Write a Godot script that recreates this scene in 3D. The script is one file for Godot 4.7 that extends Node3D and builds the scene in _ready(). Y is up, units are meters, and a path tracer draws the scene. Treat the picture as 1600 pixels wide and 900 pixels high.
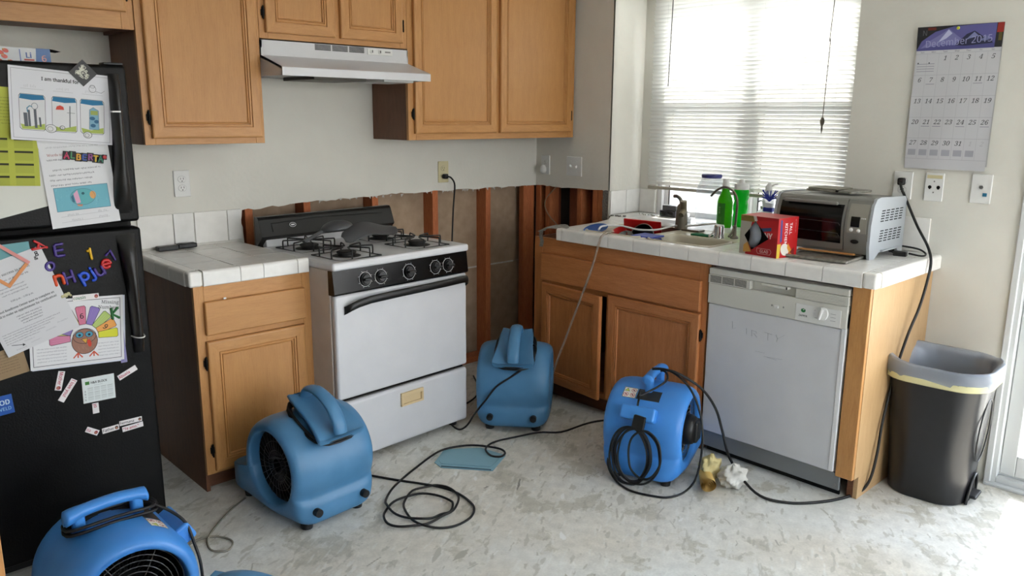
extends Node3D

# ---------------------------------------------------------------- mesh building
class MB:
	var v := PackedVector3Array()
	var n := PackedVector3Array()
	var uv := PackedVector2Array()
	var xf := Transform3D.IDENTITY
	func tri(a: Vector3, b: Vector3, c: Vector3, na: Vector3, nb: Vector3, nc: Vector3, ua := Vector2.ZERO, ub := Vector2.ZERO, uc := Vector2.ZERO) -> void:
		var nb3 := xf.basis.inverse().transposed()
		a = xf * a; b = xf * b; c = xf * c
		na = (nb3 * na).normalized(); nb = (nb3 * nb).normalized(); nc = (nb3 * nc).normalized()
		var g := (b - a).cross(c - a)
		if g.length_squared() < 1e-18: return
		if g.dot(na + nb + nc) > 0.0:
			v.append_array([a, c, b]); n.append_array([na, nc, nb]); uv.append_array([ua, uc, ub])
		else:
			v.append_array([a, b, c]); n.append_array([na, nb, nc]); uv.append_array([ua, ub, uc])
	func quad(a: Vector3, b: Vector3, c: Vector3, d: Vector3, nn: Vector3) -> void:
		tri(a, b, c, nn, nn, nn, Vector2(0, 1), Vector2(1, 1), Vector2(1, 0))
		tri(a, c, d, nn, nn, nn, Vector2(0, 1), Vector2(1, 0), Vector2(0, 0))
	func flat(a: Vector3, b: Vector3, c: Vector3, d: Vector3, away: Vector3) -> void:
		var g := (b - a).cross(c - a)
		if g.length_squared() < 1e-16: g = (c - a).cross(d - a)
		g = g.normalized()
		if g.dot((a + b + c + d) * 0.25 - away) < 0.0: g = -g
		quad(a, b, c, d, g)
	# rows of points -> smooth surface. sgn 0: normals point away from the middle of all points
	func grid(P: Array, cu := false, cv := false, sgn := 0) -> void:
		var R := P.size()
		var K: int = P[0].size()
		var N := []
		var mid := Vector3.ZERO
		for i in R:
			for j in K: mid += P[i][j]
		mid /= float(R * K)
		var s := 0.0
		for i in R:
			var row := PackedVector3Array()
			for j in K:
				var i0 := (i - 1 + R) % R if cu else maxi(i - 1, 0)
				var i1 := (i + 1) % R if cu else mini(i + 1, R - 1)
				var j0 := (j - 1 + K) % K if cv else maxi(j - 1, 0)
				var j1 := (j + 1) % K if cv else mini(j + 1, K - 1)
				var g: Vector3 = (P[i1][j] - P[i0][j]).cross(P[i][j1] - P[i][j0])
				if g.length() > 1e-12: g = g.normalized()
				else: g = Vector3.ZERO
				row.append(g)
				s += g.dot(P[i][j] - mid)
			N.append(row)
		var f := 1.0
		if sgn == -1 or (sgn == 0 and s < 0.0) or (sgn == 2 and s > 0.0): f = -1.0
		for i in R:
			var sum := Vector3.ZERO
			var bad := false
			for j in K:
				if N[i][j] == Vector3.ZERO: bad = true
			if bad:
				var q := i + 1 if i < R / 2 else i - 1
				for j in K: sum += N[clampi(q, 0, R - 1)][j]
				for j in K:
					if N[i][j] == Vector3.ZERO: N[i][j] = sum.normalized()
		for i in (R if cu else R - 1):
			for j in (K if cv else K - 1):
				var a := (i + 1) % R
				var b := (j + 1) % K
				var u0 := Vector2(float(j) / (K - 1), float(i) / (R - 1))
				var u1 := Vector2(float(j + 1) / (K - 1), float(i + 1) / (R - 1))
				tri(P[i][j], P[a][j], P[a][b], N[i][j] * f, N[a][j] * f, N[a][b] * f, u0, Vector2(u0.x, u1.y), u1)
				tri(P[i][j], P[a][b], P[i][b], N[i][j] * f, N[a][b] * f, N[i][b] * f, u0, u1, Vector2(u1.x, u0.y))
	func rbox(sz: Vector3, r := 0.003, at := Vector3.ZERO, seg := 1) -> void:
		var h := sz * 0.5
		r = maxf(minf(r, minf(h.x, minf(h.y, h.z)) * 0.98), 0.00005)
		for ax in 3:
			for sg in [-1.0, 1.0]:
				var u := (ax + 1) % 3
				var w := (ax + 2) % 3
				var cu := []
				var cw := []
				for k in seg + 1: cu.append(-h[u] + r * float(k) / seg)
				for k in seg + 1: cu.append(h[u] - r * float(seg - k) / seg)
				for k in seg + 1: cw.append(-h[w] + r * float(k) / seg)
				for k in seg + 1: cw.append(h[w] - r * float(seg - k) / seg)
				var pts := []
				var nrm := []
				for a in cu.size():
					var pr := []
					var nr := []
					for b in cw.size():
						var p := Vector3.ZERO
						p[ax] = sg * h[ax]; p[u] = cu[a]; p[w] = cw[b]
						var q := p.clamp(-(h - Vector3.ONE * r), h - Vector3.ONE * r)
						var d := (p - q).normalized()
						pr.append(q + d * r + at); nr.append(d)
					pts.append(pr); nrm.append(nr)
				for a in cu.size() - 1:
					for b in cw.size() - 1:
						if cu[a + 1] - cu[a] < 1e-7 or cw[b + 1] - cw[b] < 1e-7: continue
						tri(pts[a][b], pts[a + 1][b], pts[a + 1][b + 1], nrm[a][b], nrm[a + 1][b], nrm[a + 1][b + 1])
						tri(pts[a][b], pts[a + 1][b + 1], pts[a][b + 1], nrm[a][b], nrm[a + 1][b + 1], nrm[a][b + 1])
	# profile points (radius, height) turned round y
	func lathe(prof: Array, seg := 24, at := Vector3.ZERO, sx := 1.0, sz := 1.0) -> void:
		var P := []
		for p in prof:
			var row := PackedVector3Array()
			for k in seg:
				var t := TAU * k / seg
				row.append(at + Vector3(p.x * cos(t) * sx, p.y, p.x * sin(t) * sz))
			P.append(row)
		grid(P, false, true)
	func cyl(a: Vector3, b: Vector3, r: float, seg := 16, r2 := -1.0) -> void:
		if r2 < 0.0: r2 = r
		var d := (b - a).normalized()
		var x := d.cross(Vector3.UP if absf(d.y) < 0.9 else Vector3.RIGHT).normalized()
		var y := d.cross(x)
		for k in seg:
			var t0 := TAU * k / seg
			var t1 := TAU * (k + 1) / seg
			var n0 := x * cos(t0) + y * sin(t0)
			var n1 := x * cos(t1) + y * sin(t1)
			tri(a + n0 * r, a + n1 * r, b + n1 * r2, n0, n1, n1)
			tri(a + n0 * r, b + n1 * r2, b + n0 * r2, n0, n1, n0)
			tri(a, a + n0 * r, a + n1 * r, -d, -d, -d)
			tri(b, b + n0 * r2, b + n1 * r2, d, d, d)
	func tube(path: Array, r: float, seg := 8, closed := false, flat_k := 1.0) -> void:
		var P := []
		var K := path.size()
		var up := Vector3.UP
		var px := Vector3.ZERO
		for i in K:
			var a: Vector3 = path[(i - 1 + K) % K] if closed else path[maxi(i - 1, 0)]
			var b: Vector3 = path[(i + 1) % K] if closed else path[mini(i + 1, K - 1)]
			var d := (b - a).normalized()
			if px == Vector3.ZERO:
				px = d.cross(up if absf(d.y) < 0.95 else Vector3.RIGHT).normalized()
			px = (px - d * px.dot(d)).normalized()
			var py := d.cross(px)
			var row := PackedVector3Array()
			for k in seg:
				var t := TAU * k / seg
				row.append(path[i] + px * cos(t) * r + py * sin(t) * r * flat_k)
			P.append(row)
		# radial normals
		for i in (K if closed else K - 1):
			var i1 := (i + 1) % K
			for k in seg:
				var k1 := (k + 1) % seg
				var c0: Vector3 = path[i]
				var c1: Vector3 = path[i1]
				tri(P[i][k], P[i1][k], P[i1][k1], (P[i][k] - c0).normalized(), (P[i1][k] - c1).normalized(), (P[i1][k1] - c1).normalized())
				tri(P[i][k], P[i1][k1], P[i][k1], (P[i][k] - c0).normalized(), (P[i1][k1] - c1).normalized(), (P[i][k1] - c0).normalized())
		if not closed:
			for e in [0, K - 1]:
				var d2: Vector3 = (path[0] - path[1]).normalized() if e == 0 else (path[K - 1] - path[K - 2]).normalized()
				for k in seg: tri(path[e], P[e][k], P[e][(k + 1) % seg], d2, d2, d2)
	# 2-D outline pushed from z0 to z1
	func extrude(poly: PackedVector2Array, z0: float, z1: float) -> void:
		var t := Geometry2D.triangulate_polygon(poly)
		for k in range(0, t.size(), 3):
			var a := poly[t[k]]
			var b := poly[t[k + 1]]
			var c := poly[t[k + 2]]
			tri(Vector3(a.x, a.y, z1), Vector3(b.x, b.y, z1), Vector3(c.x, c.y, z1), Vector3.BACK, Vector3.BACK, Vector3.BACK)
			tri(Vector3(a.x, a.y, z0), Vector3(b.x, b.y, z0), Vector3(c.x, c.y, z0), Vector3.FORWARD, Vector3.FORWARD, Vector3.FORWARD)
		var cw := Geometry2D.is_polygon_clockwise(poly)
		for k in poly.size():
			var a := poly[k]
			var b := poly[(k + 1) % poly.size()]
			var d := (b - a)
			var nn := Vector3(d.y, -d.x, 0).normalized()
			if cw: nn = -nn
			quad(Vector3(a.x, a.y, z0), Vector3(b.x, b.y, z0), Vector3(b.x, b.y, z1), Vector3(a.x, a.y, z1), nn)
	func mesh() -> ArrayMesh:
		var arr := []
		arr.resize(Mesh.ARRAY_MAX)
		arr[Mesh.ARRAY_VERTEX] = v; arr[Mesh.ARRAY_NORMAL] = n; arr[Mesh.ARRAY_TEX_UV] = uv
		var m := ArrayMesh.new()
		m.add_surface_from_arrays(Mesh.PRIMITIVE_TRIANGLES, arr)
		return m

# ---------------------------------------------------------------- print on paper
class Canvas:
	var img: Image
	var w: int
	var h: int
	const S := 2
	var host
	func _init(host_, w_: int, h_: int, bg: Color) -> void:
		host = host_; w = w_; h = h_
		img = Image.create(w * S, h * S, false, Image.FORMAT_RGB8)
		img.fill(bg)
	func span(x0: float, x1: float, y: int, c: Color) -> void:
		var a := maxi(int(round(x0)), 0)
		var b := mini(int(round(x1)), w * S)
		if b > a and y >= 0 and y < h * S: img.fill_rect(Rect2i(a, y, b - a, 1), c)
	func rect(x: float, y: float, ww: float, hh: float, c: Color) -> void:
		img.fill_rect(Rect2i(int(x * S), int(y * S), maxi(int(ww * S), 1), maxi(int(hh * S), 1)), c)
	func poly(pts: Array, c: Color) -> void:
		var y0 := 1e9
		var y1 := -1e9
		for p in pts:
			y0 = minf(y0, p.y * S); y1 = maxf(y1, p.y * S)
		for y in range(maxi(int(floor(y0)), 0), mini(int(ceil(y1)) + 1, h * S)):
			var yc := y + 0.5
			var xs := []
			for k in pts.size():
				var a: Vector2 = pts[k] * S
				var b: Vector2 = pts[(k + 1) % pts.size()] * S
				if (a.y <= yc) != (b.y <= yc): xs.append(a.x + (yc - a.y) / (b.y - a.y) * (b.x - a.x))
			xs.sort()
			for k in range(0, xs.size() - 1, 2): span(xs[k], xs[k + 1], y, c)
	func ell(cx: float, cy: float, rx: float, ry: float, c: Color, rot := 0.0) -> void:
		poly(ring(cx, cy, rx, ry, rot), c)
	func ring(cx: float, cy: float, rx: float, ry: float, rot := 0.0) -> Array:
		var pts := []
		for k in 28:
			pts.append(Vector2(cx, cy) + Vector2(cos(TAU * k / 28) * rx, sin(TAU * k / 28) * ry).rotated(rot))
		return pts
	func line(pts: Array, t: float, c: Color, closed := false) -> void:
		for k in (pts.size() if closed else pts.size() - 1):
			var a: Vector2 = pts[k]
			var b: Vector2 = pts[(k + 1) % pts.size()]
			var d := (b - a).normalized().orthogonal() * t * 0.5
			var e := (b - a).normalized() * t * 0.3
			poly([a + d - e, b + d + e, b - d + e, a - d - e], c)
	func box(x: float, y: float, ww: float, hh: float, t: float, c: Color) -> void:
		line([Vector2(x, y), Vector2(x + ww, y), Vector2(x + ww, y + hh), Vector2(x, y + hh)], t, c, true)
	# align -1 left, 0 middle, 1 right; y is the middle of the line
	func text(s: String, x: float, y: float, size: float, c: Color, font: String, rot := 0.0, align := -1, sx := 1.0) -> void:
		var fat: float = {"bold": 0.028, "heavy": 0.055, "serifbold": 0.026}.get(font, 0.0)
		if fat > 0.0:
			var plain: String = {"bold": "sans", "heavy": "sans", "serifbold": "serif"}[font]
			for o in [Vector2(-1, -0.6), Vector2(1, -0.6), Vector2(-1, 0.6), Vector2(1, 0.6), Vector2.ZERO]:
				var e: Vector2 = (o * fat * size * 0.5)
				text(s, x + e.x, y + e.y, size, c, plain, rot, align, sx)
			return
		var a: Array = host.glyphs(s, font)
		var V: PackedVector3Array = a[0]
		var I: PackedInt32Array = a[1]
		var k := size / 100.0
		var shift: float = -a[2] * 0.5 * (align + 1)
		var q := []
		for p in V: q.append(Vector2(x, y) + Vector2((p.x + shift) * k * sx, -p.y * k).rotated(rot))
		for t in range(0, I.size(), 3): poly([q[I[t]], q[I[t + 1]], q[I[t + 2]]], c)
	# a line of writing too small to read in the photograph
	func scrawl(x: float, y: float, len: float, hh: float, c: Color, rng: RandomNumberGenerator, rot := 0.0) -> void:
		var at := 0.0
		while at < len:
			var wl := rng.randf_range(2.0, 7.0) * hh * 0.5
			var k := 0.0
			while k < wl and at + k < len:
				var o := Vector2(at + k, rng.randf_range(-0.2, 0.1) * hh).rotated(rot)
				var d := Vector2(0.0, hh * rng.randf_range(0.35, 0.8)).rotated(rot)
				line([Vector2(x, y) + o - d * 0.5, Vector2(x, y) + o + d * 0.5], maxf(hh * 0.16, 0.6), c)
				k += hh * 0.42
			at += wl + hh * 0.5
	func tex() -> ImageTexture:
		var out := img.duplicate()
		out.resize(w, h, Image.INTERPOLATE_CUBIC)
		return ImageTexture.create_from_image(out)

var M := {}
var taken := {}
var boxes := {}
var fonts := {}
var glyph_cache := {}

func font_of(called: String) -> Font:
	if fonts.is_empty():
		for f in [["sans", "Droid Sans", 0.0], ["serif", "Droid Serif", 0.0], ["italic", "Droid Serif", 0.22]]:
			var sf := SystemFont.new()
			sf.font_names = PackedStringArray([f[1]])
			var fv := FontVariation.new()
			fv.base_font = sf
			if f[2] != 0.0: fv.variation_transform = Transform2D(Vector2(1, f[2]), Vector2(0, 1), Vector2.ZERO)
			fonts[f[0]] = fv
	return fonts[called]

func glyphs(s: String, font: String) -> Array:
	var key := font + "|" + s
	if not glyph_cache.has(key):
		var tm := TextMesh.new()
		tm.text = s
		tm.font = font_of(font)
		tm.font_size = 100
		tm.pixel_size = 1.0
		tm.depth = 0.0
		tm.curve_step = 3.0
		tm.horizontal_alignment = HORIZONTAL_ALIGNMENT_LEFT
		var a := tm.get_mesh_arrays()
		var V: PackedVector3Array = a[Mesh.ARRAY_VERTEX]
		var I := PackedInt32Array()
		if a[Mesh.ARRAY_INDEX] != null: I = a[Mesh.ARRAY_INDEX]
		if I.is_empty():
			for k in V.size(): I.append(k)
		var mx := 0.0
		for p in V: mx = maxf(mx, p.x)
		glyph_cache[key] = [V, I, mx]
	return glyph_cache[key]

# ---------------------------------------------------------------- scene helpers
func numbered(called: String) -> String:
	if not taken.has(called):
		taken[called] = 0
		return called
	taken[called] += 1
	return "%s_%03d" % [called, taken[called]]

func thing(called: String, label: String, category: String, at := Vector3.ZERO, turn := 0.0, group := "") -> Node3D:
	var o := Node3D.new()
	o.name = numbered(called)
	add_child(o)
	o.position = at
	o.rotation.y = turn
	tag(o, label, category, group)
	return o

func tag(o: Node, label: String, category: String, group := "") -> void:
	o.set_meta("label", label)
	o.set_meta("category", category)
	if group != "": o.set_meta("group", group)

func part(parent: Node, called: String, mesh: Mesh, m: Material, at := Vector3.ZERO, rot := Vector3.ZERO, label := "") -> MeshInstance3D:
	var o := MeshInstance3D.new()
	o.name = called
	o.mesh = mesh
	o.material_override = m
	o.position = at
	o.rotation = rot
	o.cast_shadow = GeometryInstance3D.SHADOW_CASTING_SETTING_ON
	if label != "": o.set_meta("label", label)
	parent.add_child(o, true)
	return o

func solo(called: String, label: String, category: String, mesh: Mesh, m: Material, at := Vector3.ZERO, rot := Vector3.ZERO, group := "") -> MeshInstance3D:
	var o := part(self, numbered(called), mesh, m, at, rot)
	tag(o, label, category, group)
	return o

func struct(called: String) -> Node3D:
	var o := Node3D.new()
	o.name = numbered(called)
	add_child(o)
	o.set_meta("kind", "structure")
	return o

func rb(sz: Vector3, r := 0.002, seg := 1) -> ArrayMesh:
	var key := "%.4f %.4f %.4f %.4f %d" % [sz.x, sz.y, sz.z, r, seg]
	if not boxes.has(key):
		var b := MB.new()
		b.rbox(sz, r, Vector3.ZERO, seg)
		boxes[key] = b.mesh()
	return boxes[key]

func bx(parent: Node, called: String, m: Material, x0: float, x1: float, y0: float, y1: float, z0: float, z1: float, r := 0.002, seg := 1) -> MeshInstance3D:
	return part(parent, called, rb(Vector3(absf(x1 - x0), absf(y1 - y0), absf(z1 - z0)), r, seg), m, Vector3((x0 + x1) * 0.5, (y0 + y1) * 0.5, (z0 + z1) * 0.5))

func smooth_path(pts: Array, k := 5, closed := false) -> Array:
	var out := []
	var K := pts.size()
	for i in (K if closed else K - 1):
		var p0: Vector3 = pts[(i - 1 + K) % K] if closed else pts[maxi(i - 1, 0)]
		var p1: Vector3 = pts[i]
		var p2: Vector3 = pts[(i + 1) % K]
		var p3: Vector3 = pts[(i + 2) % K] if closed else pts[mini(i + 2, K - 1)]
		for s in k:
			var t := float(s) / k
			out.append(0.5 * ((2.0 * p1) + (p2 - p0) * t + (2.0 * p0 - 5.0 * p1 + 4.0 * p2 - p3) * t * t + (3.0 * p1 - p0 - 3.0 * p2 + p3) * t * t * t))
	if not closed: out.append(pts[K - 1])
	return out

func tube_mesh(pts: Array, r: float, seg := 8, closed := false, k := 5) -> ArrayMesh:
	var b := MB.new()
	b.tube(smooth_path(pts, k, closed), r, seg, closed)
	return b.mesh()

# ---------------------------------------------------------------- materials
func mat(called: String, c: Color, rough := 0.6, metal := 0.0) -> StandardMaterial3D:
	if M.has(called): return M[called]
	var m := StandardMaterial3D.new()
	m.resource_name = called
	m.albedo_color = c
	m.roughness = rough
	m.metallic = metal
	M[called] = m
	return m

func noise_tex(seed_: int, freq: float, lo: Color, hi: Color, size := 256, oct := 4) -> NoiseTexture2D:
	var n := FastNoiseLite.new()
	n.seed = seed_
	n.frequency = freq
	n.fractal_octaves = oct
	var t := NoiseTexture2D.new()
	t.width = size; t.height = size
	t.seamless = true
	t.noise = n
	var g := Gradient.new()
	g.colors = PackedColorArray([lo, hi])
	t.color_ramp = g
	return t

# an even surface with a mottled tone and fine relief
func mottled(called: String, a: Color, b: Color, rough: float, scale: float, seed_ := 1, bump := 0.0, bscale := 1.0) -> StandardMaterial3D:
	var m := mat(called, Color.WHITE, rough)
	m.albedo_texture = noise_tex(seed_, 0.02, a, b)
	m.uv1_triplanar = true
	m.uv1_world_triplanar = true
	m.uv1_scale = Vector3.ONE * scale
	if bump > 0.0:
		var n := FastNoiseLite.new()
		n.seed = seed_ + 7
		n.frequency = 0.05 * bscale
		var t := NoiseTexture2D.new()
		t.width = 256; t.height = 256; t.seamless = true; t.noise = n
		t.as_normal_map = true
		t.bump_strength = bump
		m.normal_enabled = true
		m.normal_texture = t
		m.normal_scale = 0.5
	return m

func wood_image(seed_: int, light: Color, dark: Color, wave: float) -> Image:
	var W := 256
	var H := 512
	var n1 := FastNoiseLite.new()
	n1.seed = seed_; n1.frequency = 0.006; n1.fractal_octaves = 2
	var n2 := FastNoiseLite.new()
	n2.seed = seed_ + 1; n2.frequency = 0.09; n2.fractal_octaves = 3
	var img := Image.create(W, H, false, Image.FORMAT_RGB8)
	for y in H:
		var my := absf(fmod(y * 2.0, 2.0 * H) - H)
		for x in W:
			var mx := absf(fmod(x * 2.0, 2.0 * W) - W)
			var warp := n1.get_noise_2d(mx * 0.55, my * 0.35) * wave
			var ringv := sin((mx * 0.16 + warp * 9.0))
			var fine := n2.get_noise_2d(mx * 2.6, my * 0.09)
			var pore := n2.get_noise_2d(mx * 5.5 + 300.0, my * 0.22)
			var t := 0.36 + 0.09 * ringv * absf(ringv) + 0.40 * fine + 0.22 * n1.get_noise_2d(mx * 1.5 + 90.0, my * 0.6)
			if pore > 0.28: t += 0.22
			img.set_pixel(x, y, light.lerp(dark, clampf(t, 0.0, 1.0)))
	return img

func wood(called: String, seed_: int, light: Color, dark: Color, rough := 0.45, wave := 1.0, span := 0.45) -> void:
	var img := wood_image(seed_, light, dark, wave)
	for d in ["_v", "_h"]:
		var m := mat(called + d, Color.WHITE, rough)
		var im := img.duplicate()
		if d == "_h": im.rotate_90(CLOCKWISE)
		m.albedo_texture = ImageTexture.create_from_image(im)
		m.uv1_triplanar = true
		m.uv1_triplanar_sharpness = 8.0
		m.uv1_scale = Vector3(1.0 / span, 0.5 / span, 1.0 / span) if d == "_v" else Vector3(0.5 / span, 1.0 / span, 0.5 / span)
		m.uv1_offset = Vector3(0.37, 0.21, 0.11)

func printed(c: Canvas, rough := 0.75) -> StandardMaterial3D:
	var m := StandardMaterial3D.new()
	m.albedo_texture = c.tex()
	m.roughness = rough
	return m

# ---------------------------------------------------------------- the scene
func _ready() -> void:
	# camera
	var cam := Camera3D.new()
	cam.name = "camera"
	cam.position = Vector3(-3.5923, 1.4942, 3.5793)
	cam.rotation = Vector3(-0.2125, -0.758, 0.0066)
	cam.fov = 39.92
	cam.near = 0.05
	cam.current = true
	add_child(cam)
	# sky, exposure
	var sky_m := ProceduralSkyMaterial.new()
	sky_m.sky_top_color = Color(0.86, 0.92, 1.0)
	sky_m.sky_horizon_color = Color(1.0, 0.985, 0.955)
	sky_m.ground_bottom_color = Color(0.55, 0.54, 0.52)
	sky_m.ground_horizon_color = Color(0.85, 0.85, 0.84)
	sky_m.sky_energy_multiplier = 1.0
	var sky := Sky.new()
	sky.sky_material = sky_m
	var env := Environment.new()
	env.background_mode = Environment.BG_SKY
	env.sky = sky
	env.background_energy_multiplier = 6.0
	env.tonemap_mode = Environment.TONE_MAPPER_LINEAR
	env.tonemap_exposure = 2.2
	env.sdfgi_enabled = true
	env.ssao_enabled = true
	env.ssil_enabled = true
	var we := WorldEnvironment.new()
	we.name = "world"
	we.environment = env
	add_child(we)
	# the sun stands beyond the glass door
	var sun := DirectionalLight3D.new()
	sun.name = "sun"
	sun.light_energy = 4.5
	sun.light_color = Color(1.0, 0.98, 0.95)
	sun.light_angular_distance = 2.2
	sun.shadow_enabled = true
	add_child(sun)
	sun.look_at_from_position(Vector3.ZERO, Vector3(-1.0, -1.0, 0.15), Vector3.UP)

	make_materials()
	room()
	window_and_door()
	upper_cabinets()
	lower_cabinets()
	fridge()
	stove()
	dishwasher()
	worktops()
	air_movers()
	sink_things()
	counter_things()
	wall_things()
	floor_things()
	fridge_papers()

func make_materials() -> void:
	mottled("paint", Color(0.84, 0.83, 0.795), Color(0.86, 0.85, 0.815), 0.85, 0.9, 3, 0.25, 3.0)
	mottled("ceiling_paint", Color(0.91, 0.91, 0.895), Color(0.93, 0.93, 0.915), 0.9, 0.9, 4)
	mottled("gypsum", Color(0.70, 0.69, 0.66), Color(0.82, 0.81, 0.79), 0.95, 6.0, 5)
	mottled("paper_back", Color(0.60, 0.51, 0.42), Color(0.68, 0.59, 0.50), 0.95, 2.2, 6)
	mottled("void_black", Color(0.035, 0.035, 0.035), Color(0.06, 0.06, 0.06), 0.9, 3.0, 9)
	mottled("tile", Color(0.905, 0.895, 0.875), Color(0.935, 0.925, 0.905), 0.22, 3.0, 11)
	mottled("tile_b", Color(0.88, 0.875, 0.86), Color(0.915, 0.91, 0.895), 0.26, 3.0, 12)
	mottled("grout", Color(0.70, 0.68, 0.64), Color(0.78, 0.76, 0.72), 0.95, 8.0, 13)
	mottled("bead", Color(0.38, 0.37, 0.35), Color(0.55, 0.54, 0.52), 0.7, 14.0, 14)
	mottled("stucco", Color(0.72, 0.73, 0.76), Color(0.80, 0.81, 0.84), 0.95, 2.0, 15)
	mottled("concrete", Color(0.62, 0.61, 0.58), Color(0.70, 0.69, 0.66), 0.95, 1.5, 16)
	wood("oak", 21, Color(0.775, 0.57, 0.345), Color(0.68, 0.47, 0.262), 0.42, 1.0, 0.42)
	wood("oak_fine", 33, Color(0.755, 0.55, 0.328), Color(0.69, 0.48, 0.275), 0.45, 0.5, 0.6)
	wood("birch", 45, Color(0.76, 0.63, 0.46), Color(0.70, 0.56, 0.39), 0.45, 1.5, 0.7)
	wood("veneer", 51, Color(0.47, 0.30, 0.20), Color(0.36, 0.22, 0.14), 0.5, 0.4, 0.5)
	wood("fir", 61, Color(0.76, 0.46, 0.29), Color(0.60, 0.32, 0.18), 0.8, 1.3, 0.3)
	wood("fir_dark", 63, Color(0.58, 0.33, 0.22), Color(0.44, 0.23, 0.14), 0.8, 1.3, 0.3)
	mat("hinge", Color(0.05, 0.045, 0.04), 0.45, 0.6)
	mat("dark_void", Color(0.03, 0.025, 0.02), 0.9)
	mottled("enamel", Color(0.80, 0.80, 0.81), Color(0.825, 0.825, 0.835), 0.3, 1.0, 71)
	mottled("enamel_side", Color(0.77, 0.74, 0.71), Color(0.81, 0.78, 0.75), 0.4, 1.5, 72)  # browner and slightly darker than the plain enamel
	mat("almond", Color(0.83, 0.74, 0.58), 0.4)
	mat("black_gloss", Color(0.02, 0.02, 0.022), 0.16)
	mat("black_satin", Color(0.03, 0.03, 0.032), 0.4)
	mat("black_rubber", Color(0.022, 0.022, 0.022), 0.55)
	mat("black_matt", Color(0.015, 0.015, 0.015), 0.85)
	mat("white_plastic", Color(0.86, 0.86, 0.85), 0.35)
	mat("ivory_plastic", Color(0.80, 0.76, 0.60), 0.4)
	mat("vinyl", Color(0.88, 0.88, 0.88), 0.45)
	mat("alu_white", Color(0.80, 0.81, 0.81), 0.45)
	mat("steel", Color(0.62, 0.62, 0.61), 0.28, 1.0)
	mat("brushed", Color(0.50, 0.48, 0.44), 0.36, 1.0)
	mat("chrome", Color(0.8, 0.8, 0.8), 0.12, 1.0)
	mat("dark_metal", Color(0.12, 0.11, 0.10), 0.5, 0.7)
	mat("grey_plastic", Color(0.52, 0.52, 0.51), 0.4)
	mat("ink", Color(0.03, 0.03, 0.035), 0.7)
	mat("white_ink", Color(0.85, 0.85, 0.85), 0.6)
	mottled("blue_dark", Color(0.25, 0.45, 0.60), Color(0.30, 0.50, 0.655), 0.42, 1.6, 81)
	mottled("blue_light", Color(0.23, 0.51, 0.82), Color(0.27, 0.56, 0.86), 0.38, 1.6, 82)
	var g := mat("pane", Color(0.9, 0.95, 0.95, 0.06), 0.02)
	g.transparency = BaseMaterial3D.TRANSPARENCY_ALPHA
	var sc := mat("screen_mesh", Color(0.35, 0.36, 0.38, 0.42), 0.9)
	sc.transparency = BaseMaterial3D.TRANSPARENCY_ALPHA
	var sl := mat("slat", Color(0.89, 0.89, 0.87), 0.5)
	sl.backlight_enabled = true
	sl.backlight = Color(0.34, 0.34, 0.33)
	var f := mat("screed", Color.WHITE, 0.55)
	f.albedo_texture = ImageTexture.create_from_image(floor_image())
	f.uv1_triplanar = true
	f.uv1_world_triplanar = true
	f.uv1_scale = Vector3.ONE / 4.2

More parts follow.
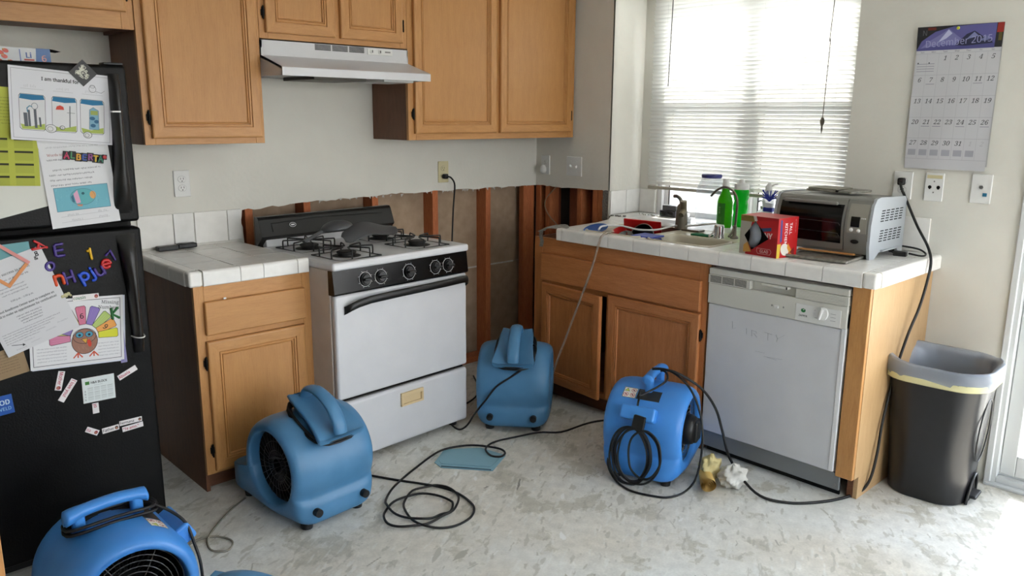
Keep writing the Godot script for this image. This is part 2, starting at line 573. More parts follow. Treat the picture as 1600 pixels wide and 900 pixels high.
# grey-white patching compound, trowelled thin, with scraped flakes
func floor_image() -> Image:
	var W := 1400
	var rng := RandomNumberGenerator.new()
	rng.seed = 77
	var data := []
	for k in 4:
		var n := FastNoiseLite.new()
		n.seed = 300 + k
		n.frequency = [0.0035, 0.012, 0.05, 0.25][k]
		n.fractal_octaves = [3, 4, 3, 2][k]
		n.domain_warp_enabled = k == 1
		n.domain_warp_amplitude = 40.0
		data.append(n.get_seamless_image(W, W, false, false, 0.1, true).get_data())
	var warm := Vector3(0.845, 0.825, 0.78)
	var cool := Vector3(0.875, 0.88, 0.865)
	var dirt := Vector3(0.70, 0.685, 0.63)
	var out := PackedByteArray()
	out.resize(W * W * 3)
	var a: PackedByteArray = data[0]
	var b: PackedByteArray = data[1]
	var c: PackedByteArray = data[2]
	var d: PackedByteArray = data[3]
	var sm := FastNoiseLite.new()
	sm.seed = 41; sm.frequency = 1.0; sm.fractal_octaves = 3
	var ca := cos(0.55)
	var sa := sin(0.55)
	for i in W * W:
		var t := a[i] / 255.0
		var p := b[i] / 255.0
		var col := warm.lerp(cool, clampf(t * 1.6 - 0.3, 0.0, 1.0))
		var e := smoothstep(0.60, 0.72, p + (c[i] - 128) * 0.0009)
		col = col.lerp(dirt, e * 0.62)
		# scraped smears, drawn out along the trowel direction
		var px := float(i % W)
		var py := float(i / W)
		var ru := px * ca - py * sa
		var rv := px * sa + py * ca
		var q := sm.get_noise_2d(ru * 0.020, rv * 0.062)
		var thr := 0.56 - 0.34 * (b[i] / 255.0)
		var k1 := smoothstep(thr, thr + 0.035, q)
		if k1 > 0.0: col = col.lerp(Vector3(0.66, 0.65, 0.605), k1 * (0.25 + 0.45 * (c[i] / 255.0)))
		var k2 := smoothstep(0.36, 0.40, sm.get_noise_2d(ru * 0.016 + 77.0, rv * 0.075))
		if k2 > 0.0: col = col.lerp(Vector3(0.91, 0.915, 0.90), k2 * 0.4)
		col *= 0.965 + (c[i] - 128) * 0.00042 + (d[i] - 128) * 0.00030
		out[i * 3] = clampi(int(col.x * 255.0), 0, 255)
		out[i * 3 + 1] = clampi(int(col.y * 255.0), 0, 255)
		out[i * 3 + 2] = clampi(int(col.z * 255.0), 0, 255)
	var img := Image.create_from_data(W, W, false, Image.FORMAT_RGB8, out)
	var cv := Canvas.new(self, W / 2, W / 2, Color.WHITE)
	cv.img = img
	# flakes: ragged patches where the skim coat was scraped off, most lie along one trowel direction
	for k in 420:
		var o := Vector2(rng.randf() * W, rng.randf() * W) * 0.5
		var dir := -0.55 + rng.randf_range(-0.45, 0.45)
		var len := rng.randf_range(1.2, 6.5) * (1.9 if rng.randf() < 0.10 else 1.0)
		var wid := len * rng.randf_range(0.08, 0.42)
		var pts := []
		var m := rng.randi_range(7, 12)
		for q in m:
			var an := TAU * q / m
			pts.append(o + Vector2(cos(an) * len * rng.randf_range(0.55, 1.0), sin(an) * wid * rng.randf_range(0.4, 1.0)).rotated(dir))
		var tone := rng.randf_range(0.0, 1.0)
		var fc := Color(0.66, 0.65, 0.605).lerp(Color(0.78, 0.77, 0.74), tone)
		if rng.randf() < 0.25: fc = Color(0.89, 0.89, 0.875)
		if rng.randf() < 0.04: fc = Color(0.50, 0.49, 0.46)
		cv.poly(pts, fc)
	for k in 380:
		var o := Vector2(rng.randf() * W, rng.randf() * W) * 0.5
		var dir := Vector2(rng.randf_range(2, 11), 0).rotated(-0.5 + rng.randf_range(-0.6, 0.6))
		cv.line([o, o + dir * 0.5 + Vector2(rng.randf_range(-1, 1), rng.randf_range(-1, 1)), o + dir], rng.randf_range(0.5, 0.9), Color(0.62, 0.61, 0.57).lerp(Color(0.77, 0.76, 0.73), rng.randf()))
	return cv.img

func ragged(a: Vector2, b: Vector2, n: int, amp: float, rng: RandomNumberGenerator) -> PackedVector2Array:
	var out := PackedVector2Array()
	for k in n:
		var t := float(k) / n
		out.append(a.lerp(b, t) + Vector2(0, rng.randf_range(-amp, amp)))
	return out

func room() -> void:
	var rng := RandomNumberGenerator.new()
	rng.seed = 5
	var fl := struct("floor")
	bx(fl, "slab", M.screed, -7.6, 0.42, -0.15, 0.0, -0.3, 6.4, 0.0)
	var ce := struct("ceiling")
	bx(ce, "board", M.ceiling_paint, -7.6, 0.42, 2.44, 2.55, -0.3, 6.4, 0.0)
	# --- wall with the stove: drywall cut out along a ragged line, studs behind it
	var wb := struct("wall_back")
	var pts := PackedVector2Array([Vector2(-7.5, 0.0), Vector2(-1.961, 0.0)])
	for y in [0.3, 0.6, 0.8, 0.90, 0.925, 0.955, 0.975, 1.0, 1.03]: pts.append(Vector2(-1.961 + rng.randf_range(-0.006, 0.006), y))
	var tops := [Vector2(-1.957, 1.056), Vector2(-1.616, 1.070), Vector2(-1.317, 1.078), Vector2(-0.987, 1.081), Vector2(-0.522, 1.077), Vector2(0.0, 1.072)]
	for k in tops.size() - 1: pts.append_array(ragged(tops[k], tops[k + 1], 11, 0.0055, rng))
	pts.append_array([Vector2(0.0, 1.072), Vector2(0.0, 2.44), Vector2(-7.5, 2.44)])
	var b := MB.new()
	b.extrude(pts, -0.0127, 0.0)
	part(wb, "drywall", b.mesh(), M.paint)
	# torn paper fringe under the cut
	b = MB.new()
	for k in 46:
		var x := rng.randf_range(-1.94, -0.02)
		var w := rng.randf_range(0.004, 0.022)
		var y := 1.078
		b.tri(Vector3(x, y, -0.002), Vector3(x + w, y, -0.002), Vector3(x + w * rng.randf(), y - rng.randf_range(0.008, 0.020), -0.004 + rng.randf_range(-0.004, 0.006)), Vector3.BACK, Vector3.BACK, Vector3.BACK)
	part(wb, "torn_paper", b.mesh(), M.gypsum)
	bx(wb, "far_drywall", M.paper_back, -7.5, 0.1, 0.584, 2.44, -0.1146, -0.1016, 0.0)
	bx(wb, "far_drywall", M.paper_back, -7.5, 0.1, 0.0, 0.580, -0.1146, -0.1016, 0.0)
	bx(wb, "seam_tape", M.gypsum, -1.2, -0.1, 0.577, 0.587, -0.1020, -0.1010, 0.0)
	bx(wb, "outer_wall", M.paint, -7.6, 0.42, 0.0, 2.44, -0.3, -0.1146, 0.0)
	for x in [-1.918, -1.61, -1.205, -0.799, -0.394]:
		bx(wb, "stud", M.fir_v, x - 0.02, x + 0.02, 0.038, 2.43, -0.1014, -0.0129, 0.003)
	bx(wb, "stud", M.fir_v, -0.098, -0.002, 0.038, 2.43, -0.0525, -0.0129, 0.003)
	bx(wb, "stud", M.fir_v, -0.040, 0.0, 0.038, 2.43, -0.1014, -0.053, 0.003)
	bx(wb, "sole_plate", M.fir_h, -1.95, -0.001, 0.001, 0.038, -0.1014, -0.0129, 0.003)
	# row of wall tiles above the small worktop, painted over at the top
	var ty0 := 0.922
	for k in 4:
		var x0: float = [-2.433, -2.279, -2.186, -2.032][k]
		var x1: float = [-2.283, -2.190, -2.036, -1.966][k]
		bx(wb, "wall_tile", M.tile if k % 2 == 0 else M.tile_b, x0, x1, ty0, 1.064, 0.0, 0.0065, 0.002)
	# --- wall with the window and the glass door
	var wr := struct("wall_right")
	pts = PackedVector2Array()
	var bt := [Vector2(0.0, 1.072), Vector2(0.07, 1.074), Vector2(0.226, 1.071), Vector2(0.535, 1.076), Vector2(0.606, 1.078)]
	for k in bt.size() - 1: pts.append_array(ragged(bt[k], bt[k + 1], 6, 0.003, rng))
	pts.append_array([Vector2(0.606, 1.078), Vector2(0.606, 2.2), Vector2(1.98, 2.2), Vector2(1.98, 0.0), Vector2(2.715, 0.0), Vector2(2.715, 2.07), Vector2(4.66, 2.07), Vector2(4.66, 0.0), Vector2(6.2, 0.0), Vector2(6.2, 2.44), Vector2(0.0, 2.44)])
	b = MB.new()
	b.xf = Transform3D(Basis(Vector3(0, 0, 1), Vector3(0, 1, 0), Vector3(-1, 0, 0)), Vector3.ZERO)
	b.extrude(pts, -0.0127, 0.0)
	part(wr, "drywall", b.mesh(), M.paint)
	bx(wr, "core", M.paint, 0.115, 0.30, 0.0, 2.44, -0.12, 0.594, 0.0)
	bx(wr, "sheathing", M.fir_dark_v, 0.102, 0.115, 0.0, 2.44, -0.10, 0.594, 0.0)
	bx(wr, "void_strip", M.void_black, 0.098, 0.102, 0.0, 1.3, 0.128, 0.200, 0.0)  # dark void between the studs, put in as a black strip
	for s in [[0.072, 0.110, "fir_v"], [0.340, 0.378, "fir_v"], [0.465, 0.503, "fir_v"], [0.507, 0.546, "fir_v"]]:
		bx(wr, "stud", M[s[2]], 0.0129, 0.101, 0.02, 2.43, s[0], s[1], 0.003)
	bx(wr, "stud", M.fir_v, 0.0129, 0.101, 0.02, 2.43, -0.012, 0.026, 0.003)
	b = MB.new()
	var bp := PackedVector2Array()
	for k in 12: bp.append(Vector2(0.551 + rng.randf_range(-0.003, 0.003), 0.90 + 0.178 * k / 11.0))
	bp.append_array([Vector2(0.6, 1.078), Vector2(0.6, 0.90)])
	b.xf = Transform3D(Basis(Vector3(0, 0, 1), Vector3(0, 1, 0), Vector3(-1, 0, 0)), Vector3.ZERO)
	b.extrude(bp, -0.012, -0.004)
	part(wr, "corner_bead", b.mesh(), M.bead)
	# recess round the window
	bx(wr, "reveal", M.paint, 0.0, 0.30, 0.0, 2.2, 0.594, 0.606, 0.002)
	bx(wr, "reveal", M.paint, 0.0127, 0.30, 0.0, 2.2, 1.98, 1.992, 0.0)
	bx(wr, "recess_top", M.paint, 0.0127, 0.30, 2.2, 2.44, 0.594, 1.992, 0.0)
	bx(wr, "apron", M.paint, 0.0, 0.30, 0.0, 0.885, 0.606, 1.98, 0.0)
	bx(wr, "return_wall", M.paint, 0.28, 0.42, 0.0, 2.44, -0.12, 0.73, 0.0)
	bx(wr, "return_wall", M.paint, 0.28, 0.42, 0.0, 2.44, 1.885, 1.992, 0.0)
	bx(wr, "return_wall", M.paint, 0.30, 0.42, 0.0, 0.93, 0.73, 1.885, 0.0)
	bx(wr, "return_wall", M.paint, 0.30, 0.42, 2.2, 2.44, 0.73, 1.885, 0.0)
	for q in [[1.992, 2.715, 0.0, 2.44], [2.715, 4.66, 2.07, 2.44], [4.66, 6.4, 0.0, 2.44]]:
		bx(wr, "core", M.paint, 0.0127, 0.16, q[2], q[3], q[0], q[1], 0.0)
	# tiles on the reveal, above the sill
	bx(wr, "wall_tile", M.tile, 0.004, 0.146, 0.94, 1.076, 0.606, 0.613, 0.002)
	bx(wr, "wall_tile", M.tile_b, 0.149, 0.277, 0.94, 1.076, 0.606, 0.613, 0.002)
	bx(wr, "wall_tile", M.tile, 0.272, 0.280, 0.94, 1.076, 0.616, 0.728, 0.002)
	# one tile left standing behind the toaster oven
	for k in 3: bx(wr, "wall_tile", M.tile, -0.008, 0.0, 0.938, 1.085, 2.063 + 0.155 * k - 0.155, 2.213 + 0.155 * k - 0.155, 0.003)
	# --- the rest of the shell
	var wl := struct("wall_left")
	bx(wl, "board", M.paint, -7.6, -7.5, 0.0, 2.44, -0.3, 6.4, 0.0)
	var wf := struct("wall_front")
	for q in [[-7.5, -3.4, 0.0, 2.44], [-0.4, 0.3, 0.0, 2.44], [-3.4, -0.4, 0.0, 0.8], [-3.4, -0.4, 2.25, 2.44]]:
		bx(wf, "board", M.paint, q[0], q[1], q[2], q[3], 6.2, 6.4, 0.0)

func window_and_door() -> void:
	# two single-hung windows side by side, screens over the lower sashes
	var w := struct("window_1")
	bx(w, "sill_frame", M.vinyl, 0.30, 0.40, 0.93, 0.965, 0.73, 1.885, 0.004)
	bx(w, "head_frame", M.vinyl, 0.30, 0.40, 2.165, 2.2, 0.73, 1.885, 0.004)
	bx(w, "jamb", M.vinyl, 0.29, 0.40, 0.93, 2.2, 0.73, 0.765, 0.004)
	bx(w, "jamb", M.vinyl, 0.29, 0.40, 0.93, 2.2, 1.85, 1.885, 0.004)
	bx(w, "mullion", M.vinyl, 0.295, 0.40, 0.965, 2.165, 1.283, 1.345, 0.004)
	for s in [[0.765, 1.283], [1.345, 1.85]]:
		bx(w, "meeting_rail", M.vinyl, 0.32, 0.365, 1.615, 1.65, s[0], s[1], 0.003)
		bx(w, "sash_stile", M.vinyl, 0.32, 0.36, 0.965, 1.615, s[0], s[0] + 0.028, 0.003)
		bx(w, "sash_stile", M.vinyl, 0.32, 0.36, 0.965, 1.615, s[1] - 0.028, s[1], 0.003)
		bx(w, "weather_strip", M.black_matt, 0.318, 0.322, 0.965, 1.615, s[0] + 0.029, s[0] + 0.034, 0.0)
		bx(w, "pane", M.pane, 0.338, 0.342, 0.965, 1.615, s[0] + 0.028, s[1] - 0.028, 0.0)
		bx(w, "pane", M.pane, 0.352, 0.356, 1.65, 2.165, s[0], s[1], 0.0)
		bx(w, "insect_screen", M.screen_mesh, 0.384, 0.385, 0.965, 1.632, s[0], s[1], 0.0)
	# sliding glass door
	var d := struct("door_1")
	bx(d, "casing", M.alu_white, -0.012, 0.02, 0.0, 2.09, 2.695, 2.72, 0.004)
	bx(d, "casing", M.alu_white, -0.012, 0.02, 0.0, 2.09, 4.645, 4.68, 0.004)
	bx(d, "casing", M.alu_white, -0.012, 0.02, 2.055, 2.09, 2.72, 4.645, 0.004)
	bx(d, "frame_jamb", M.alu_white, 0.0, 0.15, 0.0, 2.07, 2.715, 2.738, 0.003)
	bx(d, "frame_jamb", M.alu_white, 0.0, 0.15, 0.0, 2.07, 4.62, 4.645, 0.003)
	bx(d, "track", M.alu_white, 0.0, 0.15, 0.0, 0.035, 2.738, 4.62, 0.003)
	bx(d, "track_lip", M.alu_white, -0.03, 0.0, 0.0, 0.012, 2.70, 4.66, 0.002)
	bx(d, "track_rail", M.alu_white, 0.035, 0.041, 0.035, 0.045, 2.738, 4.62, 0.0)
	for s in [[2.741, 3.70, 0.03], [3.66, 4.615, 0.09]]:
		bx(d, "door_stile", M.alu_white, s[2], s[2] + 0.04, 0.045, 2.05, s[0], s[0] + 0.055, 0.004)
		bx(d, "door_stile", M.alu_white, s[2], s[2] + 0.04, 0.045, 2.05, s[1] - 0.075, s[1], 0.004)
		bx(d, "door_rail", M.alu_white, s[2], s[2] + 0.04, 0.045, 0.135, s[0] + 0.055, s[1] - 0.075, 0.004)
		bx(d, "door_rail", M.alu_white, s[2], s[2] + 0.04, 1.975, 2.05, s[0] + 0.055, s[1] - 0.075, 0.004)
		bx(d, "pane", M.pane, s[2] + 0.018, s[2] + 0.022, 0.135, 1.975, s[0] + 0.055, s[1] - 0.075, 0.0)
	# added window behind the camera, unseen, for fill light
	var w2 := struct("window_2")
	for q in [[-3.4, -3.35, 0.8, 2.25], [-0.45, -0.4, 0.8, 2.25], [-1.93, -1.87, 0.85, 2.2], [-3.4, -0.4, 0.8, 0.85], [-3.4, -0.4, 2.2, 2.25]]:
		bx(w2, "frame", M.vinyl, q[0], q[1], q[2], q[3], 6.26, 6.33, 0.003)
	bx(w2, "pane", M.pane, -3.35, -0.45, 0.85, 2.2, 6.29, 6.294, 0.0)
	# outside: a paved yard and an added roof
	var y := struct("yard")
	bx(y, "paving", M.concrete, 0.42, 12.0, -0.25, -0.08, -8.0, 14.0, 0.0)
	bx(y, "paving", M.concrete, -12.0, 0.42, -0.25, -0.08, 6.4, 14.0, 0.0)
	var pr := struct("added_roof")  # unseen roof, added to cut the sky light through the glass door
	bx(pr, "roof_board", M.stucco, 0.16, 1.55, 2.30, 2.38, 2.25, 5.6, 0.0)
	for z in [2.35, 5.4]: bx(pr, "post", M.stucco, 1.42, 1.52, -0.08, 2.30, z, z + 0.1, 0.004)
	# the blind
	var bl := thing("window_blind", "white aluminium mini blind lowered over the window above the sink", "blind", Vector3(0.235, 0.0, 0.0))
	var z0 := 0.70
	var z1 := 1.974
	bx(bl, "headrail", M.vinyl, -0.013, 0.025, 2.16, 2.195, z0, z1, 0.003)
	bx(bl, "bottom_rail", mat("rail_beige", Color(0.62, 0.60, 0.54), 0.5), -0.011, 0.011, 1.086, 1.104, z0 + 0.005, z1, 0.005)
	var sb := MB.new()
	var P := []
	for k in 5:
		var t := (k / 4.0 - 0.5)
		var row := PackedVector3Array()
		for zz in [-(z1 - z0) * 0.5, (z1 - z0) * 0.5]: row.append(Vector3(t * 0.025, 0.0032 * (1.0 - 4.0 * t * t), zz))
		P.append(row)
	sb.grid(P, false, false, 1)
	for f in [-1.0, 1.0]: pass
	var sm := sb.mesh()
	var rng := RandomNumberGenerator.new()
	rng.seed = 9
	var y0 := 1.122
	var nsl := 49
	for k in nsl:
		part(bl, "slat", sm, M.slat, Vector3(0, y0 + k * 0.0212, (z0 + z1) * 0.5 + rng.randf_range(-0.004, 0.004)), Vector3(0, 0, deg_to_rad(-53.0 + rng.randf_range(-4.0, 4.0))))
	for z in [0.80, 1.08, 1.395, 1.63, 1.80]:
		for x in [-0.012, 0.012]:
			var c := MB.new()
			c.cyl(Vector3(x, 1.10, z), Vector3(x, 2.16, z), 0.0006, 5)
			part(bl, "ladder_cord", c.mesh(), M.white_plastic)
	var c2 := MB.new()
	c2.cyl(Vector3(-0.022, 1.668, 0.829), Vector3(-0.02, 2.16, 0.836), 0.0028, 8)
	part(bl, "tilt_wand", c2.mesh(), mat("wand", Color(0.30, 0.30, 0.30), 0.3))
	part(bl, "pull_cord", tube_mesh([Vector3(-0.022, 2.16, 1.762), Vector3(-0.024, 2.0, 1.757), Vector3(-0.026, 1.86, 1.752), Vector3(-0.024, 1.855, 1.755), Vector3(-0.024, 1.65, 1.752), Vector3(-0.024, 1.50, 1.749)], 0.0022, 6), mat("cord_grey", Color(0.45, 0.43, 0.39), 0.8))
	c2 = MB.new()
	c2.lathe([Vector2(0.0, 0.0), Vector2(0.006, -0.004), Vector2(0.011, -0.02), Vector2(0.009, -0.035), Vector2(0.004, -0.045), Vector2(0.005, -0.06), Vector2(0.0, -0.085)], 10, Vector3(-0.024, 1.505, 1.749))
	part(bl, "cord_knot", c2.mesh(), M.cord_grey)

# ---------------------------------------------------------------- cabinets
# framed door: the panel carries its stiles, rails and hinges. Front faces +z, lower left corner at the origin
func cab_door(parent: Node, w: float, h: float, at: Vector3, hinge := 0, turn := 0.0, wood_v := "oak", rows := [0.14, 0.86]) -> MeshInstance3D:
	var rings := [[0.0, 0.0], [0.0, 0.0145], [0.003, 0.018], [0.008, 0.0192], [0.042, 0.0192], [0.0435, 0.0140], [0.0462, 0.0140], [0.0478, 0.0180], [0.0525, 0.0176], [0.0540, 0.0120], [0.0565, 0.0120], [0.0585, 0.0150], [0.0610, 0.0140], [0.0635, 0.0085]]
	var ins: float = rings[-1][0]
	var zz: float = rings[-1][1]
	var b := MB.new()
	b.quad(Vector3(ins, ins, zz), Vector3(w - ins, ins, zz), Vector3(w - ins, h - ins, zz), Vector3(ins, h - ins, zz), Vector3.BACK)
	b.quad(Vector3(0, 0, 0), Vector3(w, 0, 0), Vector3(w, h, 0), Vector3(0, h, 0), Vector3.FORWARD)
	var d := part(parent, "door", b.mesh(), M[("oak_fine" if wood_v == "oak" else wood_v) + "_v"], at, Vector3(0, turn, 0))
	for side in 4:
		b = MB.new()
		for k in rings.size() - 1:
			var i0: float = rings[k][0]
			var i1: float = rings[k + 1][0]
			var a: Vector3
			var e: Vector3
			var c: Vector3
			var f: Vector3
			match side:
				0:
					a = Vector3(i0, i0, rings[k][1]); e = Vector3(i0, h - i0, rings[k][1]); c = Vector3(i1, h - i1, rings[k + 1][1]); f = Vector3(i1, i1, rings[k + 1][1])
				1:
					a = Vector3(w - i0, i0, rings[k][1]); e = Vector3(w - i0, h - i0, rings[k][1]); c = Vector3(w - i1, h - i1, rings[k + 1][1]); f = Vector3(w - i1, i1, rings[k + 1][1])
				2:
					a = Vector3(i0, i0, rings[k][1]); e = Vector3(w - i0, i0, rings[k][1]); c = Vector3(w - i1, i1, rings[k + 1][1]); f = Vector3(i1, i1, rings[k + 1][1])
				3:
					a = Vector3(i0, h - i0, rings[k][1]); e = Vector3(w - i0, h - i0, rings[k][1]); c = Vector3(w - i1, h - i1, rings[k + 1][1]); f = Vector3(i1, h - i1, rings[k + 1][1])
			var away := Vector3(w * 0.5, h * 0.5, -0.5)
			if k < 2: away = Vector3(w * 0.5, h * 0.5, 0.005)
			var g := (e - a).cross(c - a).normalized()
			if k >= 2:
				if g.z < 0.0: g = -g
			elif g.dot((a + e) * 0.5 - away) < 0.0: g = -g
			b.quad(a, e, c, f, g)
		part(d, "stile" if side < 2 else "rail", b.mesh(), M[wood_v + ("_v" if side < 2 else "_h")])
	if hinge != 0:
		for fy in rows:
			var hb := MB.new()
			var x := -0.007 if hinge < 0 else w + 0.007
			hb.rbox(Vector3(0.009, 0.046, 0.010), 0.003, Vector3(x, h * fy, 0.007))
			hb.rbox(Vector3(0.016, 0.026, 0.006), 0.002, Vector3(x, h * fy, 0.004))
			hb.lathe([Vector2(0.0, -0.030), Vector2(0.0035, -0.026), Vector2(0.0035, 0.026), Vector2(0.0, 0.030)], 8, Vector3(x, h * fy, 0.011))
			part(d, "hinge", hb.mesh(), M.hinge)
	return d

# box of a wall or base cabinet: front of the face frame at z = 0, stands at x 0..w
func carcass(t: Node, w: float, y0: float, y1: float, d: float, openings: Array, side_l: Material, side_r: Material, low := false, side_l_foot := false) -> void:
	bx(t, "side_panel", side_l, 0.0, 0.016, 0.0 if side_l_foot else y0, y1, -d, -0.019, 0.001)
	bx(t, "side_panel", side_r, w - 0.016 - (0.034 if side_l_foot else 0.0), w - (0.034 if side_l_foot else 0.0), y0, y1, -d, -0.019, 0.001)
	bx(t, "bottom_panel", M.veneer_h, 0.016, w - (0.05 if side_l_foot else 0.016), y0 + 0.012, y0 + 0.028, -d, -0.019, 0.001)
	if not low: bx(t, "top_panel", M.veneer_h, 0.016, w - 0.016, y1 - 0.016, y1, -d, -0.019, 0.001)
	bx(t, "back_panel", M.veneer_v, 0.016, w - (0.05 if side_l_foot else 0.016), y0 + 0.028, y1 - 0.016, -d, -d + 0.006, 0.0)
	# face frame: outer stiles and rails, then one member for each split
	bx(t, "frame_stile", M.oak_v, 0.0, openings[0][0], y0, y1, -0.019, 0.0, 0.0015)
	bx(t, "frame_stile", M.oak_v, openings[-1][1], w, y0, y1, -0.019, 0.0, 0.0015)
	var lo: float = 9.0
	var hi: float = -9.0
	for o in openings:
		lo = minf(lo, o[2]); hi = maxf(hi, o[3])
	bx(t, "frame_rail", M.oak_h, openings[0][0], openings[-1][1], y0, lo, -0.019, -0.0003, 0.0015)
	bx(t, "frame_rail", M.oak_h, openings[0][0], openings[-1][1], hi, y1, -0.019, -0.0003, 0.0015)

func upper_cabinets() -> void:
	var top := 2.36
	var g := "honey oak wall cabinets"
	# over the fridge
	var t := thing("wall_cabinet", "short oak wall cabinet over the black fridge, cut by the left photo edge", "cabinet", Vector3(-3.40, 0, 0.315), 0.0, g)
	carcass(t, 0.922, 1.806, top, 0.313, [[0.045, 0.877, 1.88, 2.30]], M.veneer_v, M.veneer_v)
	bx(t, "frame_stile", M.oak_v, 0.44, 0.486, 1.88, 2.30, -0.019, -0.0004, 0.0015)
	cab_door(t, 0.425, 0.47, Vector3(0.033, 1.868, 0.0003), -1, 0.0, "oak", [0.14, 0.86])
	cab_door(t, 0.425, 0.47, Vector3(0.468, 1.868, 0.0003), 1, 0.0, "oak", [0.14, 0.86])
	# tall single door
	t = thing("wall_cabinet", "tall single-door oak wall cabinet between fridge and range hood", "cabinet", Vector3(-2.475, 0, 0.315), 0.0, g)
	carcass(t, 0.498, 1.377, top, 0.313, [[0.04, 0.458, 1.42, 2.30]], M.veneer_v, M.veneer_v)
	cab_door(t, 0.457, 0.90, Vector3(0.026, 1.402, 0.0003), -1, 0.0, "oak", [0.09, 0.91])
	# over the hood
	t = thing("wall_cabinet", "short two-door oak wall cabinet directly above the white range hood", "cabinet", Vector3(-1.976, 0, 0.315), 0.0, g)
	carcass(t, 0.761, 1.812, top, 0.313, [[0.04, 0.721, 1.85, 2.30]], M.veneer_v, M.veneer_v)
	bx(t, "frame_stile", M.oak_v, 0.35, 0.396, 1.85, 2.30, -0.019, -0.0004, 0.0015)
	cab_door(t, 0.332, 0.47, Vector3(0.026, 1.836, 0.0003), -1, 0.0, "oak", [0.17, 0.86])
	cab_door(t, 0.340, 0.47, Vector3(0.388, 1.836, 0.0003), 1, 0.0, "oak", [0.17, 0.86])
	# right of the hood
	t = thing("wall_cabinet", "wide two-door oak wall cabinet right of the hood, in the room corner", "cabinet", Vector3(-1.214, 0, 0.315), 0.0, g)
	carcass(t, 1.207, 1.377, top, 0.313, [[0.045, 1.16, 1.42, 2.30]], M.veneer_v, M.veneer_v)
	bx(t, "frame_stile", M.oak_v, 0.565, 0.612, 1.42, 2.30, -0.019, -0.0004, 0.0015)
	cab_door(t, 0.541, 0.90, Vector3(0.032, 1.409, 0.0003), -1, 0.0, "oak", [0.105, 0.9])
	cab_door(t, 0.566, 0.90, Vector3(0.604, 1.409, 0.0003), 1, 0.0, "oak", [0.105, 0.9])
	# hood
	t = thing("range_hood", "white range hood with slotted vents under the short cabinet, over the stove", "range hood", Vector3(-1.975, 0, 0.0))
	var en := mat("hood_white", Color(0.80, 0.80, 0.81), 0.32)
	var W := 0.760
	var b := MB.new()
	# shell: upright front, then a slope out to the lip
	var prof := PackedVector2Array([Vector2(0.003, 1.806), Vector2(0.322, 1.806), Vector2(0.322, 1.743), Vector2(0.492, 1.692), Vector2(0.500, 1.688), Vector2(0.500, 1.655), Vector2(0.492, 1.655), Vector2(0.492, 1.682), Vector2(0.31, 1.735), Vector2(0.31, 1.79), Vector2(0.003, 1.79)])
	b.xf = Transform3D(Basis(Vector3(0, 0, 1), Vector3(0, 1, 0), Vector3(-1, 0, 0)), Vector3.ZERO)
	b.extrude(prof, -W, 0.0)
	part(t, "shell", b.mesh(), en)
	for x in [0.0, W - 0.006]:
		b = MB.new()
		b.xf = Transform3D(Basis(Vector3(0, 0, 1), Vector3(0, 1, 0), Vector3(-1, 0, 0)), Vector3(x, 0, 0))
		b.extrude(PackedVector2Array([Vector2(0.003, 1.805), Vector2(0.322, 1.805), Vector2(0.322, 1.743), Vector2(0.492, 1.692), Vector2(0.498, 1.656), Vector2(0.003, 1.656)]), -0.006, 0.0)
		part(t, "side_wall", b.mesh(), en)
	bx(t, "underside", mat("hood_under", Color(0.55, 0.55, 0.55), 0.4, 0.3), 0.006, W - 0.006, 1.664, 1.667, 0.01, 0.49, 0.0)
	bx(t, "grease_filter", mat("filter", Color(0.35, 0.34, 0.32), 0.5, 0.8), 0.20, 0.47, 1.648, 1.664, 0.12, 0.40, 0.003)
	bx(t, "lamp_cover", M.white_plastic, 0.55, 0.72, 1.648, 1.664, 0.2, 0.42, 0.004)
	for k in 3:
		for s in 5:
			bx(t, "vent_slot", M.black_matt, 0.255 + k * 0.088, 0.335 + k * 0.088, 1.7790 + s * 0.0052, 1.7824 + s * 0.0052, 0.320, 0.3230, 0.0)
	bx(t, "switch_plate", M.white_plastic, 0.528, 0.668, 1.774, 1.803, 0.322, 0.3245, 0.002)
	for x in [0.553, 0.598]:
		var sw := MB.new()
		sw.cyl(Vector3(x, 1.789, 0.3245), Vector3(x, 1.789, 0.3275), 0.011, 18)
		var swp := part(t, "switch", sw.mesh(), M.white_plastic)
		bx(swp, "toggle", M.grey_plastic, x - 0.003, x + 0.003, 1.783, 1.795, 0.327, 0.331, 0.001)
	bx(t, "badge", M.grey_plastic, 0.626, 0.656, 1.786, 1.793, 0.3245, 0.3253, 0.0)

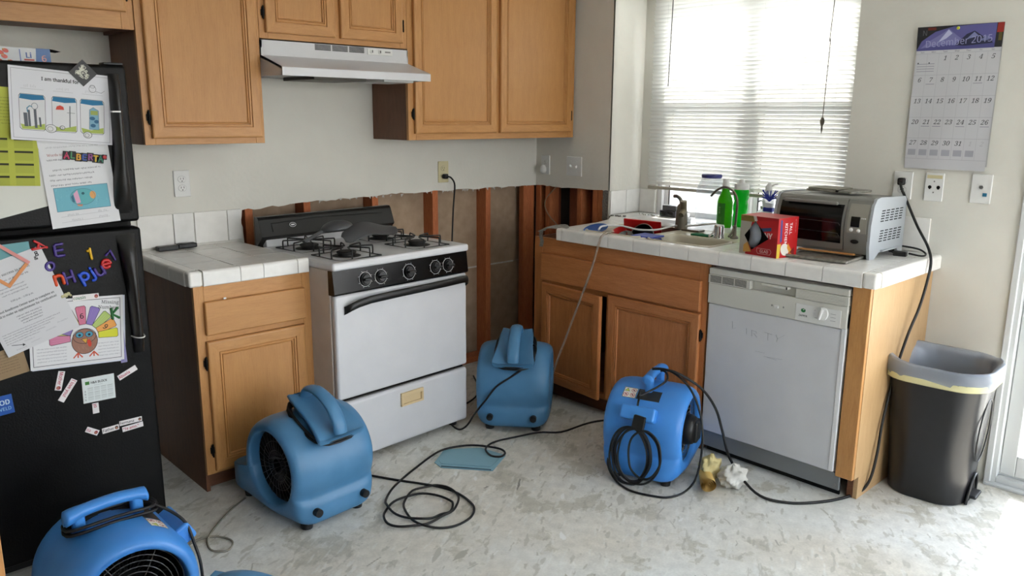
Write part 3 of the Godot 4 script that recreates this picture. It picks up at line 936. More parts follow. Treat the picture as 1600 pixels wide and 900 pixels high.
func lower_cabinets() -> void:
	# left of the stove
	var t := thing("base_cabinet", "oak base cabinet with one drawer and door between fridge and stove", "cabinet", Vector3(-2.447, 0, 0.600), 0.0, "oak base cabinets")
	carcass(t, 0.497, 0.078, 0.852, 0.597, [[0.04, 0.457, 0.11, 0.78]], M.veneer_v, M.veneer_v, true, true)
	bx(t, "frame_rail", M.oak_h, 0.04, 0.457, 0.63, 0.66, -0.019, -0.0004, 0.0015)
	bx(t, "drawer_front", M.oak_fine_h, 0.034, 0.462, 0.655, 0.789, 0.0003, 0.019, 0.006, 2)
	bx(t, "toe_kick", M.veneer_h, 0.016, 0.46, 0.0, 0.078, -0.075, -0.06, 0.0)
	bx(t, "paint_chip", M.white_plastic, 0.112, 0.124, 0.789, 0.797, 0.008, 0.012, 0.002)
	cab_door(t, 0.420, 0.538, Vector3(0.033, 0.092, 0.0003), -1, 0.0, "oak", [0.165, 0.84])
	# sink base: front faces the room, -x; local x runs along +z
	t = thing("sink_cabinet", "reddish oak sink cabinet, left door ajar, false drawer front above two doors", "cabinet", Vector3(-0.62, 0, 0.616), -PI / 2, "oak base cabinets")
	var wdt := 1.078
	wood("oak_red", 91, Color(0.76, 0.50, 0.30), Color(0.64, 0.39, 0.21), 0.45, 0.6, 0.5)  # the oak tones again, turned darker and redder for this cabinet
	bx(t, "side_panel", M.veneer_v, 0.0, 0.016, 0.0, 0.874, -0.60, -0.019, 0.001)
	bx(t, "side_panel", M.veneer_v, wdt - 0.016, wdt, 0.0, 0.874, -0.60, -0.019, 0.001)
	bx(t, "bottom_panel", M.veneer_h, 0.016, wdt - 0.016, 0.10, 0.116, -0.60, -0.019, 0.001)
	bx(t, "back_panel", M.veneer_v, 0.016, wdt - 0.016, 0.116, 0.70, -0.60, -0.594, 0.0)
	bx(t, "toe_kick", M.veneer_h, 0.016, wdt - 0.016, 0.0, 0.10, -0.075, -0.06, 0.0)
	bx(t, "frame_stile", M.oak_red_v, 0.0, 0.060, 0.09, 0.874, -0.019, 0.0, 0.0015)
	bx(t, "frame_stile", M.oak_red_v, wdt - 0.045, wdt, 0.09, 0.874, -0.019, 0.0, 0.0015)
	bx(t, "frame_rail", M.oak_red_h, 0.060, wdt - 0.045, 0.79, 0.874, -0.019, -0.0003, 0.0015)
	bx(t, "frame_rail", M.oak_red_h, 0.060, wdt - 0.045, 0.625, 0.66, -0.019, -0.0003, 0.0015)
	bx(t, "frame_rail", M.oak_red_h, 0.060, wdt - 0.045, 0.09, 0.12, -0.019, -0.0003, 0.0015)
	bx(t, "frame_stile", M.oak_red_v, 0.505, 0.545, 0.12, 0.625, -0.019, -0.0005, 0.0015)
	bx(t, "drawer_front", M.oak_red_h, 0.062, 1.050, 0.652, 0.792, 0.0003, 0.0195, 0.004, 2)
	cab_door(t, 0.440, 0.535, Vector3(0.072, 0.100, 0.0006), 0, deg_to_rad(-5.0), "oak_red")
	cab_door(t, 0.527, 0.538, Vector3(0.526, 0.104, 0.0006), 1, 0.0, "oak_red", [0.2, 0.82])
	# end of the counter run, right of the dishwasher
	t = thing("end_panel", "pale birch end panel with oak stile closing the counter beside the trash can", "panel", Vector3(-0.625, 0, 2.331), -PI / 2)
	bx(t, "stile", M.oak_v, 0.0, 0.068, 0.098, 0.874, -0.020, 0.0, 0.002)
	bx(t, "side_panel", M.birch_v, 0.052, 0.070, 0.098, 0.874, -0.53, -0.0202, 0.001)
	bx(t, "side_panel", M.birch_v, 0.052, 0.0695, 0.0, 0.874, -0.622, -0.531, 0.001)
	bx(t, "kick_panel", M.birch_h, 0.052, 0.0690, 0.0, 0.0975, -0.53, -0.062, 0.001)
	bx(t, "kick_board", M.veneer_h, 0.028, 0.0515, 0.0, 0.0975, -0.075, -0.060, 0.001)

# ---------------------------------------------------------------- fridge
func fridge() -> void:
	var t := thing("fridge", "black top-freezer fridge covered with papers and magnets at the left", "fridge", Vector3(-3.40, 0, 0.80))
	var m := mottled("fridge_black", Color(0.012, 0.013, 0.014), Color(0.026, 0.027, 0.029), 0.42, 2.5, 101, 0.5, 4.0)
	m.metallic_specular = 0.3
	bx(t, "cabinet", m, 0.005, 0.715, 0.03, 1.635, -0.72, -0.075, 0.008, 2)
	bx(t, "gasket", M.black_matt, 0.02, 0.70, 0.07, 1.63, -0.076, -0.063, 0.002)
	bx(t, "freezer_door", m, 0.0, 0.720, 1.145, 1.648, -0.064, 0.0, 0.012, 3)
	bx(t, "fridge_door", m, 0.0, 0.720, 0.062, 1.126, -0.064, 0.0, 0.012, 3)
	bx(t, "base_grille", M.black_matt, 0.02, 0.70, 0.008, 0.055, -0.10, -0.075, 0.003)
	bx(t, "hinge_cover", M.black_satin, 0.03, 0.12, 1.636, 1.655, -0.11, -0.03, 0.004)
	bx(t, "top_cap", M.black_satin, 0.655, 0.715, 1.6482, 1.656, -0.055, -0.01, 0.003)
	# handles: tapered grips, foot of the grip banded with a white ring
	for h in [[1.175, 1.62, 1], [0.70, 1.105, -1]]:
		var P := []
		for k in 13:
			var s := k / 12.0
			var y := lerpf(h[0], h[1], s)
			var e: float = s if h[2] < 0 else 1.0 - s
			var wd := lerpf(0.017, 0.030, smoothstep(0.45, 1.0, e))
			var out := 0.034 + 0.014 * sin(PI * clampf(s, 0.0, 1.0)) - (0.030 * smoothstep(0.86, 1.0, e))
			if s == 0.0 or s == 1.0: out *= 0.55
			var row := PackedVector3Array()
			for q in 14:
				var a := PI * q / 13.0
				row.append(Vector3(0.676 - 0.008 * e - cos(a) * wd, y, sin(a) * out + 0.0005))
			P.append(row)
		var b := MB.new()
		b.grid(P, false, false, 0)
		var lo := PackedVector3Array(P[0])
		var up := PackedVector3Array(P[-1])
		for r in [[lo, Vector3.DOWN], [up, Vector3.UP]]:
			for q in 12: b.tri(r[0][0], r[0][q + 1], r[0][q + 2] if q + 2 < 14 else r[0][13], r[1], r[1], r[1])
		var hd := part(t, "handle", b.mesh(), M.black_satin)
		var yb: float = 0.758 if h[2] < 0 else 1.50
		var rg := []
		for q in 12:
			var a := PI * q / 11.0
			rg.append(Vector3(0.675 - cos(a) * 0.0190, yb, sin(a) * (0.047 if h[2] < 0 else 0.048) + 0.0015))
		var rbm := MB.new()
		rbm.tube(rg, 0.0022, 6)
		if h[2] < 0: part(hd, "band", rbm.mesh(), M.white_plastic)
		else: bx(hd, "mark", M.white_plastic, 0.650, 0.676, 1.500, 1.505, 0.030, 0.050, 0.001)

# ---------------------------------------------------------------- stove
func stove() -> void:
	var t := thing("gas_stove", "white four-burner gas stove with black control panel, pulled out from the opened wall", "stove", Vector3(-1.9475, 0, 0.7734), 0.058)
	var W := 0.752
	bx(t, "body", M.enamel_side, 0.004, W - 0.004, 0.035, 0.872, -0.60, -0.028, 0.004)
	bx(t, "oven_door", M.enamel, 0.006, W - 0.002, 0.314, 0.768, -0.026, 0.006, 0.012, 3)
	bx(t, "drawer", M.enamel, 0.008, W, 0.030, 0.298, -0.026, 0.006, 0.016, 3)
	bx(t, "drawer_gap", M.dark_metal, 0.01, W - 0.01, 0.298, 0.314, -0.03, -0.02, 0.0)
	# drawer pull: recessed almond cup
	var dp := bx(t, "drawer_pull", M.almond, 0.334, 0.460, 0.207, 0.266, 0.0055, 0.0075, 0.0008)
	for q in [[-0.065, 0.065, 0.014, 0.0315], [-0.065, 0.065, -0.0315, -0.021], [-0.065, -0.053, -0.021, 0.014], [0.053, 0.065, -0.021, 0.014]]:
		bx(dp, "pull_rim", M.almond, q[0], q[1], q[2], q[3], 0.0, 0.011, 0.002)
	# control panel, leaning back
	var b := MB.new()
	b.xf = Transform3D(Basis(Vector3(0, 0, 1), Vector3(0, 1, 0), Vector3(-1, 0, 0)), Vector3.ZERO)
	b.extrude(PackedVector2Array([Vector2(-0.03, 0.770), Vector2(0.008, 0.770), Vector2(0.014, 0.778), Vector2(0.002, 0.872), Vector2(-0.03, 0.872)]), -W, 0.0)
	part(t, "control_panel", b.mesh(), mat("panel_black", Color(0.015, 0.015, 0.016), 0.22))
	M.panel_black.metallic_specular = 0.35
	for x in [0.158, 0.240, 0.396, 0.550, 0.627]:
		var ring_b := MB.new()
		var big: float = 0.034 if absf(x - 0.396) < 0.01 else 0.031
		var circ := []
		for k in 28: circ.append(Vector3(cos(TAU * k / 28) * big, sin(TAU * k / 28) * big, 0.0))
		ring_b.tube(circ, 0.0009, 5, true)
		var kx := Transform3D(Basis(Vector3.RIGHT, -0.13), Vector3(x, 0.821, 0.0095))
		var kb := MB.new()
		kb.cyl(Vector3.ZERO, Vector3(0, 0, 0.008), 0.0235, 24)
		kb.cyl(Vector3(0, 0, 0.008), Vector3(0, 0, 0.014), 0.021, 24, 0.019)
		var kn := part(t, "knob", kb.mesh(), M.black_satin)
		kn.transform = kx
		var grip := MB.new()
		grip.rbox(Vector3(0.040, 0.012, 0.018), 0.005, Vector3(0, 0, 0.020), 2)
		part(kn, "grip", grip.mesh(), M.black_satin)
		part(kn, "dial_ring", ring_b.mesh(), M.white_ink, Vector3(0, 0, 0.0008))
		var tick := MB.new()
		for k in 8:
			var a := TAU * k / 8.0 + 0.4
			tick.rbox(Vector3(0.003, 0.002, 0.0004), 0.0, Vector3(cos(a) * (big + 0.005), sin(a) * (big + 0.005), 0.0008))
		part(kn, "dial_mark", tick.mesh(), M.white_ink)
	# oven handle: black bar whose ends turn in
	var P := []
	var path := [[0.048, 0.700, 0.006], [0.052, 0.708, 0.022], [0.066, 0.718, 0.034], [0.10, 0.730, 0.042], [0.16, 0.738, 0.044], [0.30, 0.742, 0.046], [0.45, 0.744, 0.046], [0.60, 0.746, 0.044], [0.69, 0.748, 0.042], [0.722, 0.745, 0.036], [0.738, 0.735, 0.024], [0.742, 0.722, 0.006]]
	for p in path:
		var row := PackedVector3Array()
		for q in 12:
			var a := TAU * q / 12.0
			row.append(Vector3(p[0], p[1] + sin(a) * 0.017, p[2] + cos(a) * 0.009))
		P.append(row)
	b = MB.new()
	b.grid(P, false, true)
	part(t, "oven_handle", b.mesh(), M.black_satin)
	# cooktop with a rolled edge
	var top := bx(t, "cooktop", M.enamel, -0.004, W + 0.004, 0.873, 0.907, -0.565, 0.016, 0.011, 3)
	for f in [[0.07, 0.035], [0.68, 0.035], [0.07, 0.06], [0.68, 0.06]]:
		pass
	# backguard
	bx(t, "back_panel", M.enamel, 0.03, W - 0.006, 0.902, 0.962, -0.590, -0.556, 0.004)
	b = MB.new()
	b.xf = Transform3D(Basis(Vector3(0, 0, 1), Vector3(0, 1, 0), Vector3(-1, 0, 0)), Vector3.ZERO)
	b.extrude(PackedVector2Array([Vector2(-0.60, 0.90), Vector2(-0.545, 0.948), Vector2(-0.538, 0.956), Vector2(-0.566, 1.030), Vector2(-0.576, 1.042), Vector2(-0.60, 1.043)]), -W, 0.0)
	var bg := part(t, "backguard", b.mesh(), mat("worn_black", Color(0.035, 0.035, 0.036), 0.38))
	b = MB.new()
	b.tube([Vector3(0.06, 0.975, -0.5433), Vector3(0.06, 1.012, -0.5575), Vector3(0.30, 1.021, -0.561), Vector3(0.69, 1.012, -0.5575)], 0.0016, 5)
	part(bg, "crease", b.mesh(), M.black_matt)
	b = MB.new()
	b.xf = Transform3D(Basis(Vector3.RIGHT, -0.36), Vector3(0.168, 0.998, -0.552))
	b.lathe([Vector2(0.0, 0.0), Vector2(0.016, 0.0)], 20, Vector3.ZERO, 1.0, 1.0)
	var oval := []
	for k in 24: oval.append(Vector3(cos(TAU * k / 24) * 0.0165, sin(TAU * k / 24) * 0.010, 0.0005))
	b = MB.new()
	b.xf = Transform3D(Basis(Vector3.RIGHT, -0.36), Vector3(0.168, 0.998, -0.5535))
	b.tube(oval, 0.0012, 5, true)
	b.rbox(Vector3(0.018, 0.006, 0.0006), 0.0, Vector3(0, 0, 0.0006))
	part(bg, "emblem", b.mesh(), M.white_ink)
	# burners and grates
	for q in [[0.155, -0.115], [0.150, -0.395], [0.560, -0.130], [0.560, -0.405]]:
		var bowl := MB.new()
		bowl.lathe([Vector2(0.062, 0.0008), Vector2(0.050, 0.0035), Vector2(0.040, 0.001), Vector2(0.0, 0.001)], 24)
		var bw := part(t, "burner", bowl.mesh(), M.dark_metal, Vector3(q[0], 0.907, q[1]))
		var cap := MB.new()
		cap.lathe([Vector2(0.038, 0.001), Vector2(0.036, 0.012), Vector2(0.042, 0.013), Vector2(0.042, 0.019), Vector2(0.034, 0.022), Vector2(0.012, 0.021), Vector2(0.0, 0.020)], 24)
		part(bw, "burner_cap", cap.mesh(), mat("burner_grey", Color(0.16, 0.155, 0.15), 0.6, 0.4))
		var gr := MB.new()
		var hs := 0.105
		gr.tube([Vector3(-hs, 0.003, -hs), Vector3(hs, 0.003, -hs), Vector3(hs, 0.003, hs), Vector3(-hs, 0.003, hs)], 0.0032, 6, true)
		for k in 4:
			gr.xf = Transform3D(Basis(Vector3.UP, k * PI / 2), Vector3.ZERO)
			gr.tube(smooth_path([Vector3(hs, 0.003, -0.045), Vector3(hs, 0.036, -0.045), Vector3(hs - 0.012, 0.040, -0.043), Vector3(0.03, 0.040, -0.012), Vector3(0.022, 0.040, 0.0), Vector3(0.03, 0.040, 0.012), Vector3(hs - 0.012, 0.040, 0.043), Vector3(hs, 0.036, 0.045), Vector3(hs, 0.003, 0.045)], 4), 0.0034, 6)
		part(bw, "grate", gr.mesh(), M.black_satin)
	for q in [[0.05, -0.05], [0.70, -0.05], [0.05, -0.55], [0.70, -0.55]]:
		var ft := MB.new()
		ft.cyl(Vector3(q[0], 0.0, q[1]), Vector3(q[0], 0.037, q[1]), 0.02, 14)
		part(t, "foot", ft.mesh(), M.black_satin)
	# utensils left lying on the grates
	var ug := mat("utensil_grey", Color(0.27, 0.275, 0.285), 0.45)
	var xs := t.transform
	P = []
	for k in 22:
		var s := k / 21.0
		var row := PackedVector3Array()
		var half := lerpf(0.026, 0.048, sin(PI * clampf(s * 0.9 + 0.1, 0.0, 1.0))) * (0.6 if s < 0.04 or s > 0.96 else 1.0)
		var y := 0.978 + 0.016 * sin(s * TAU * 0.95 - 0.9) + 0.010 * s
		for q in 9:
			var v := q / 8.0 * 2.0 - 1.0
			row.append(xs * Vector3(0.225 + s * 0.345, y + v * half * 0.50 - 0.006 * v * v, -0.235 - s * 0.06 - v * half * 0.86))
		P.append(row)
	b = MB.new()
	b.grid(P, false, false, 1)
	var P2 := []
	for r in P:
		var row := PackedVector3Array()
		for p in r: row.append(p - Vector3(0, 0.004, 0))
		P2.append(row)
	b.grid(P2, false, false, -1)
	for k in 21:
		b.flat(P[k][0], P[k + 1][0], P2[k + 1][0], P2[k][0], P[k][4])
		b.flat(P[k][8], P[k + 1][8], P2[k + 1][8], P2[k][8], P[k][4])
	solo("spatula", "wavy dark grey rubber spatula lying across the stove grates", "utensil", b.mesh(), ug)
	b = MB.new()
	b.xf = xs * Transform3D(Basis(Vector3.UP, -0.35) * Basis(Vector3.BACK, 0.10), Vector3(0.262, 0.990, -0.335))
	var prof := []
	for k in 9:
		var a := k / 8.0 * PI * 0.5
		prof.append(Vector2(sin(a) * 0.056, cos(a) * 0.040))
	prof.append(Vector2(0.052, -0.001))
	b.lathe(prof, 24, Vector3.ZERO, 1.35, 0.9)
	b.tube(smooth_path([Vector3(-0.060, 0.003, 0.0), Vector3(-0.09, -0.004, 0.02), Vector3(-0.14, -0.016, 0.05), Vector3(-0.17, -0.022, 0.065)], 4), 0.013, 8, false, 0.5)
	solo("serving_spoon", "dark grey plastic serving spoon lying face down on the stove", "utensil", b.mesh(), ug)

# ---------------------------------------------------------------- dishwasher
func dishwasher() -> void:
	var t := thing("dishwasher", "white dishwasher with a round dial and faint DIRTY marks under the counter", "dishwasher", Vector3(-0.625, 0, 1.700), -PI / 2)
	var W := 0.624
	var cream := mat("dw_cream", Color(0.80, 0.795, 0.76), 0.38)
	bx(t, "tub", M.enamel_side, 0.01, W - 0.01, 0.10, 0.86, -0.58, -0.03, 0.003)
	bx(t, "door_panel", M.enamel, 0.004, W - 0.004, 0.108, 0.700, -0.03, 0.0, 0.007, 2)
	bx(t, "edge_trim", M.vinyl, W - 0.022, W - 0.002, 0.112, 0.765, -0.02, 0.0035, 0.003)
	bx(t, "console", cream, 0.002, W - 0.002, 0.7005, 0.7925, -0.03, 0.006, 0.005, 2)
	bx(t, "console", cream, 0.002, W - 0.002, 0.8305, 0.858, -0.03, 0.006, 0.005, 2)
	bx(t, "console_band", cream, 0.002, 0.204, 0.7927, 0.8303, -0.03, 0.0082, 0.002)
	bx(t, "console_band", cream, 0.407, W - 0.002, 0.7927, 0.8303, -0.03, 0.0082, 0.002)
	for k in 3:
		for s in 6:
			bx(t, "vent_slot", M.black_matt, 0.012 + k * 0.060, 0.067 + k * 0.060, 0.7985 + s * 0.0050, 0.8010 + s * 0.0050, 0.0080, 0.0090, 0.0)
	# latch pocket
	bx(t, "latch_pocket", cream, 0.204, 0.407, 0.7927, 0.8303, -0.03, -0.016, 0.001)
	bx(t, "latch_handle", cream, 0.255, 0.375, 0.818, 0.8303, -0.016, 0.011, 0.003)
	bx(t, "latch_slot", M.black_matt, 0.366, 0.371, 0.819, 0.829, 0.0108, 0.0118, 0.0)
	for k in 6: bx(t, "rib", cream, 0.420, 0.612, 0.7935 + k * 0.0062, 0.7968 + k * 0.0062, 0.0080, 0.0100, 0.001)
	bx(t, "control_plate", M.white_plastic, 0.412, 0.598, 0.703, 0.772, 0.0055, 0.0075, 0.002)
	var b := MB.new()
	b.cyl(Vector3(0.522, 0.748, 0.0075), Vector3(0.522, 0.748, 0.016), 0.027, 28, 0.025)
	var kn := part(t, "dial", b.mesh(), M.white_plastic)
	b = MB.new()
	b.xf = Transform3D(Basis(Vector3.BACK, -0.25), Vector3(0.522, 0.748, 0.021))
	b.rbox(Vector3(0.013, 0.048, 0.012), 0.004, Vector3.ZERO, 2)
	part(kn, "grip", b.mesh(), M.white_plastic)
	var c := Canvas.new(self, 260, 96, Color(0.86, 0.86, 0.85))
	c.ell(44, 34, 14, 12, Color(0.10, 0.42, 0.20))
	c.poly([Vector2(34, 20), Vector2(44, 28), Vector2(54, 20), Vector2(46, 34)], Color(0.86, 0.86, 0.85))
	c.text("ZAPPER", 44, 66, 15, Color(0.12, 0.14, 0.14), "bold", 0.0, 0)
	for k in 3: c.rect(110 + k * 2, 20 + k * 22, 22, 2, Color(0.45, 0.45, 0.45))
	for k in 3: c.rect(204, 24 + k * 20, 30, 2, Color(0.45, 0.45, 0.45))
	var lm := MB.new()
	lm.quad(Vector3(0.414, 0.705, 0), Vector3(0.596, 0.705, 0), Vector3(0.596, 0.770, 0), Vector3(0.414, 0.770, 0), Vector3.BACK)
	part(t, "printed_label", lm.mesh(), printed(c, 0.4), Vector3(0, 0, 0.0078))
	b = MB.new()
	b.rbox(Vector3(0.020, 0.014, 0.010), 0.003, Vector3(0.330, 0.742, 0.010))
	part(t, "selector", b.mesh(), M.white_plastic)
	for x in [0.305, 0.356]: bx(t, "selector_mark", M.grey_plastic, x, x + 0.006, 0.740, 0.747, 0.0058, 0.0064, 0.0)
	bx(t, "kick_plate", mat("dw_kick", Color(0.50, 0.51, 0.52), 0.45, 0.2), 0.01, W + 0.022, 0.034, 0.106, -0.022, -0.012, 0.002)
	bx(t, "kick_lower", M.black_matt, 0.01, W + 0.01, 0.0, 0.05, -0.06, -0.05, 0.0)
	b = MB.new()
	b.cyl(Vector3(W + 0.006, 0.055, -0.012), Vector3(W + 0.006, 0.055, -0.0105), 0.004, 10)
	part(t, "screw", b.mesh(), M.grey_plastic)
	# half-rubbed-out marker writing
	b = MB.new()
	var pen := [[[0.128, 0.628], [0.131, 0.596]], [[0.131, 0.596], [0.143, 0.600], [0.147, 0.603]], [[0.197, 0.610], [0.199, 0.585]], [[0.222, 0.607], [0.224, 0.580]], [[0.222, 0.607], [0.243, 0.604], [0.246, 0.598], [0.238, 0.594], [0.228, 0.594]], [[0.236, 0.592], [0.249, 0.580]], [[0.279, 0.610], [0.318, 0.606]], [[0.297, 0.608], [0.299, 0.578]], [[0.333, 0.609], [0.341, 0.594]], [[0.372, 0.616], [0.341, 0.594], [0.338, 0.580]], [[0.245, 0.520], [0.290, 0.521]], [[0.285, 0.507], [0.345, 0.502]], [[0.30, 0.506], [0.37, 0.511]]]
	for s in pen:
		var pp := []
		for q in s: pp.append(Vector3(q[0], q[1] + 0.012, 0.0003))
		b.tube(pp, 0.0011, 4, false, 0.2)
	part(t, "marker_writing", b.mesh(), mat("marker", Color(0.50, 0.51, 0.54), 0.6), Vector3.ZERO, Vector3.ZERO, "faint grey marker word DIRTY")

# ---------------------------------------------------------------- tiled worktops
func field(t: Node, x0: float, x1: float, z0: float, z1: float, ox: float, oz: float, hole: Rect2, top: float, rng: RandomNumberGenerator) -> void:
	var s := 0.1535
	var ix := floori((x0 - ox) / s)
	while ox + ix * s < x1 - 0.004:
		var iz := floori((z0 - oz) / s)
		while oz + iz * s < z1 - 0.004:
			var a := Vector2(maxf(x0, ox + ix * s + 0.0015), maxf(z0, oz + iz * s + 0.0015))
			var e := Vector2(minf(x1, ox + (ix + 1) * s - 0.0015), minf(z1, oz + (iz + 1) * s - 0.0015))
			var pieces := [Rect2(a, e - a)]
			if hole.size.x > 0.0 and pieces[0].intersects(hole):
				var r: Rect2 = pieces[0]
				pieces = []
				if r.position.x < hole.position.x: pieces.append(Rect2(r.position, Vector2(hole.position.x - r.position.x, r.size.y)))
				if r.end.x > hole.end.x: pieces.append(Rect2(Vector2(hole.end.x, r.position.y), Vector2(r.end.x - hole.end.x, r.size.y)))
				var mx0 := maxf(r.position.x, hole.position.x)
				var mx1 := minf(r.end.x, hole.end.x)
				if r.position.y < hole.position.y: pieces.append(Rect2(Vector2(mx0, r.position.y), Vector2(mx1 - mx0, hole.position.y - r.position.y)))
				if r.end.y > hole.end.y: pieces.append(Rect2(Vector2(mx0, hole.end.y), Vector2(mx1 - mx0, r.end.y - hole.end.y)))
			for r in pieces:
				if r.size.x < 0.008 or r.size.y < 0.008: continue
				var dy := rng.randf_range(-0.0004, 0.0004)
				bx(t, "tile", M.tile if rng.randf() < 0.6 else M.tile_b, r.position.x, r.end.x, top - 0.008, top + dy, r.position.y, r.end.y, 0.0018)
			iz += 1
		ix += 1

# front piece of the worktop: flat ends, only the upper front edge is rounded. Runs along x, its face at z = 0
func edge_tile(t: Node, m: Material, at: Vector3, turn: float, length: float, deep: float, high: float) -> void:
	var key := "edge %.4f %.4f" % [length, deep]
	if not boxes.has(key):
		var pp := PackedVector2Array([Vector2(-deep, 0.0), Vector2(-0.003, 0.0), Vector2(0.0, 0.003)])
		for k in 7:
			var a := PI * 0.5 * k / 6.0
			pp.append(Vector2(-0.013 + cos(a) * 0.013, high - 0.013 + sin(a) * 0.013))
		pp.append(Vector2(-deep, high))
		var b := MB.new()
		b.xf = Transform3D(Basis(Vector3(0, 0, 1), Vector3(0, 1, 0), Vector3(-1, 0, 0)), Vector3.ZERO)
		b.extrude(pp, -length, 0.0)
		boxes[key] = b.mesh()
	part(t, "edge_tile", boxes[key], m, at, Vector3(0, turn, 0))

func worktops() -> void:
	var rng := RandomNumberGenerator.new()
	rng.seed = 15
	# small one left of the stove
	var t := thing("tiled_worktop", "small white tiled worktop on the base cabinet left of the stove", "worktop")
	var top := 0.912
	bx(t, "bed", M.grout, -2.462, -1.984, 0.853, top - 0.004, 0.002, 0.610, 0.003)
	field(t, -2.420, -1.982, 0.002, 0.575, -2.420, 0.575 - 0.1535 * 4, Rect2(), top, rng)
	var js := [-2.467, -2.432, -2.290, -2.148, -2.000, -1.963]
	js = [-2.467, -2.412, -2.262, -2.165, -2.014, -1.963]
	for k in js.size() - 1:
		if k == 0: bx(t, "edge_tile", M.tile, js[k], js[k + 1] - 0.0012, 0.852, top + 0.0008, 0.577, 0.620, 0.011, 3)
		else: edge_tile(t, M.tile if k % 2 == 0 else M.tile_b, Vector3(js[k] + 0.0012, 0.852, 0.620), 0.0, js[k + 1] - js[k] - 0.0024, 0.043, top + 0.0008 - 0.852)
	for k in 4:
		var z0 := maxf(0.004, 0.575 - 0.1535 * (k + 1) + 0.0012)
		edge_tile(t, M.tile, Vector3(-2.468, 0.852, z0), -PI / 2, 0.575 - 0.1535 * k - 0.0012 - z0, 0.046, top + 0.0008 - 0.852)
	# long one along the window wall
	t = thing("tiled_worktop", "long white tiled worktop with built-in sink along the window wall", "worktop")
	top = 0.936
	var hole := Rect2(-0.592, 0.905, 0.472, 0.765)
	for q in [[-0.645, -0.592, 0.83, 2.420], [-0.120, 0.0, 0.72, 2.420], [-0.592, -0.120, 0.80, 0.905], [-0.592, -0.120, 1.670, 2.420]]:
		bx(t, "bed", M.grout, q[0], q[1], 0.877, top - 0.004, q[2], q[3], 0.0)
	field(t, -0.600, -0.001, 0.836, 2.374, -0.600, 0.836 - 0.1535 * 3, hole, top, rng)
	for k in range(-1, 11):
		var z0 := 0.836 + 0.1535 * k
		var z1 := z0 + 0.1535
		if k == -1: z0 = 0.800
		if k == 10: z1 = 2.4255
		if k == 10: bx(t, "edge_tile", M.tile, -0.652, -0.602, 0.876, top + 0.0008, z0 + 0.0012, z1, 0.012, 3)
		else: edge_tile(t, M.tile if k % 3 else M.tile_b, Vector3(-0.652, 0.876, z0 + 0.0012), -PI / 2, z1 - z0 - 0.0024, 0.050, top + 0.0008 - 0.876)
	for k in 4:
		var x0 := -0.600 + 0.1535 * k
		edge_tile(t, M.tile, Vector3(x0 + 0.0012, 0.876, 2.4262), 0.0, minf(x0 + 0.1523, -0.0015) - x0 - 0.0012, 0.049, top + 0.0008 - 0.876)
	# cut end by the opened corner
	for q in [[[-0.600, 0.834], [-0.600, 0.797], [-0.30, 0.775], [-0.30, 0.834]], [[-0.297, 0.834], [-0.297, 0.774], [-0.16, 0.735], [-0.16, 0.834]], [[-0.157, 0.834], [-0.157, 0.734], [-0.002, 0.625], [-0.002, 0.834]]]:
		var pp := PackedVector2Array()
		for c in q: pp.append(Vector2(c[0], -c[1]))
		var b := MB.new()
		b.xf = Transform3D(Basis(Vector3.RIGHT, -PI / 2), Vector3.ZERO)
		b.extrude(pp, top - 0.05, top)
		part(t, "tile", b.mesh(), M.tile)
	# window ledge
	t = thing("tiled_sill", "white tiled window ledge behind the sink, under the blind", "window ledge")
	bx(t, "bed", M.grout, 0.0, 0.30, 0.886, top - 0.004, 0.606, 1.98, 0.0)
	field(t, 0.002, 0.300, 0.615, 1.978, 0.002, 0.615, Rect2(), top, rng)
	# sink with two basins
	var sk := mat("sink_cream", Color(0.80, 0.775, 0.70), 0.28)
	t = thing("sink", "cream double-basin sink set in the tiled worktop", "sink", Vector3(0, top, 0))
	for q in [[0.909, 1.272, -0.588, -0.165], [1.300, 1.662, -0.588, -0.350]]:
		var cx: float = (q[2] + q[3]) * 0.5
		var cz: float = (q[0] + q[1]) * 0.5
		var hx: float = (q[3] - q[2]) * 0.5
		var hz: float = (q[1] - q[0]) * 0.5
		var P := []
		for st in [[0.0, -0.030], [0.0, 0.001], [0.006, 0.004], [0.012, 0.001], [0.016, -0.010], [0.022, -0.13], [0.034, -0.155], [0.062, -0.168], [0.115, -0.170]]:
			var row := PackedVector3Array()
			var r := maxf(0.055 - st[0] * 0.3, 0.01)
			for cn in 4:
				for k in 6:
					var a: float = cn * PI / 2 + k / 5.0 * PI / 2
					var ctr := Vector2((hx - st[0] - r) * (1 if cn == 0 or cn == 3 else -1), (hz - st[0] - r) * (1 if cn < 2 else -1))
					row.append(Vector3(cx + ctr.x + cos(a) * r, st[1], cz + ctr.y + sin(a) * r))
			P.append(row)
		var b := MB.new()
		b.grid(P, false, true, 2)
		part(t, "basin", b.mesh(), sk)
		bx(t, "basin_floor", sk, cx - hx + 0.1, cx + hx - 0.1, -0.172, -0.1702, cz - hz + 0.1, cz + hz - 0.1, 0.0)
		b = MB.new()
		b.lathe([Vector2(0.0, 0.001), Vector2(0.03, 0.0), Vector2(0.042, 0.004), Vector2(0.044, 0.0)], 20, Vector3(cx, -0.169, cz))
		part(t, "drain", b.mesh(), M.steel)
	bx(t, "deck", sk, -0.592, -0.120, -0.03, -0.0005, 1.271, 1.301, 0.006)
	bx(t, "deck", sk, -0.352, -0.120, -0.03, -0.001, 1.300, 1.670, 0.006)
	bx(t, "deck", sk, -0.168, -0.120, -0.03, -0.001, 0.905, 1.272, 0.006)

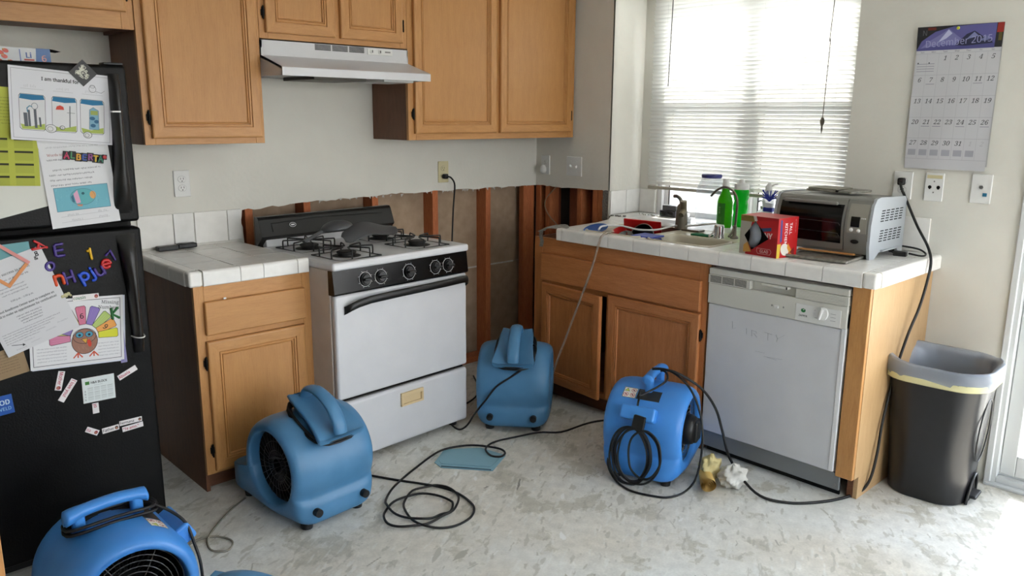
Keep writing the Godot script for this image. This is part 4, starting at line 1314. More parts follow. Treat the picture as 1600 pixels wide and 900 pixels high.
# ---------------------------------------------------------------- carpet-drying air movers
# local axes: x along the axle, rear (the curved back) +z, outlet towards -z, feet on y = 0
func fan_outline(L: float) -> Array:
	var R := 0.188
	var cy := 0.212
	var p := []
	p.append(Vector2(0.150, 0.022))
	p.append(Vector2(0.172, 0.026))
	p.append(Vector2(0.183, 0.038))
	p.append(Vector2(0.186, 0.060))
	p.append(Vector2(0.186, 0.095))
	p.append(Vector2(0.181, 0.112))
	p.append(Vector2(0.1735, 0.122))
	for k in range(-24, 181, 7):
		var a := deg_to_rad(k)
		var rr := R + 0.008 * smoothstep(40.0, 180.0, float(k))
		p.append(Vector2(cos(a) * rr, cy + sin(a) * rr))
	p.append(Vector2(-0.202, 0.190))
	p.append(Vector2(-0.213, 0.172))
	p.append(Vector2(-0.232, 0.158))
	p.append(Vector2(-0.262, 0.150))
	for z in [-0.30, -0.34, -0.365]: p.append(Vector2(z, 0.146 - (absf(z) - 0.28) * 0.1))
	p.append(Vector2(-0.377, 0.130))
	p.append(Vector2(-0.380, 0.110))
	p.append(Vector2(-0.380, 0.060))
	p.append(Vector2(-0.378, 0.038))
	p.append(Vector2(-0.366, 0.024))
	for z in [-0.32, -0.25, -0.18, -0.10, -0.03, 0.04, 0.10]: p.append(Vector2(z, 0.020))
	for k in p.size():
		if p[k].x < -0.2: p[k].x = -0.2 + (p[k].x + 0.2) * (L - 0.2) / 0.18
	return p

func fan_shell(half: float, L: float) -> ArrayMesh:
	var o := fan_outline(L)
	var ci := Vector2(0.0, 0.215)
	var rin := 0.141
	var st := [[0.0, half - 0.045], [0.0, half - 0.016], [0.03, half - 0.005], [0.10, half], [0.3, half - 0.0005], [0.5, half - 0.004], [0.68, half - 0.012], [0.83, half - 0.026], [0.94, half - 0.048], [0.99, half - 0.072], [1.0, half - 0.095]]
	var rows := []
	for s in st: rows.append([s[0], s[1]])
	for k in [0.5, 0.0, -0.5]: rows.append([1.0, (half - 0.095) * k])
	for k in range(st.size() - 1, -1, -1): rows.append([st[k][0], -st[k][1]])
	var P := []
	for r in rows:
		var row := PackedVector3Array()
		for q in o:
			var d: Vector2 = (q - ci).normalized()
			var w: Vector2 = (ci + d * rin).lerp(q, r[0])
			row.append(Vector3(r[1], w.y, w.x))
		P.append(row)
	var b := MB.new()
	b.grid(P, false, true)
	return b.mesh()

# point on the curved back: angle in degrees from straight rear (0) up to the top (90)
func on_back(deg: float, x: float, out := 0.0) -> Vector3:
	var a := deg_to_rad(deg)
	return Vector3(x, 0.212 + sin(a) * (0.188 + out), cos(a) * (0.188 + out))

func back_patch(d0: float, d1: float, x0: float, x1: float, out: float) -> ArrayMesh:
	var P := []
	for k in 7:
		var row := PackedVector3Array()
		for q in 5: row.append(on_back(lerpf(d1, d0, k / 6.0), lerpf(x0, x1, q / 4.0), out))
		P.append(row)
	var b := MB.new()
	b.grid(P, false, false, 0)
	# face away from the drum
	return b.mesh()

func fan_common(t: Node3D, half: float, shell: Mesh, paint: Material, rings: bool, L: float) -> void:
	part(t, "housing", shell, paint)
	for s in [-1.0, 1.0]:
		var b := MB.new()
		b.xf = Transform3D(Basis(Vector3.BACK, -PI / 2 * s), Vector3(0, 0.215, 0))
		b.lathe([Vector2(0.1405, half - 0.044), Vector2(0.1405, half - 0.10), Vector2(0.10, half - 0.105), Vector2(0.0, half - 0.105)], 32)
		var inl := part(t, "inlet_drum", b.mesh(), M.black_matt)
		b = MB.new()
		b.xf = Transform3D(Basis(Vector3.BACK, -PI / 2 * s), Vector3(0, 0.215, 0))
		for k in 36:
			var a := TAU * k / 36.0
			var u := Vector3(cos(a), 0, sin(a))
			b.flat(u * 0.05 + Vector3(0, half - 0.09, 0), u * 0.132 + Vector3(0, half - 0.075, 0), u * 0.132 + Vector3(0, half - 0.100, 0), u * 0.05 + Vector3(0, half - 0.100, 0), Vector3(0, 5, 0))
		part(inl, "blade_wheel", b.mesh(), mat("wheel_black", Color(0.05, 0.05, 0.05), 0.35))
		var g := MB.new()
		g.xf = Transform3D(Basis(Vector3.BACK, -PI / 2 * s), Vector3(0, 0.215, 0))
		if rings:
			for k in 8:
				var rr := 0.026 + k * 0.0158
				var c := []
				for q in 36: c.append(Vector3(cos(TAU * q / 36) * rr, half - 0.026 + 0.008 * cos(rr * 9.0), sin(TAU * q / 36) * rr))
				g.tube(c, 0.0014, 5, true)
			for k in 6:
				var u := Vector3(cos(TAU * k / 6 + 0.5), 0, sin(TAU * k / 6 + 0.5))
				g.tube([u * 0.02 + Vector3(0, half - 0.018, 0), u * 0.08 + Vector3(0, half - 0.020, 0), u * 0.141 + Vector3(0, half - 0.026, 0)], 0.0016, 5)
		else:
			for k in 30:
				var u := Vector3(cos(TAU * k / 30), 0, sin(TAU * k / 30))
				g.tube([u * 0.028 + Vector3(0, half - 0.032, 0), u * 0.075 + Vector3(0, half - 0.034, 0), u * 0.140 + Vector3(0, half - 0.042, 0)], 0.0011, 4)
			for rr in [0.028, 0.06, 0.095]:
				var c := []
				for q in 32: c.append(Vector3(cos(TAU * q / 32) * rr, half - 0.033 - rr * 0.03, sin(TAU * q / 32) * rr))
				g.tube(c, 0.0012, 4, true)
		part(t, "inlet_grille", g.mesh(), mat("wire_grey", Color(0.42, 0.42, 0.42), 0.4, 0.8))
	# outlet mouth
	var om := bx(t, "outlet_mouth", M.black_matt, -half + 0.05, half - 0.05, 0.040, 0.125, -L - 0.0015, -L + 0.008, 0.004)
	for k in 5: bx(om, "outlet_bar", paint, -half + 0.06, half - 0.06, -0.034 + k * 0.017, -0.030 + k * 0.017, -0.008, -0.004, 0.001)
	for q in [[-1, 0.13], [1, 0.13], [-1, -L + 0.08], [1, -L + 0.08]]:
		var f := MB.new()
		f.cyl(Vector3(q[0] * (half - 0.065), 0.0, q[1]), Vector3(q[0] * (half - 0.065), 0.024, q[1]), 0.021, 14, 0.024)
		part(t, "foot", f.mesh(), M.black_rubber)

func dark_fan(label: String, at: Vector3, turn: float, shell: Mesh, half: float) -> Node3D:
	var t := thing("air_mover", label, "air mover", at, turn, "blue air movers drying the floor")
	fan_common(t, half, shell, M.blue_dark, false, 0.345)
	for s in [-1.0, 1.0]:
		var k := MB.new()
		k.cyl(Vector3(s * 0.105, 0.080, 0.180), Vector3(s * 0.105, 0.080, 0.206), 0.0155, 16)
		k.cyl(Vector3(s * 0.105, 0.080, 0.206), Vector3(s * 0.105, 0.080, 0.207), 0.006, 10)
		part(t, "bumper_peg", k.mesh(), M.black_rubber)
	# moulded carrying handle: neck, flared plate, arched grip. Tilted to the rear
	var h := Node3D.new()
	h.name = "carry_handle"
	t.add_child(h)
	h.position = Vector3(0.005, 0.206 + 0.170 * cos(deg_to_rad(24.0)), 0.170 * sin(deg_to_rad(24.0)))
	h.rotation.x = deg_to_rad(24.0)
	h.scale = Vector3(1.22, 1.05, 1.25)
	var b := MB.new()
	b.rbox(Vector3(0.105, 0.050, 0.165), 0.02, Vector3(0, 0.018, 0.0), 3)
	part(h, "neck", b.mesh(), M.blue_dark)
	# plate as a loft of wing-shaped sections along z
	var P := []
	for st in [[-0.108, 0.052, 0.010, 0.042], [-0.104, 0.062, 0.016, 0.044], [-0.06, 0.068, 0.020, 0.046], [0.0, 0.070, 0.020, 0.047], [0.06, 0.078, 0.022, 0.044], [0.098, 0.086, 0.024, 0.038], [0.104, 0.082, 0.020, 0.036]]:
		var row := PackedVector3Array()
		var hw: float = st[1]
		var th: float = st[2]
		for q in [[-1.0, 0.35], [-0.92, 0.62], [-0.5, 0.05], [0.0, -0.05], [0.5, 0.05], [0.92, 0.62], [1.0, 0.35], [0.9, -0.35], [0.5, -0.5], [0.0, -0.5], [-0.5, -0.5], [-0.9, -0.35]]:
			row.append(Vector3(q[0] * hw, st[3] + q[1] * th * 1.3, st[0]))
		P.append(row)
	b = MB.new()
	b.grid(P, false, true)
	for e in [0, P.size() - 1]:
		var nn := Vector3.FORWARD if e == 0 else Vector3.BACK
		for q in range(1, 11): b.tri(P[e][0], P[e][q], P[e][q + 1], nn, nn, nn)
	part(h, "plate", b.mesh(), M.blue_dark)
	P = []
	for c in smooth_path([Vector3(0, 0.048, -0.092), Vector3(0, 0.082, -0.084), Vector3(0, 0.106, -0.048), Vector3(0, 0.112, 0.0), Vector3(0, 0.100, 0.044), Vector3(0, 0.074, 0.080), Vector3(0, 0.048, 0.094)], 4):
		var row := PackedVector3Array()
		var d := Vector3(0, 1, 0)
		for q in 12:
			var a := TAU * q / 12.0
			var nrm: Vector3 = (c - Vector3(0, 0.02, 0.0)).normalized()
			row.append(c + Vector3(cos(a) * 0.0235, 0, 0) + nrm * sin(a) * 0.012)
		P.append(row)
	b = MB.new()
	b.grid(P, false, true)
	part(h, "grip", b.mesh(), M.blue_dark)
	# the cord wound round the neck
	b = MB.new()
	for k in 4:
		var w := 0.074 + 0.006 * (k % 2)
		var l := 0.098 + 0.006 * (k % 2)
		var pth := []
		for q in 20:
			var a := TAU * q / 20.0
			var ex := signf(cos(a)) * pow(absf(cos(a)), 0.6) * w
			var ez := signf(sin(a)) * pow(absf(sin(a)), 0.6) * l
			pth.append(Vector3(ex, 0.008 + 0.0065 * k, ez))
		b.tube(pth, 0.0042, 6, true)
	part(t, "wound_cord", b.mesh(), M.black_rubber, h.position, h.rotation).scale = h.scale
	for s in [-1.0, 1.0]:
		b = MB.new()
		var p := on_back(52.0, s * 0.05, 0.0)
		b.cyl(p - Vector3(0, 0.002, 0.002), p + Vector3(0, 0.0018, 0.0012), 0.005, 10)
		part(t, "screw", b.mesh(), M.black_matt)
	return t

func light_fan(label: String, at: Vector3, turn: float, shell: Mesh, half: float) -> Node3D:
	var t := thing("air_mover", label, "air mover", at, turn, "blue air movers drying the floor")
	t.scale = Vector3.ONE * 0.98
	fan_common(t, half, shell, M.blue_light, true, 0.30)
	# bar handle on two posts
	var P := []
	for c in smooth_path([Vector3(0, 0.424, -0.122), Vector3(0, 0.432, -0.118), Vector3(0, 0.444, -0.07), Vector3(0, 0.450, 0.0), Vector3(0, 0.447, 0.06), Vector3(0, 0.438, 0.098), Vector3(0, 0.430, 0.102)], 4):
		var row := PackedVector3Array()
		var e := 1.0
		if c.z < -0.1185 or c.z > 0.0985: e = 0.55
		var fat := 1.0 + 0.28 * smoothstep(0.06, 0.11, absf(c.z))
		for q in 14:
			var a := TAU * q / 14.0
			row.append(c + Vector3(cos(a) * 0.021 * e * fat, sin(a) * 0.017 * e * fat, 0))
		P.append(row)
	var b := MB.new()
	b.grid(P, false, true)
	for e in [0, P.size() - 1]:
		var nn := Vector3.FORWARD if e == 0 else Vector3.BACK
		for q in range(1, 13): b.tri(P[e][0], P[e][q], P[e][q + 1], nn, nn, nn)
	var h := part(t, "carry_handle", b.mesh(), M.blue_light)
	for z in [-0.085, 0.070]:
		b = MB.new()
		b.rbox(Vector3(0.034, 0.09, 0.034), 0.012, Vector3(0, 0.405, z), 3)
		part(h, "post", b.mesh(), M.blue_light)
	# switch box on the back
	b = MB.new()
	b.xf = Transform3D(Basis(Vector3.RIGHT, deg_to_rad(-30.0)), on_back(30.0, -0.01, 0.0))
	b.rbox(Vector3(0.15, 0.060, 0.050), 0.010, Vector3(0, 0, 0.012), 3)
	part(t, "switch_box", b.mesh(), M.blue_light)
	# motor on the right inlet
	b = MB.new()
	b.xf = Transform3D(Basis(Vector3.BACK, -PI / 2), Vector3(0, 0.215, 0))
	b.lathe([Vector2(0.066, half - 0.06), Vector2(0.066, half - 0.005), Vector2(0.060, half + 0.012), Vector2(0.050, half + 0.022), Vector2(0.0, half + 0.024)], 24)
	var mo := part(t, "motor", b.mesh(), M.black_satin)
	bx(mo, "motor_cap", M.black_satin, half - 0.01, half + 0.034, 0.165, 0.260, -0.045, 0.030, 0.012, 2)
	# stickers on the back
	b = MB.new()
	var c := Canvas.new(self, 128, 128, Color(0.85, 0.85, 0.82))
	c.box(3, 3, 122, 122, 4, Color(0.15, 0.15, 0.15))
	var tri := [Vector2(32, 14), Vector2(54, 52), Vector2(10, 52)]
	c.poly(tri, Color(0.75, 0.80, 0.30))
	c.line(tri, 3, Color(0.1, 0.1, 0.1), true)
	for q in [[94, 34], [32, 92], [94, 92]]:
		c.line(c.ring(q[0], q[1], 21, 21), 5, Color(0.72, 0.30, 0.35), true)
		c.ell(q[0], q[1], 9, 9, Color(0.30, 0.20, 0.22))
		c.line([Vector2(q[0] - 14, q[1] - 14), Vector2(q[0] + 14, q[1] + 14)], 5, Color(0.72, 0.30, 0.35))
	part(t, "warning_sticker", back_patch(50.0, 67.0, -0.105, -0.045, 0.0012), printed(c, 0.5))
	c = Canvas.new(self, 200, 96, Color(0.14, 0.15, 0.16))
	var prng := RandomNumberGenerator.new()
	prng.seed = 6
	c.scrawl(14, 14, 70, 9, Color(0.5, 0.52, 0.54), prng)
	part(t, "type_label", back_patch(50.0, 67.0, -0.042, 0.06, 0.0012), printed(c, 0.5))
	return t

func loop_ring(c: Vector3, ux: Vector3, uy: Vector3, rx: float, ry: float, n: int, wob: float, rng: RandomNumberGenerator) -> Array:
	var out := []
	for k in n:
		var a := TAU * k / n
		out.append(c + ux * cos(a) * rx * rng.randf_range(1 - wob, 1 + wob) + uy * sin(a) * ry * rng.randf_range(1 - wob, 1 + wob))
	return out

func air_movers() -> void:
	var rng := RandomNumberGenerator.new()
	rng.seed = 31
	var hd := 0.178
	var hl := 0.172
	var sd := fan_shell(hd, 0.345)
	var slt := fan_shell(hl, 0.30)
	# by the base cabinet
	dark_fan("dusty blue air mover with moulded handle in front of the small base cabinet", Vector3(-2.190, 0, 0.970), 0.08, sd, hd)
	# in the opened corner
	var cf := dark_fan("dusty blue air mover tucked between the stove and the sink cabinet", Vector3(-0.972, 0, 0.845), -0.87, sd, hd)
	part(cf, "power_cord", tube_mesh([Vector3(0.06, 0.402, 0.06), on_back(74.0, 0.098, 0.012), on_back(60.0, 0.104, 0.006), on_back(45.0, 0.085, 0.0055), on_back(32.0, 0.045, 0.0055), on_back(19.0, -0.015, 0.0055), on_back(6.0, -0.075, 0.006), Vector3(-0.125, 0.165, 0.200), Vector3(-0.175, 0.10, 0.205), Vector3(-0.215, 0.035, 0.205), Vector3(-0.26, 0.006, 0.19), Vector3(-0.32, 0.006, 0.10), Vector3(-0.33, 0.006, -0.02)], 0.0046, 8, false, 6), M.black_rubber)
	# just cut by the lower edge
	dark_fan("blue air mover of which only the top shows at the lower photo edge", Vector3(-2.980, 0, 1.990), 0.9, sd, hd)
	# bright one at the front left
	var t := light_fan("bright blue air mover with bar handle standing before the black fridge", Vector3(-3.005, 0, 1.33), PI / 2, slt, hl)
	var b := MB.new()
	for k in 6:
		var pth := []
		for q in 24:
			var a := TAU * q / 24.0
			var ex := signf(cos(a)) * pow(absf(cos(a)), 0.7) * (0.036 + 0.006 * (k % 3))
			var ez := signf(sin(a)) * pow(absf(sin(a)), 0.7) * (0.112 + 0.006 * (k % 3))
			pth.append(Vector3(ex, 0.398 + 0.0085 * (k / 3) + 0.003 * (k % 3) - ez * ez * 0.9 + (0.0 if k < 3 else 0.006), ez))
		b.tube(pth, 0.0046, 6, true)
	part(t, "wound_cord", b.mesh(), M.black_rubber)
	part(t, "power_cord", tube_mesh([Vector3(-0.03, 0.41, 0.11), Vector3(-0.05, 0.385, 0.145), Vector3(-0.075, 0.345, 0.178), Vector3(-0.10, 0.28, 0.190), Vector3(-0.12, 0.22, 0.196), Vector3(-0.125, 0.12, 0.196)], 0.0046, 7), M.black_rubber)
	# bright one by the dishwasher, its own cord hung in a coil on the back
	t = light_fan("bright blue air mover with a coiled black cord beside the dishwasher", Vector3(-0.935, 0, 1.660), -1.24, slt, hl)
	b = MB.new()
	var strap := on_back(20.0, 0.005, 0.035)
	b.xf = Transform3D(Basis(Vector3.RIGHT, deg_to_rad(-14.0)) * Basis(Vector3.BACK, -0.12), strap)
	b.rbox(Vector3(0.052, 0.058, 0.020), 0.005, Vector3.ZERO, 2)
	part(t, "cord_strap", b.mesh(), M.black_rubber)
	for q in [[0.082, 0.118, -0.022, 0.0, 0.02], [0.076, 0.124, -0.034, 0.006, 0.05], [0.070, 0.116, -0.012, 0.012, 0.06], [0.088, 0.128, -0.036, 0.004, 0.05], [0.098, 0.120, 0.004, 0.010, 0.04], [0.070, 0.104, 0.034, 0.016, 0.05]]:
		var pts := []
		for k in 14:
			var a := TAU * k / 14.0
			var yy: float = 0.262 - q[1] + cos(a) * q[1]
			var zz: float = 0.190 + 0.016 + q[3] + 0.012 * (1.0 - cos(a)) * 0.5
			pts.append(Vector3(q[2] + 0.005 + sin(a) * q[0] * rng.randf_range(1.0 - q[4], 1.0 + q[4]), maxf(yy, 0.012), zz))
		part(t, "coiled_cord", tube_mesh(pts, 0.0046, 7, true, 4), M.black_rubber)
	part(t, "power_cord", tube_mesh([Vector3(-0.02, 0.395, 0.135), Vector3(-0.01, 0.385, 0.14), Vector3(0.06, 0.425, 0.03), Vector3(0.03, 0.452, -0.02), Vector3(-0.03, 0.435, 0.04)], 0.0046, 7), M.black_rubber)
	part(t, "power_cord", tube_mesh([Vector3(-0.025, 0.372, 0.118), Vector3(-0.022, 0.35, 0.150), Vector3(-0.015, 0.32, 0.178), Vector3(0.0, 0.295, 0.205), Vector3(0.004, 0.27, 0.216)], 0.0046, 7), M.black_rubber)

# ---------------------------------------------------------------- in and round the sink
func lathe_mesh(prof: Array, seg := 24, sx := 1.0, sz := 1.0) -> ArrayMesh:
	var b := MB.new()
	b.lathe(prof, seg, Vector3.ZERO, sx, sz)
	return b.mesh()

func sink_things() -> void:
	var top := 0.936
	# faucet
	var t := thing("faucet", "brushed metal single-lever faucet standing behind the sink", "faucet", Vector3(-0.195, top, 1.245))
	bx(t, "escutcheon", M.brushed, -0.03, 0.03, 0.0, 0.010, -0.125, 0.125, 0.005, 2)
	var b := MB.new()
	b.lathe([Vector2(0.034, 0.008), Vector2(0.031, 0.02), Vector2(0.029, 0.07), Vector2(0.027, 0.10), Vector2(0.022, 0.125), Vector2(0.012, 0.135), Vector2(0.0, 0.137)], 22)
	part(t, "column", b.mesh(), M.brushed)
	part(t, "lever", tube_mesh([Vector3(0.0, 0.105, -0.005), Vector3(0.0, 0.140, -0.006), Vector3(0.0, 0.160, -0.018), Vector3(0.0, 0.168, -0.036), Vector3(0.0, 0.166, -0.052)], 0.009, 10), M.brushed)
	b = MB.new()
	b.tube(smooth_path([Vector3(-0.005, 0.085, 0.012), Vector3(-0.02, 0.115, 0.022), Vector3(-0.028, 0.150, 0.026)], 4), 0.017, 14)
	b.tube([Vector3(-0.026, 0.100, 0.028), Vector3(-0.055, 0.082, 0.034)], 0.014, 12)
	part(t, "spray_head", b.mesh(), mat("spray_tan", Color(0.52, 0.48, 0.40), 0.35, 0.6))
	# filtered-water tap
	t = thing("filter_tap", "slim gooseneck water-filter tap right of the faucet", "faucet", Vector3(-0.25, top, 1.586))
	part(t, "base", lathe_mesh([Vector2(0.020, 0.0), Vector2(0.020, 0.006), Vector2(0.010, 0.014), Vector2(0.008, 0.05), Vector2(0.011, 0.055), Vector2(0.007, 0.062), Vector2(0.0, 0.064)], 16), M.brushed)
	part(t, "gooseneck", tube_mesh([Vector3(0, 0.05, 0.0), Vector3(0, 0.10, 0.003), Vector3(0, 0.175, 0.004), Vector3(0, 0.215, -0.014), Vector3(0, 0.238, -0.058), Vector3(0, 0.224, -0.104), Vector3(0, 0.190, -0.140)], 0.0055, 10), M.brushed)
	part(t, "lever", tube_mesh([Vector3(-0.012, 0.045, 0.0), Vector3(-0.03, 0.03, 0.004), Vector3(-0.05, 0.012, 0.0)], 0.0055, 8), M.brushed)
	# dishwasher air gap
	solo("air_gap", "short chrome air-gap cap between the two taps", "cap", lathe_mesh([Vector2(0.026, 0.0), Vector2(0.024, 0.004), Vector2(0.0235, 0.055), Vector2(0.020, 0.064), Vector2(0.0, 0.066)], 22), M.chrome, Vector3(-0.295, top, 1.530))
	# things in the left basin
	var red := mat("red_plastic", Color(0.74, 0.05, 0.06), 0.35)
	b = MB.new()
	b.rbox(Vector3(0.010, 0.19, 0.225), 0.0048, Vector3.ZERO, 2)
	solo("cutting_board", "red plastic cutting board standing in the left basin", "cutting board", b.mesh(), red, Vector3(-0.275, top - 0.055, 1.065), Vector3(0, 0.10, 0.12))
	t = thing("frying_pan", "dark round pan with a pale rim leaning in the sink", "pan", Vector3(-0.355, top - 0.045, 1.125))
	t.rotation = Vector3(0.0, 0.0, 1.18)
	part(t, "bowl", lathe_mesh([Vector2(0.0, -0.02), Vector2(0.06, -0.02), Vector2(0.075, 0.012), Vector2(0.074, 0.012), Vector2(0.058, -0.017), Vector2(0.0, -0.017)], 32), mat("pan_dark", Color(0.03, 0.03, 0.045), 0.3))
	b = MB.new()
	var rim := []
	for k in 32: rim.append(Vector3(cos(TAU * k / 32) * 0.075, 0.012, sin(TAU * k / 32) * 0.075))
	b.tube(rim, 0.003, 6, true)
	part(t, "rim", b.mesh(), M.steel)
	var o := solo("blue_plate", "blue plastic plate edge sticking out at the left end of the sink", "plate", lathe_mesh([Vector2(0.0, 0.0), Vector2(0.045, 0.001), Vector2(0.062, 0.010), Vector2(0.063, 0.013), Vector2(0.045, 0.005), Vector2(0.0, 0.004)], 32), mat("blue_plate", Color(0.05, 0.32, 0.62), 0.3), Vector3(-0.540, top - 0.002, 0.972), Vector3(0.0, 0.0, 0.30))
	o = solo("red_bowl", "small red bowl rim showing between the blue plate and the pan", "bowl", lathe_mesh([Vector2(0.0, -0.03), Vector2(0.03, -0.028), Vector2(0.048, 0.0), Vector2(0.045, 0.0), Vector2(0.028, -0.024), Vector2(0.0, -0.026)], 28), red, Vector3(-0.50, top - 0.012, 1.085), Vector3(0.1, 0.0, 0.8))
	o = solo("grey_bowl", "small grey bowl half hidden behind the front edge of the sink", "bowl", lathe_mesh([Vector2(0.0, -0.03), Vector2(0.03, -0.028), Vector2(0.046, 0.0), Vector2(0.043, 0.0), Vector2(0.028, -0.024), Vector2(0.0, -0.026)], 28), M.grey_plastic, Vector3(-0.515, top - 0.020, 1.135), Vector3(0.1, 0.0, 0.7))
	t = thing("blue_tub", "blue plastic food tub behind the front edge of the sink", "container", Vector3(-0.50, top - 0.030, 1.265))
	bx(t, "box", mat("blue_tub", Color(0.12, 0.20, 0.55), 0.4), -0.05, 0.05, -0.09, 0.024, -0.055, 0.055, 0.012, 2)
	bx(t, "lid", mat("blue_lid", Color(0.22, 0.30, 0.66), 0.4), -0.055, 0.055, 0.0245, 0.034, -0.06, 0.06, 0.004, 2)
	t = thing("baking_pan", "dark loaf pan lying in the left basin of the sink", "pan", Vector3(-0.42, top - 0.09, 1.12), 0.2)
	bx(t, "floor_plate", M.pan_dark, -0.10, 0.06, -0.05, -0.045, -0.14, 0.10, 0.002)
	for q in [[-0.10, -0.095, -0.14, 0.10], [0.055, 0.06, -0.14, 0.10], [-0.095, 0.055, -0.14, -0.135], [-0.095, 0.055, 0.095, 0.10]]:
		bx(t, "side", M.pan_dark, q[0], q[1], -0.045, 0.055, q[2], q[3], 0.001)
	solo("sprayer_hose", "white hose looping over the left basin to the faucet", "hose", tube_mesh([Vector3(-0.575, top + 0.012, 1.02), Vector3(-0.52, top + 0.022, 1.0), Vector3(-0.44, top + 0.020, 1.05), Vector3(-0.42, top + 0.010, 1.15), Vector3(-0.37, top + 0.012, 1.22), Vector3(-0.27, top + 0.020, 1.23), Vector3(-0.22, top + 0.022, 1.24)], 0.005, 8), M.white_plastic)
	solo("water_line", "white plastic line arching from faucet to air-gap cap", "hose", tube_mesh([Vector3(-0.20, top + 0.020, 1.27), Vector3(-0.20, top + 0.036, 1.36), Vector3(-0.21, top + 0.052, 1.45), Vector3(-0.25, top + 0.050, 1.485), Vector3(-0.29, top + 0.02, 1.492), Vector3(-0.32, top + 0.004, 1.49)], 0.0045, 8), M.white_plastic)
	bx(solo("green_sponge", "thin green scouring pad lying behind the right basin", "sponge", rb(Vector3(0.05, 0.008, 0.10), 0.003), mat("pad_green", Color(0.05, 0.42, 0.28), 0.9), Vector3(-0.30, top + 0.004, 1.44)), "foam", mat("pad_foam", Color(0.7, 0.65, 0.3), 0.9), -0.024, 0.024, -0.0045, -0.001, -0.049, 0.049, 0.001)
	# clear tube hanging from the sink down the cabinet front
	var tm := mat("clear_tube", Color(0.62, 0.55, 0.48, 0.55), 0.25)
	tm.transparency = BaseMaterial3D.TRANSPARENCY_ALPHA
	solo("drain_tube", "translucent plastic tube hanging from the sink in front of the ajar door", "tube", tube_mesh([Vector3(-0.56, top + 0.008, 1.10), Vector3(-0.62, top + 0.010, 1.115), Vector3(-0.66, top - 0.004, 1.112), Vector3(-0.665, 0.897, 1.100), Vector3(-0.668, 0.76, 1.058), Vector3(-0.672, 0.57, 0.982), Vector3(-0.675, 0.37, 0.900), Vector3(-0.69, 0.20, 0.840), Vector3(-0.70, 0.03, 0.80)], 0.006, 10), tm)
	# on the window ledge
	var gl := mat("clear_plastic", Color(0.78, 0.83, 0.88, 0.32), 0.12)
	gl.transparency = BaseMaterial3D.TRANSPARENCY_ALPHA
	t = thing("water_jar", "big clear plastic jar with a blue screw lid on the ledge", "jar", Vector3(0.140, top, 1.195))
	part(t, "jar", lathe_mesh([Vector2(0.0, 0.001), Vector2(0.072, 0.002), Vector2(0.078, 0.012), Vector2(0.078, 0.175), Vector2(0.072, 0.205), Vector2(0.056, 0.230), Vector2(0.050, 0.240), Vector2(0.050, 0.252)], 32), gl)
	part(t, "lid", lathe_mesh([Vector2(0.0525, 0.245), Vector2(0.054, 0.248), Vector2(0.054, 0.260), Vector2(0.051, 0.2635), Vector2(0.0, 0.264)], 32), mat("lid_blue", Color(0.16, 0.18, 0.45), 0.4))
	t = thing("soap_bottle", "green dish-soap bottle with a pale screw cap on the ledge", "bottle", Vector3(0.05, top, 1.341))
	var gs := mat("soap_green", Color(0.20, 0.62, 0.06), 0.2)
	gs.backlight_enabled = true; gs.backlight = Color(0.5, 0.9, 0.2)
	part(t, "bottle", lathe_mesh([Vector2(0.0, 0.0), Vector2(0.038, 0.001), Vector2(0.042, 0.010), Vector2(0.042, 0.130), Vector2(0.036, 0.155), Vector2(0.024, 0.180), Vector2(0.020, 0.200), Vector2(0.019, 0.206)], 28, 0.72, 1.0), gs)
	part(t, "cap", lathe_mesh([Vector2(0.022, 0.204), Vector2(0.020, 0.236), Vector2(0.018, 0.252), Vector2(0.0, 0.253)], 20, 0.8, 0.9), M.white_plastic)
	var c := Canvas.new(self, 96, 200, Color(0.16, 0.50, 0.10))
	c.text("D A W", 36, 66, 24, Color(0.72, 0.85, 0.68), "bold", PI / 2, 0)
	for k in 5: c.rect(20, 128 + k * 11, 44, 4, Color(0.35, 0.62, 0.30))
	var P := []
	for k in 9:
		var row := PackedVector3Array()
		for q in 9:
			var a := lerpf(PI + 0.75, PI - 0.45, q / 8.0)
			row.append(Vector3(cos(a) * 0.0428 * 0.72, lerpf(0.128, 0.018, k / 8.0), -sin(a) * 0.0428 * -1.0))
		P.append(row)
	b = MB.new()
	b.grid(P, false, false, 0)
	part(t, "printed_label", b.mesh(), printed(c, 0.4))
	t = thing("soap_bottle", "brighter green ribbed bottle with white sports cap beside the dish soap", "bottle", Vector3(0.135, top, 1.382))
	var g2 := mat("bottle_green", Color(0.02, 0.62, 0.16), 0.2)
	g2.backlight_enabled = true; g2.backlight = Color(0.2, 0.9, 0.35)
	part(t, "bottle", lathe_mesh([Vector2(0.0, 0.0), Vector2(0.036, 0.001), Vector2(0.039, 0.01), Vector2(0.038, 0.06), Vector2(0.036, 0.075), Vector2(0.039, 0.09), Vector2(0.039, 0.115), Vector2(0.034, 0.135), Vector2(0.040, 0.155), Vector2(0.040, 0.185), Vector2(0.036, 0.196), Vector2(0.034, 0.198)], 28), g2)
	part(t, "cap", lathe_mesh([Vector2(0.037, 0.196), Vector2(0.037, 0.218), Vector2(0.030, 0.226), Vector2(0.016, 0.230), Vector2(0.014, 0.246), Vector2(0.0, 0.248)], 24), M.white_plastic)
	t = thing("detergent_bottle", "clear squeeze bottle with white flip top behind the toaster oven", "bottle", Vector3(0.13, top, 1.540))
	var cp := mat("cloudy_plastic", Color(0.86, 0.88, 0.89, 0.55), 0.25)
	cp.transparency = BaseMaterial3D.TRANSPARENCY_ALPHA
	part(t, "bottle", lathe_mesh([Vector2(0.0, 0.0), Vector2(0.034, 0.001), Vector2(0.038, 0.01), Vector2(0.037, 0.07), Vector2(0.028, 0.11), Vector2(0.033, 0.14), Vector2(0.030, 0.165), Vector2(0.017, 0.195), Vector2(0.015, 0.205)], 24, 0.7, 1.0), cp)
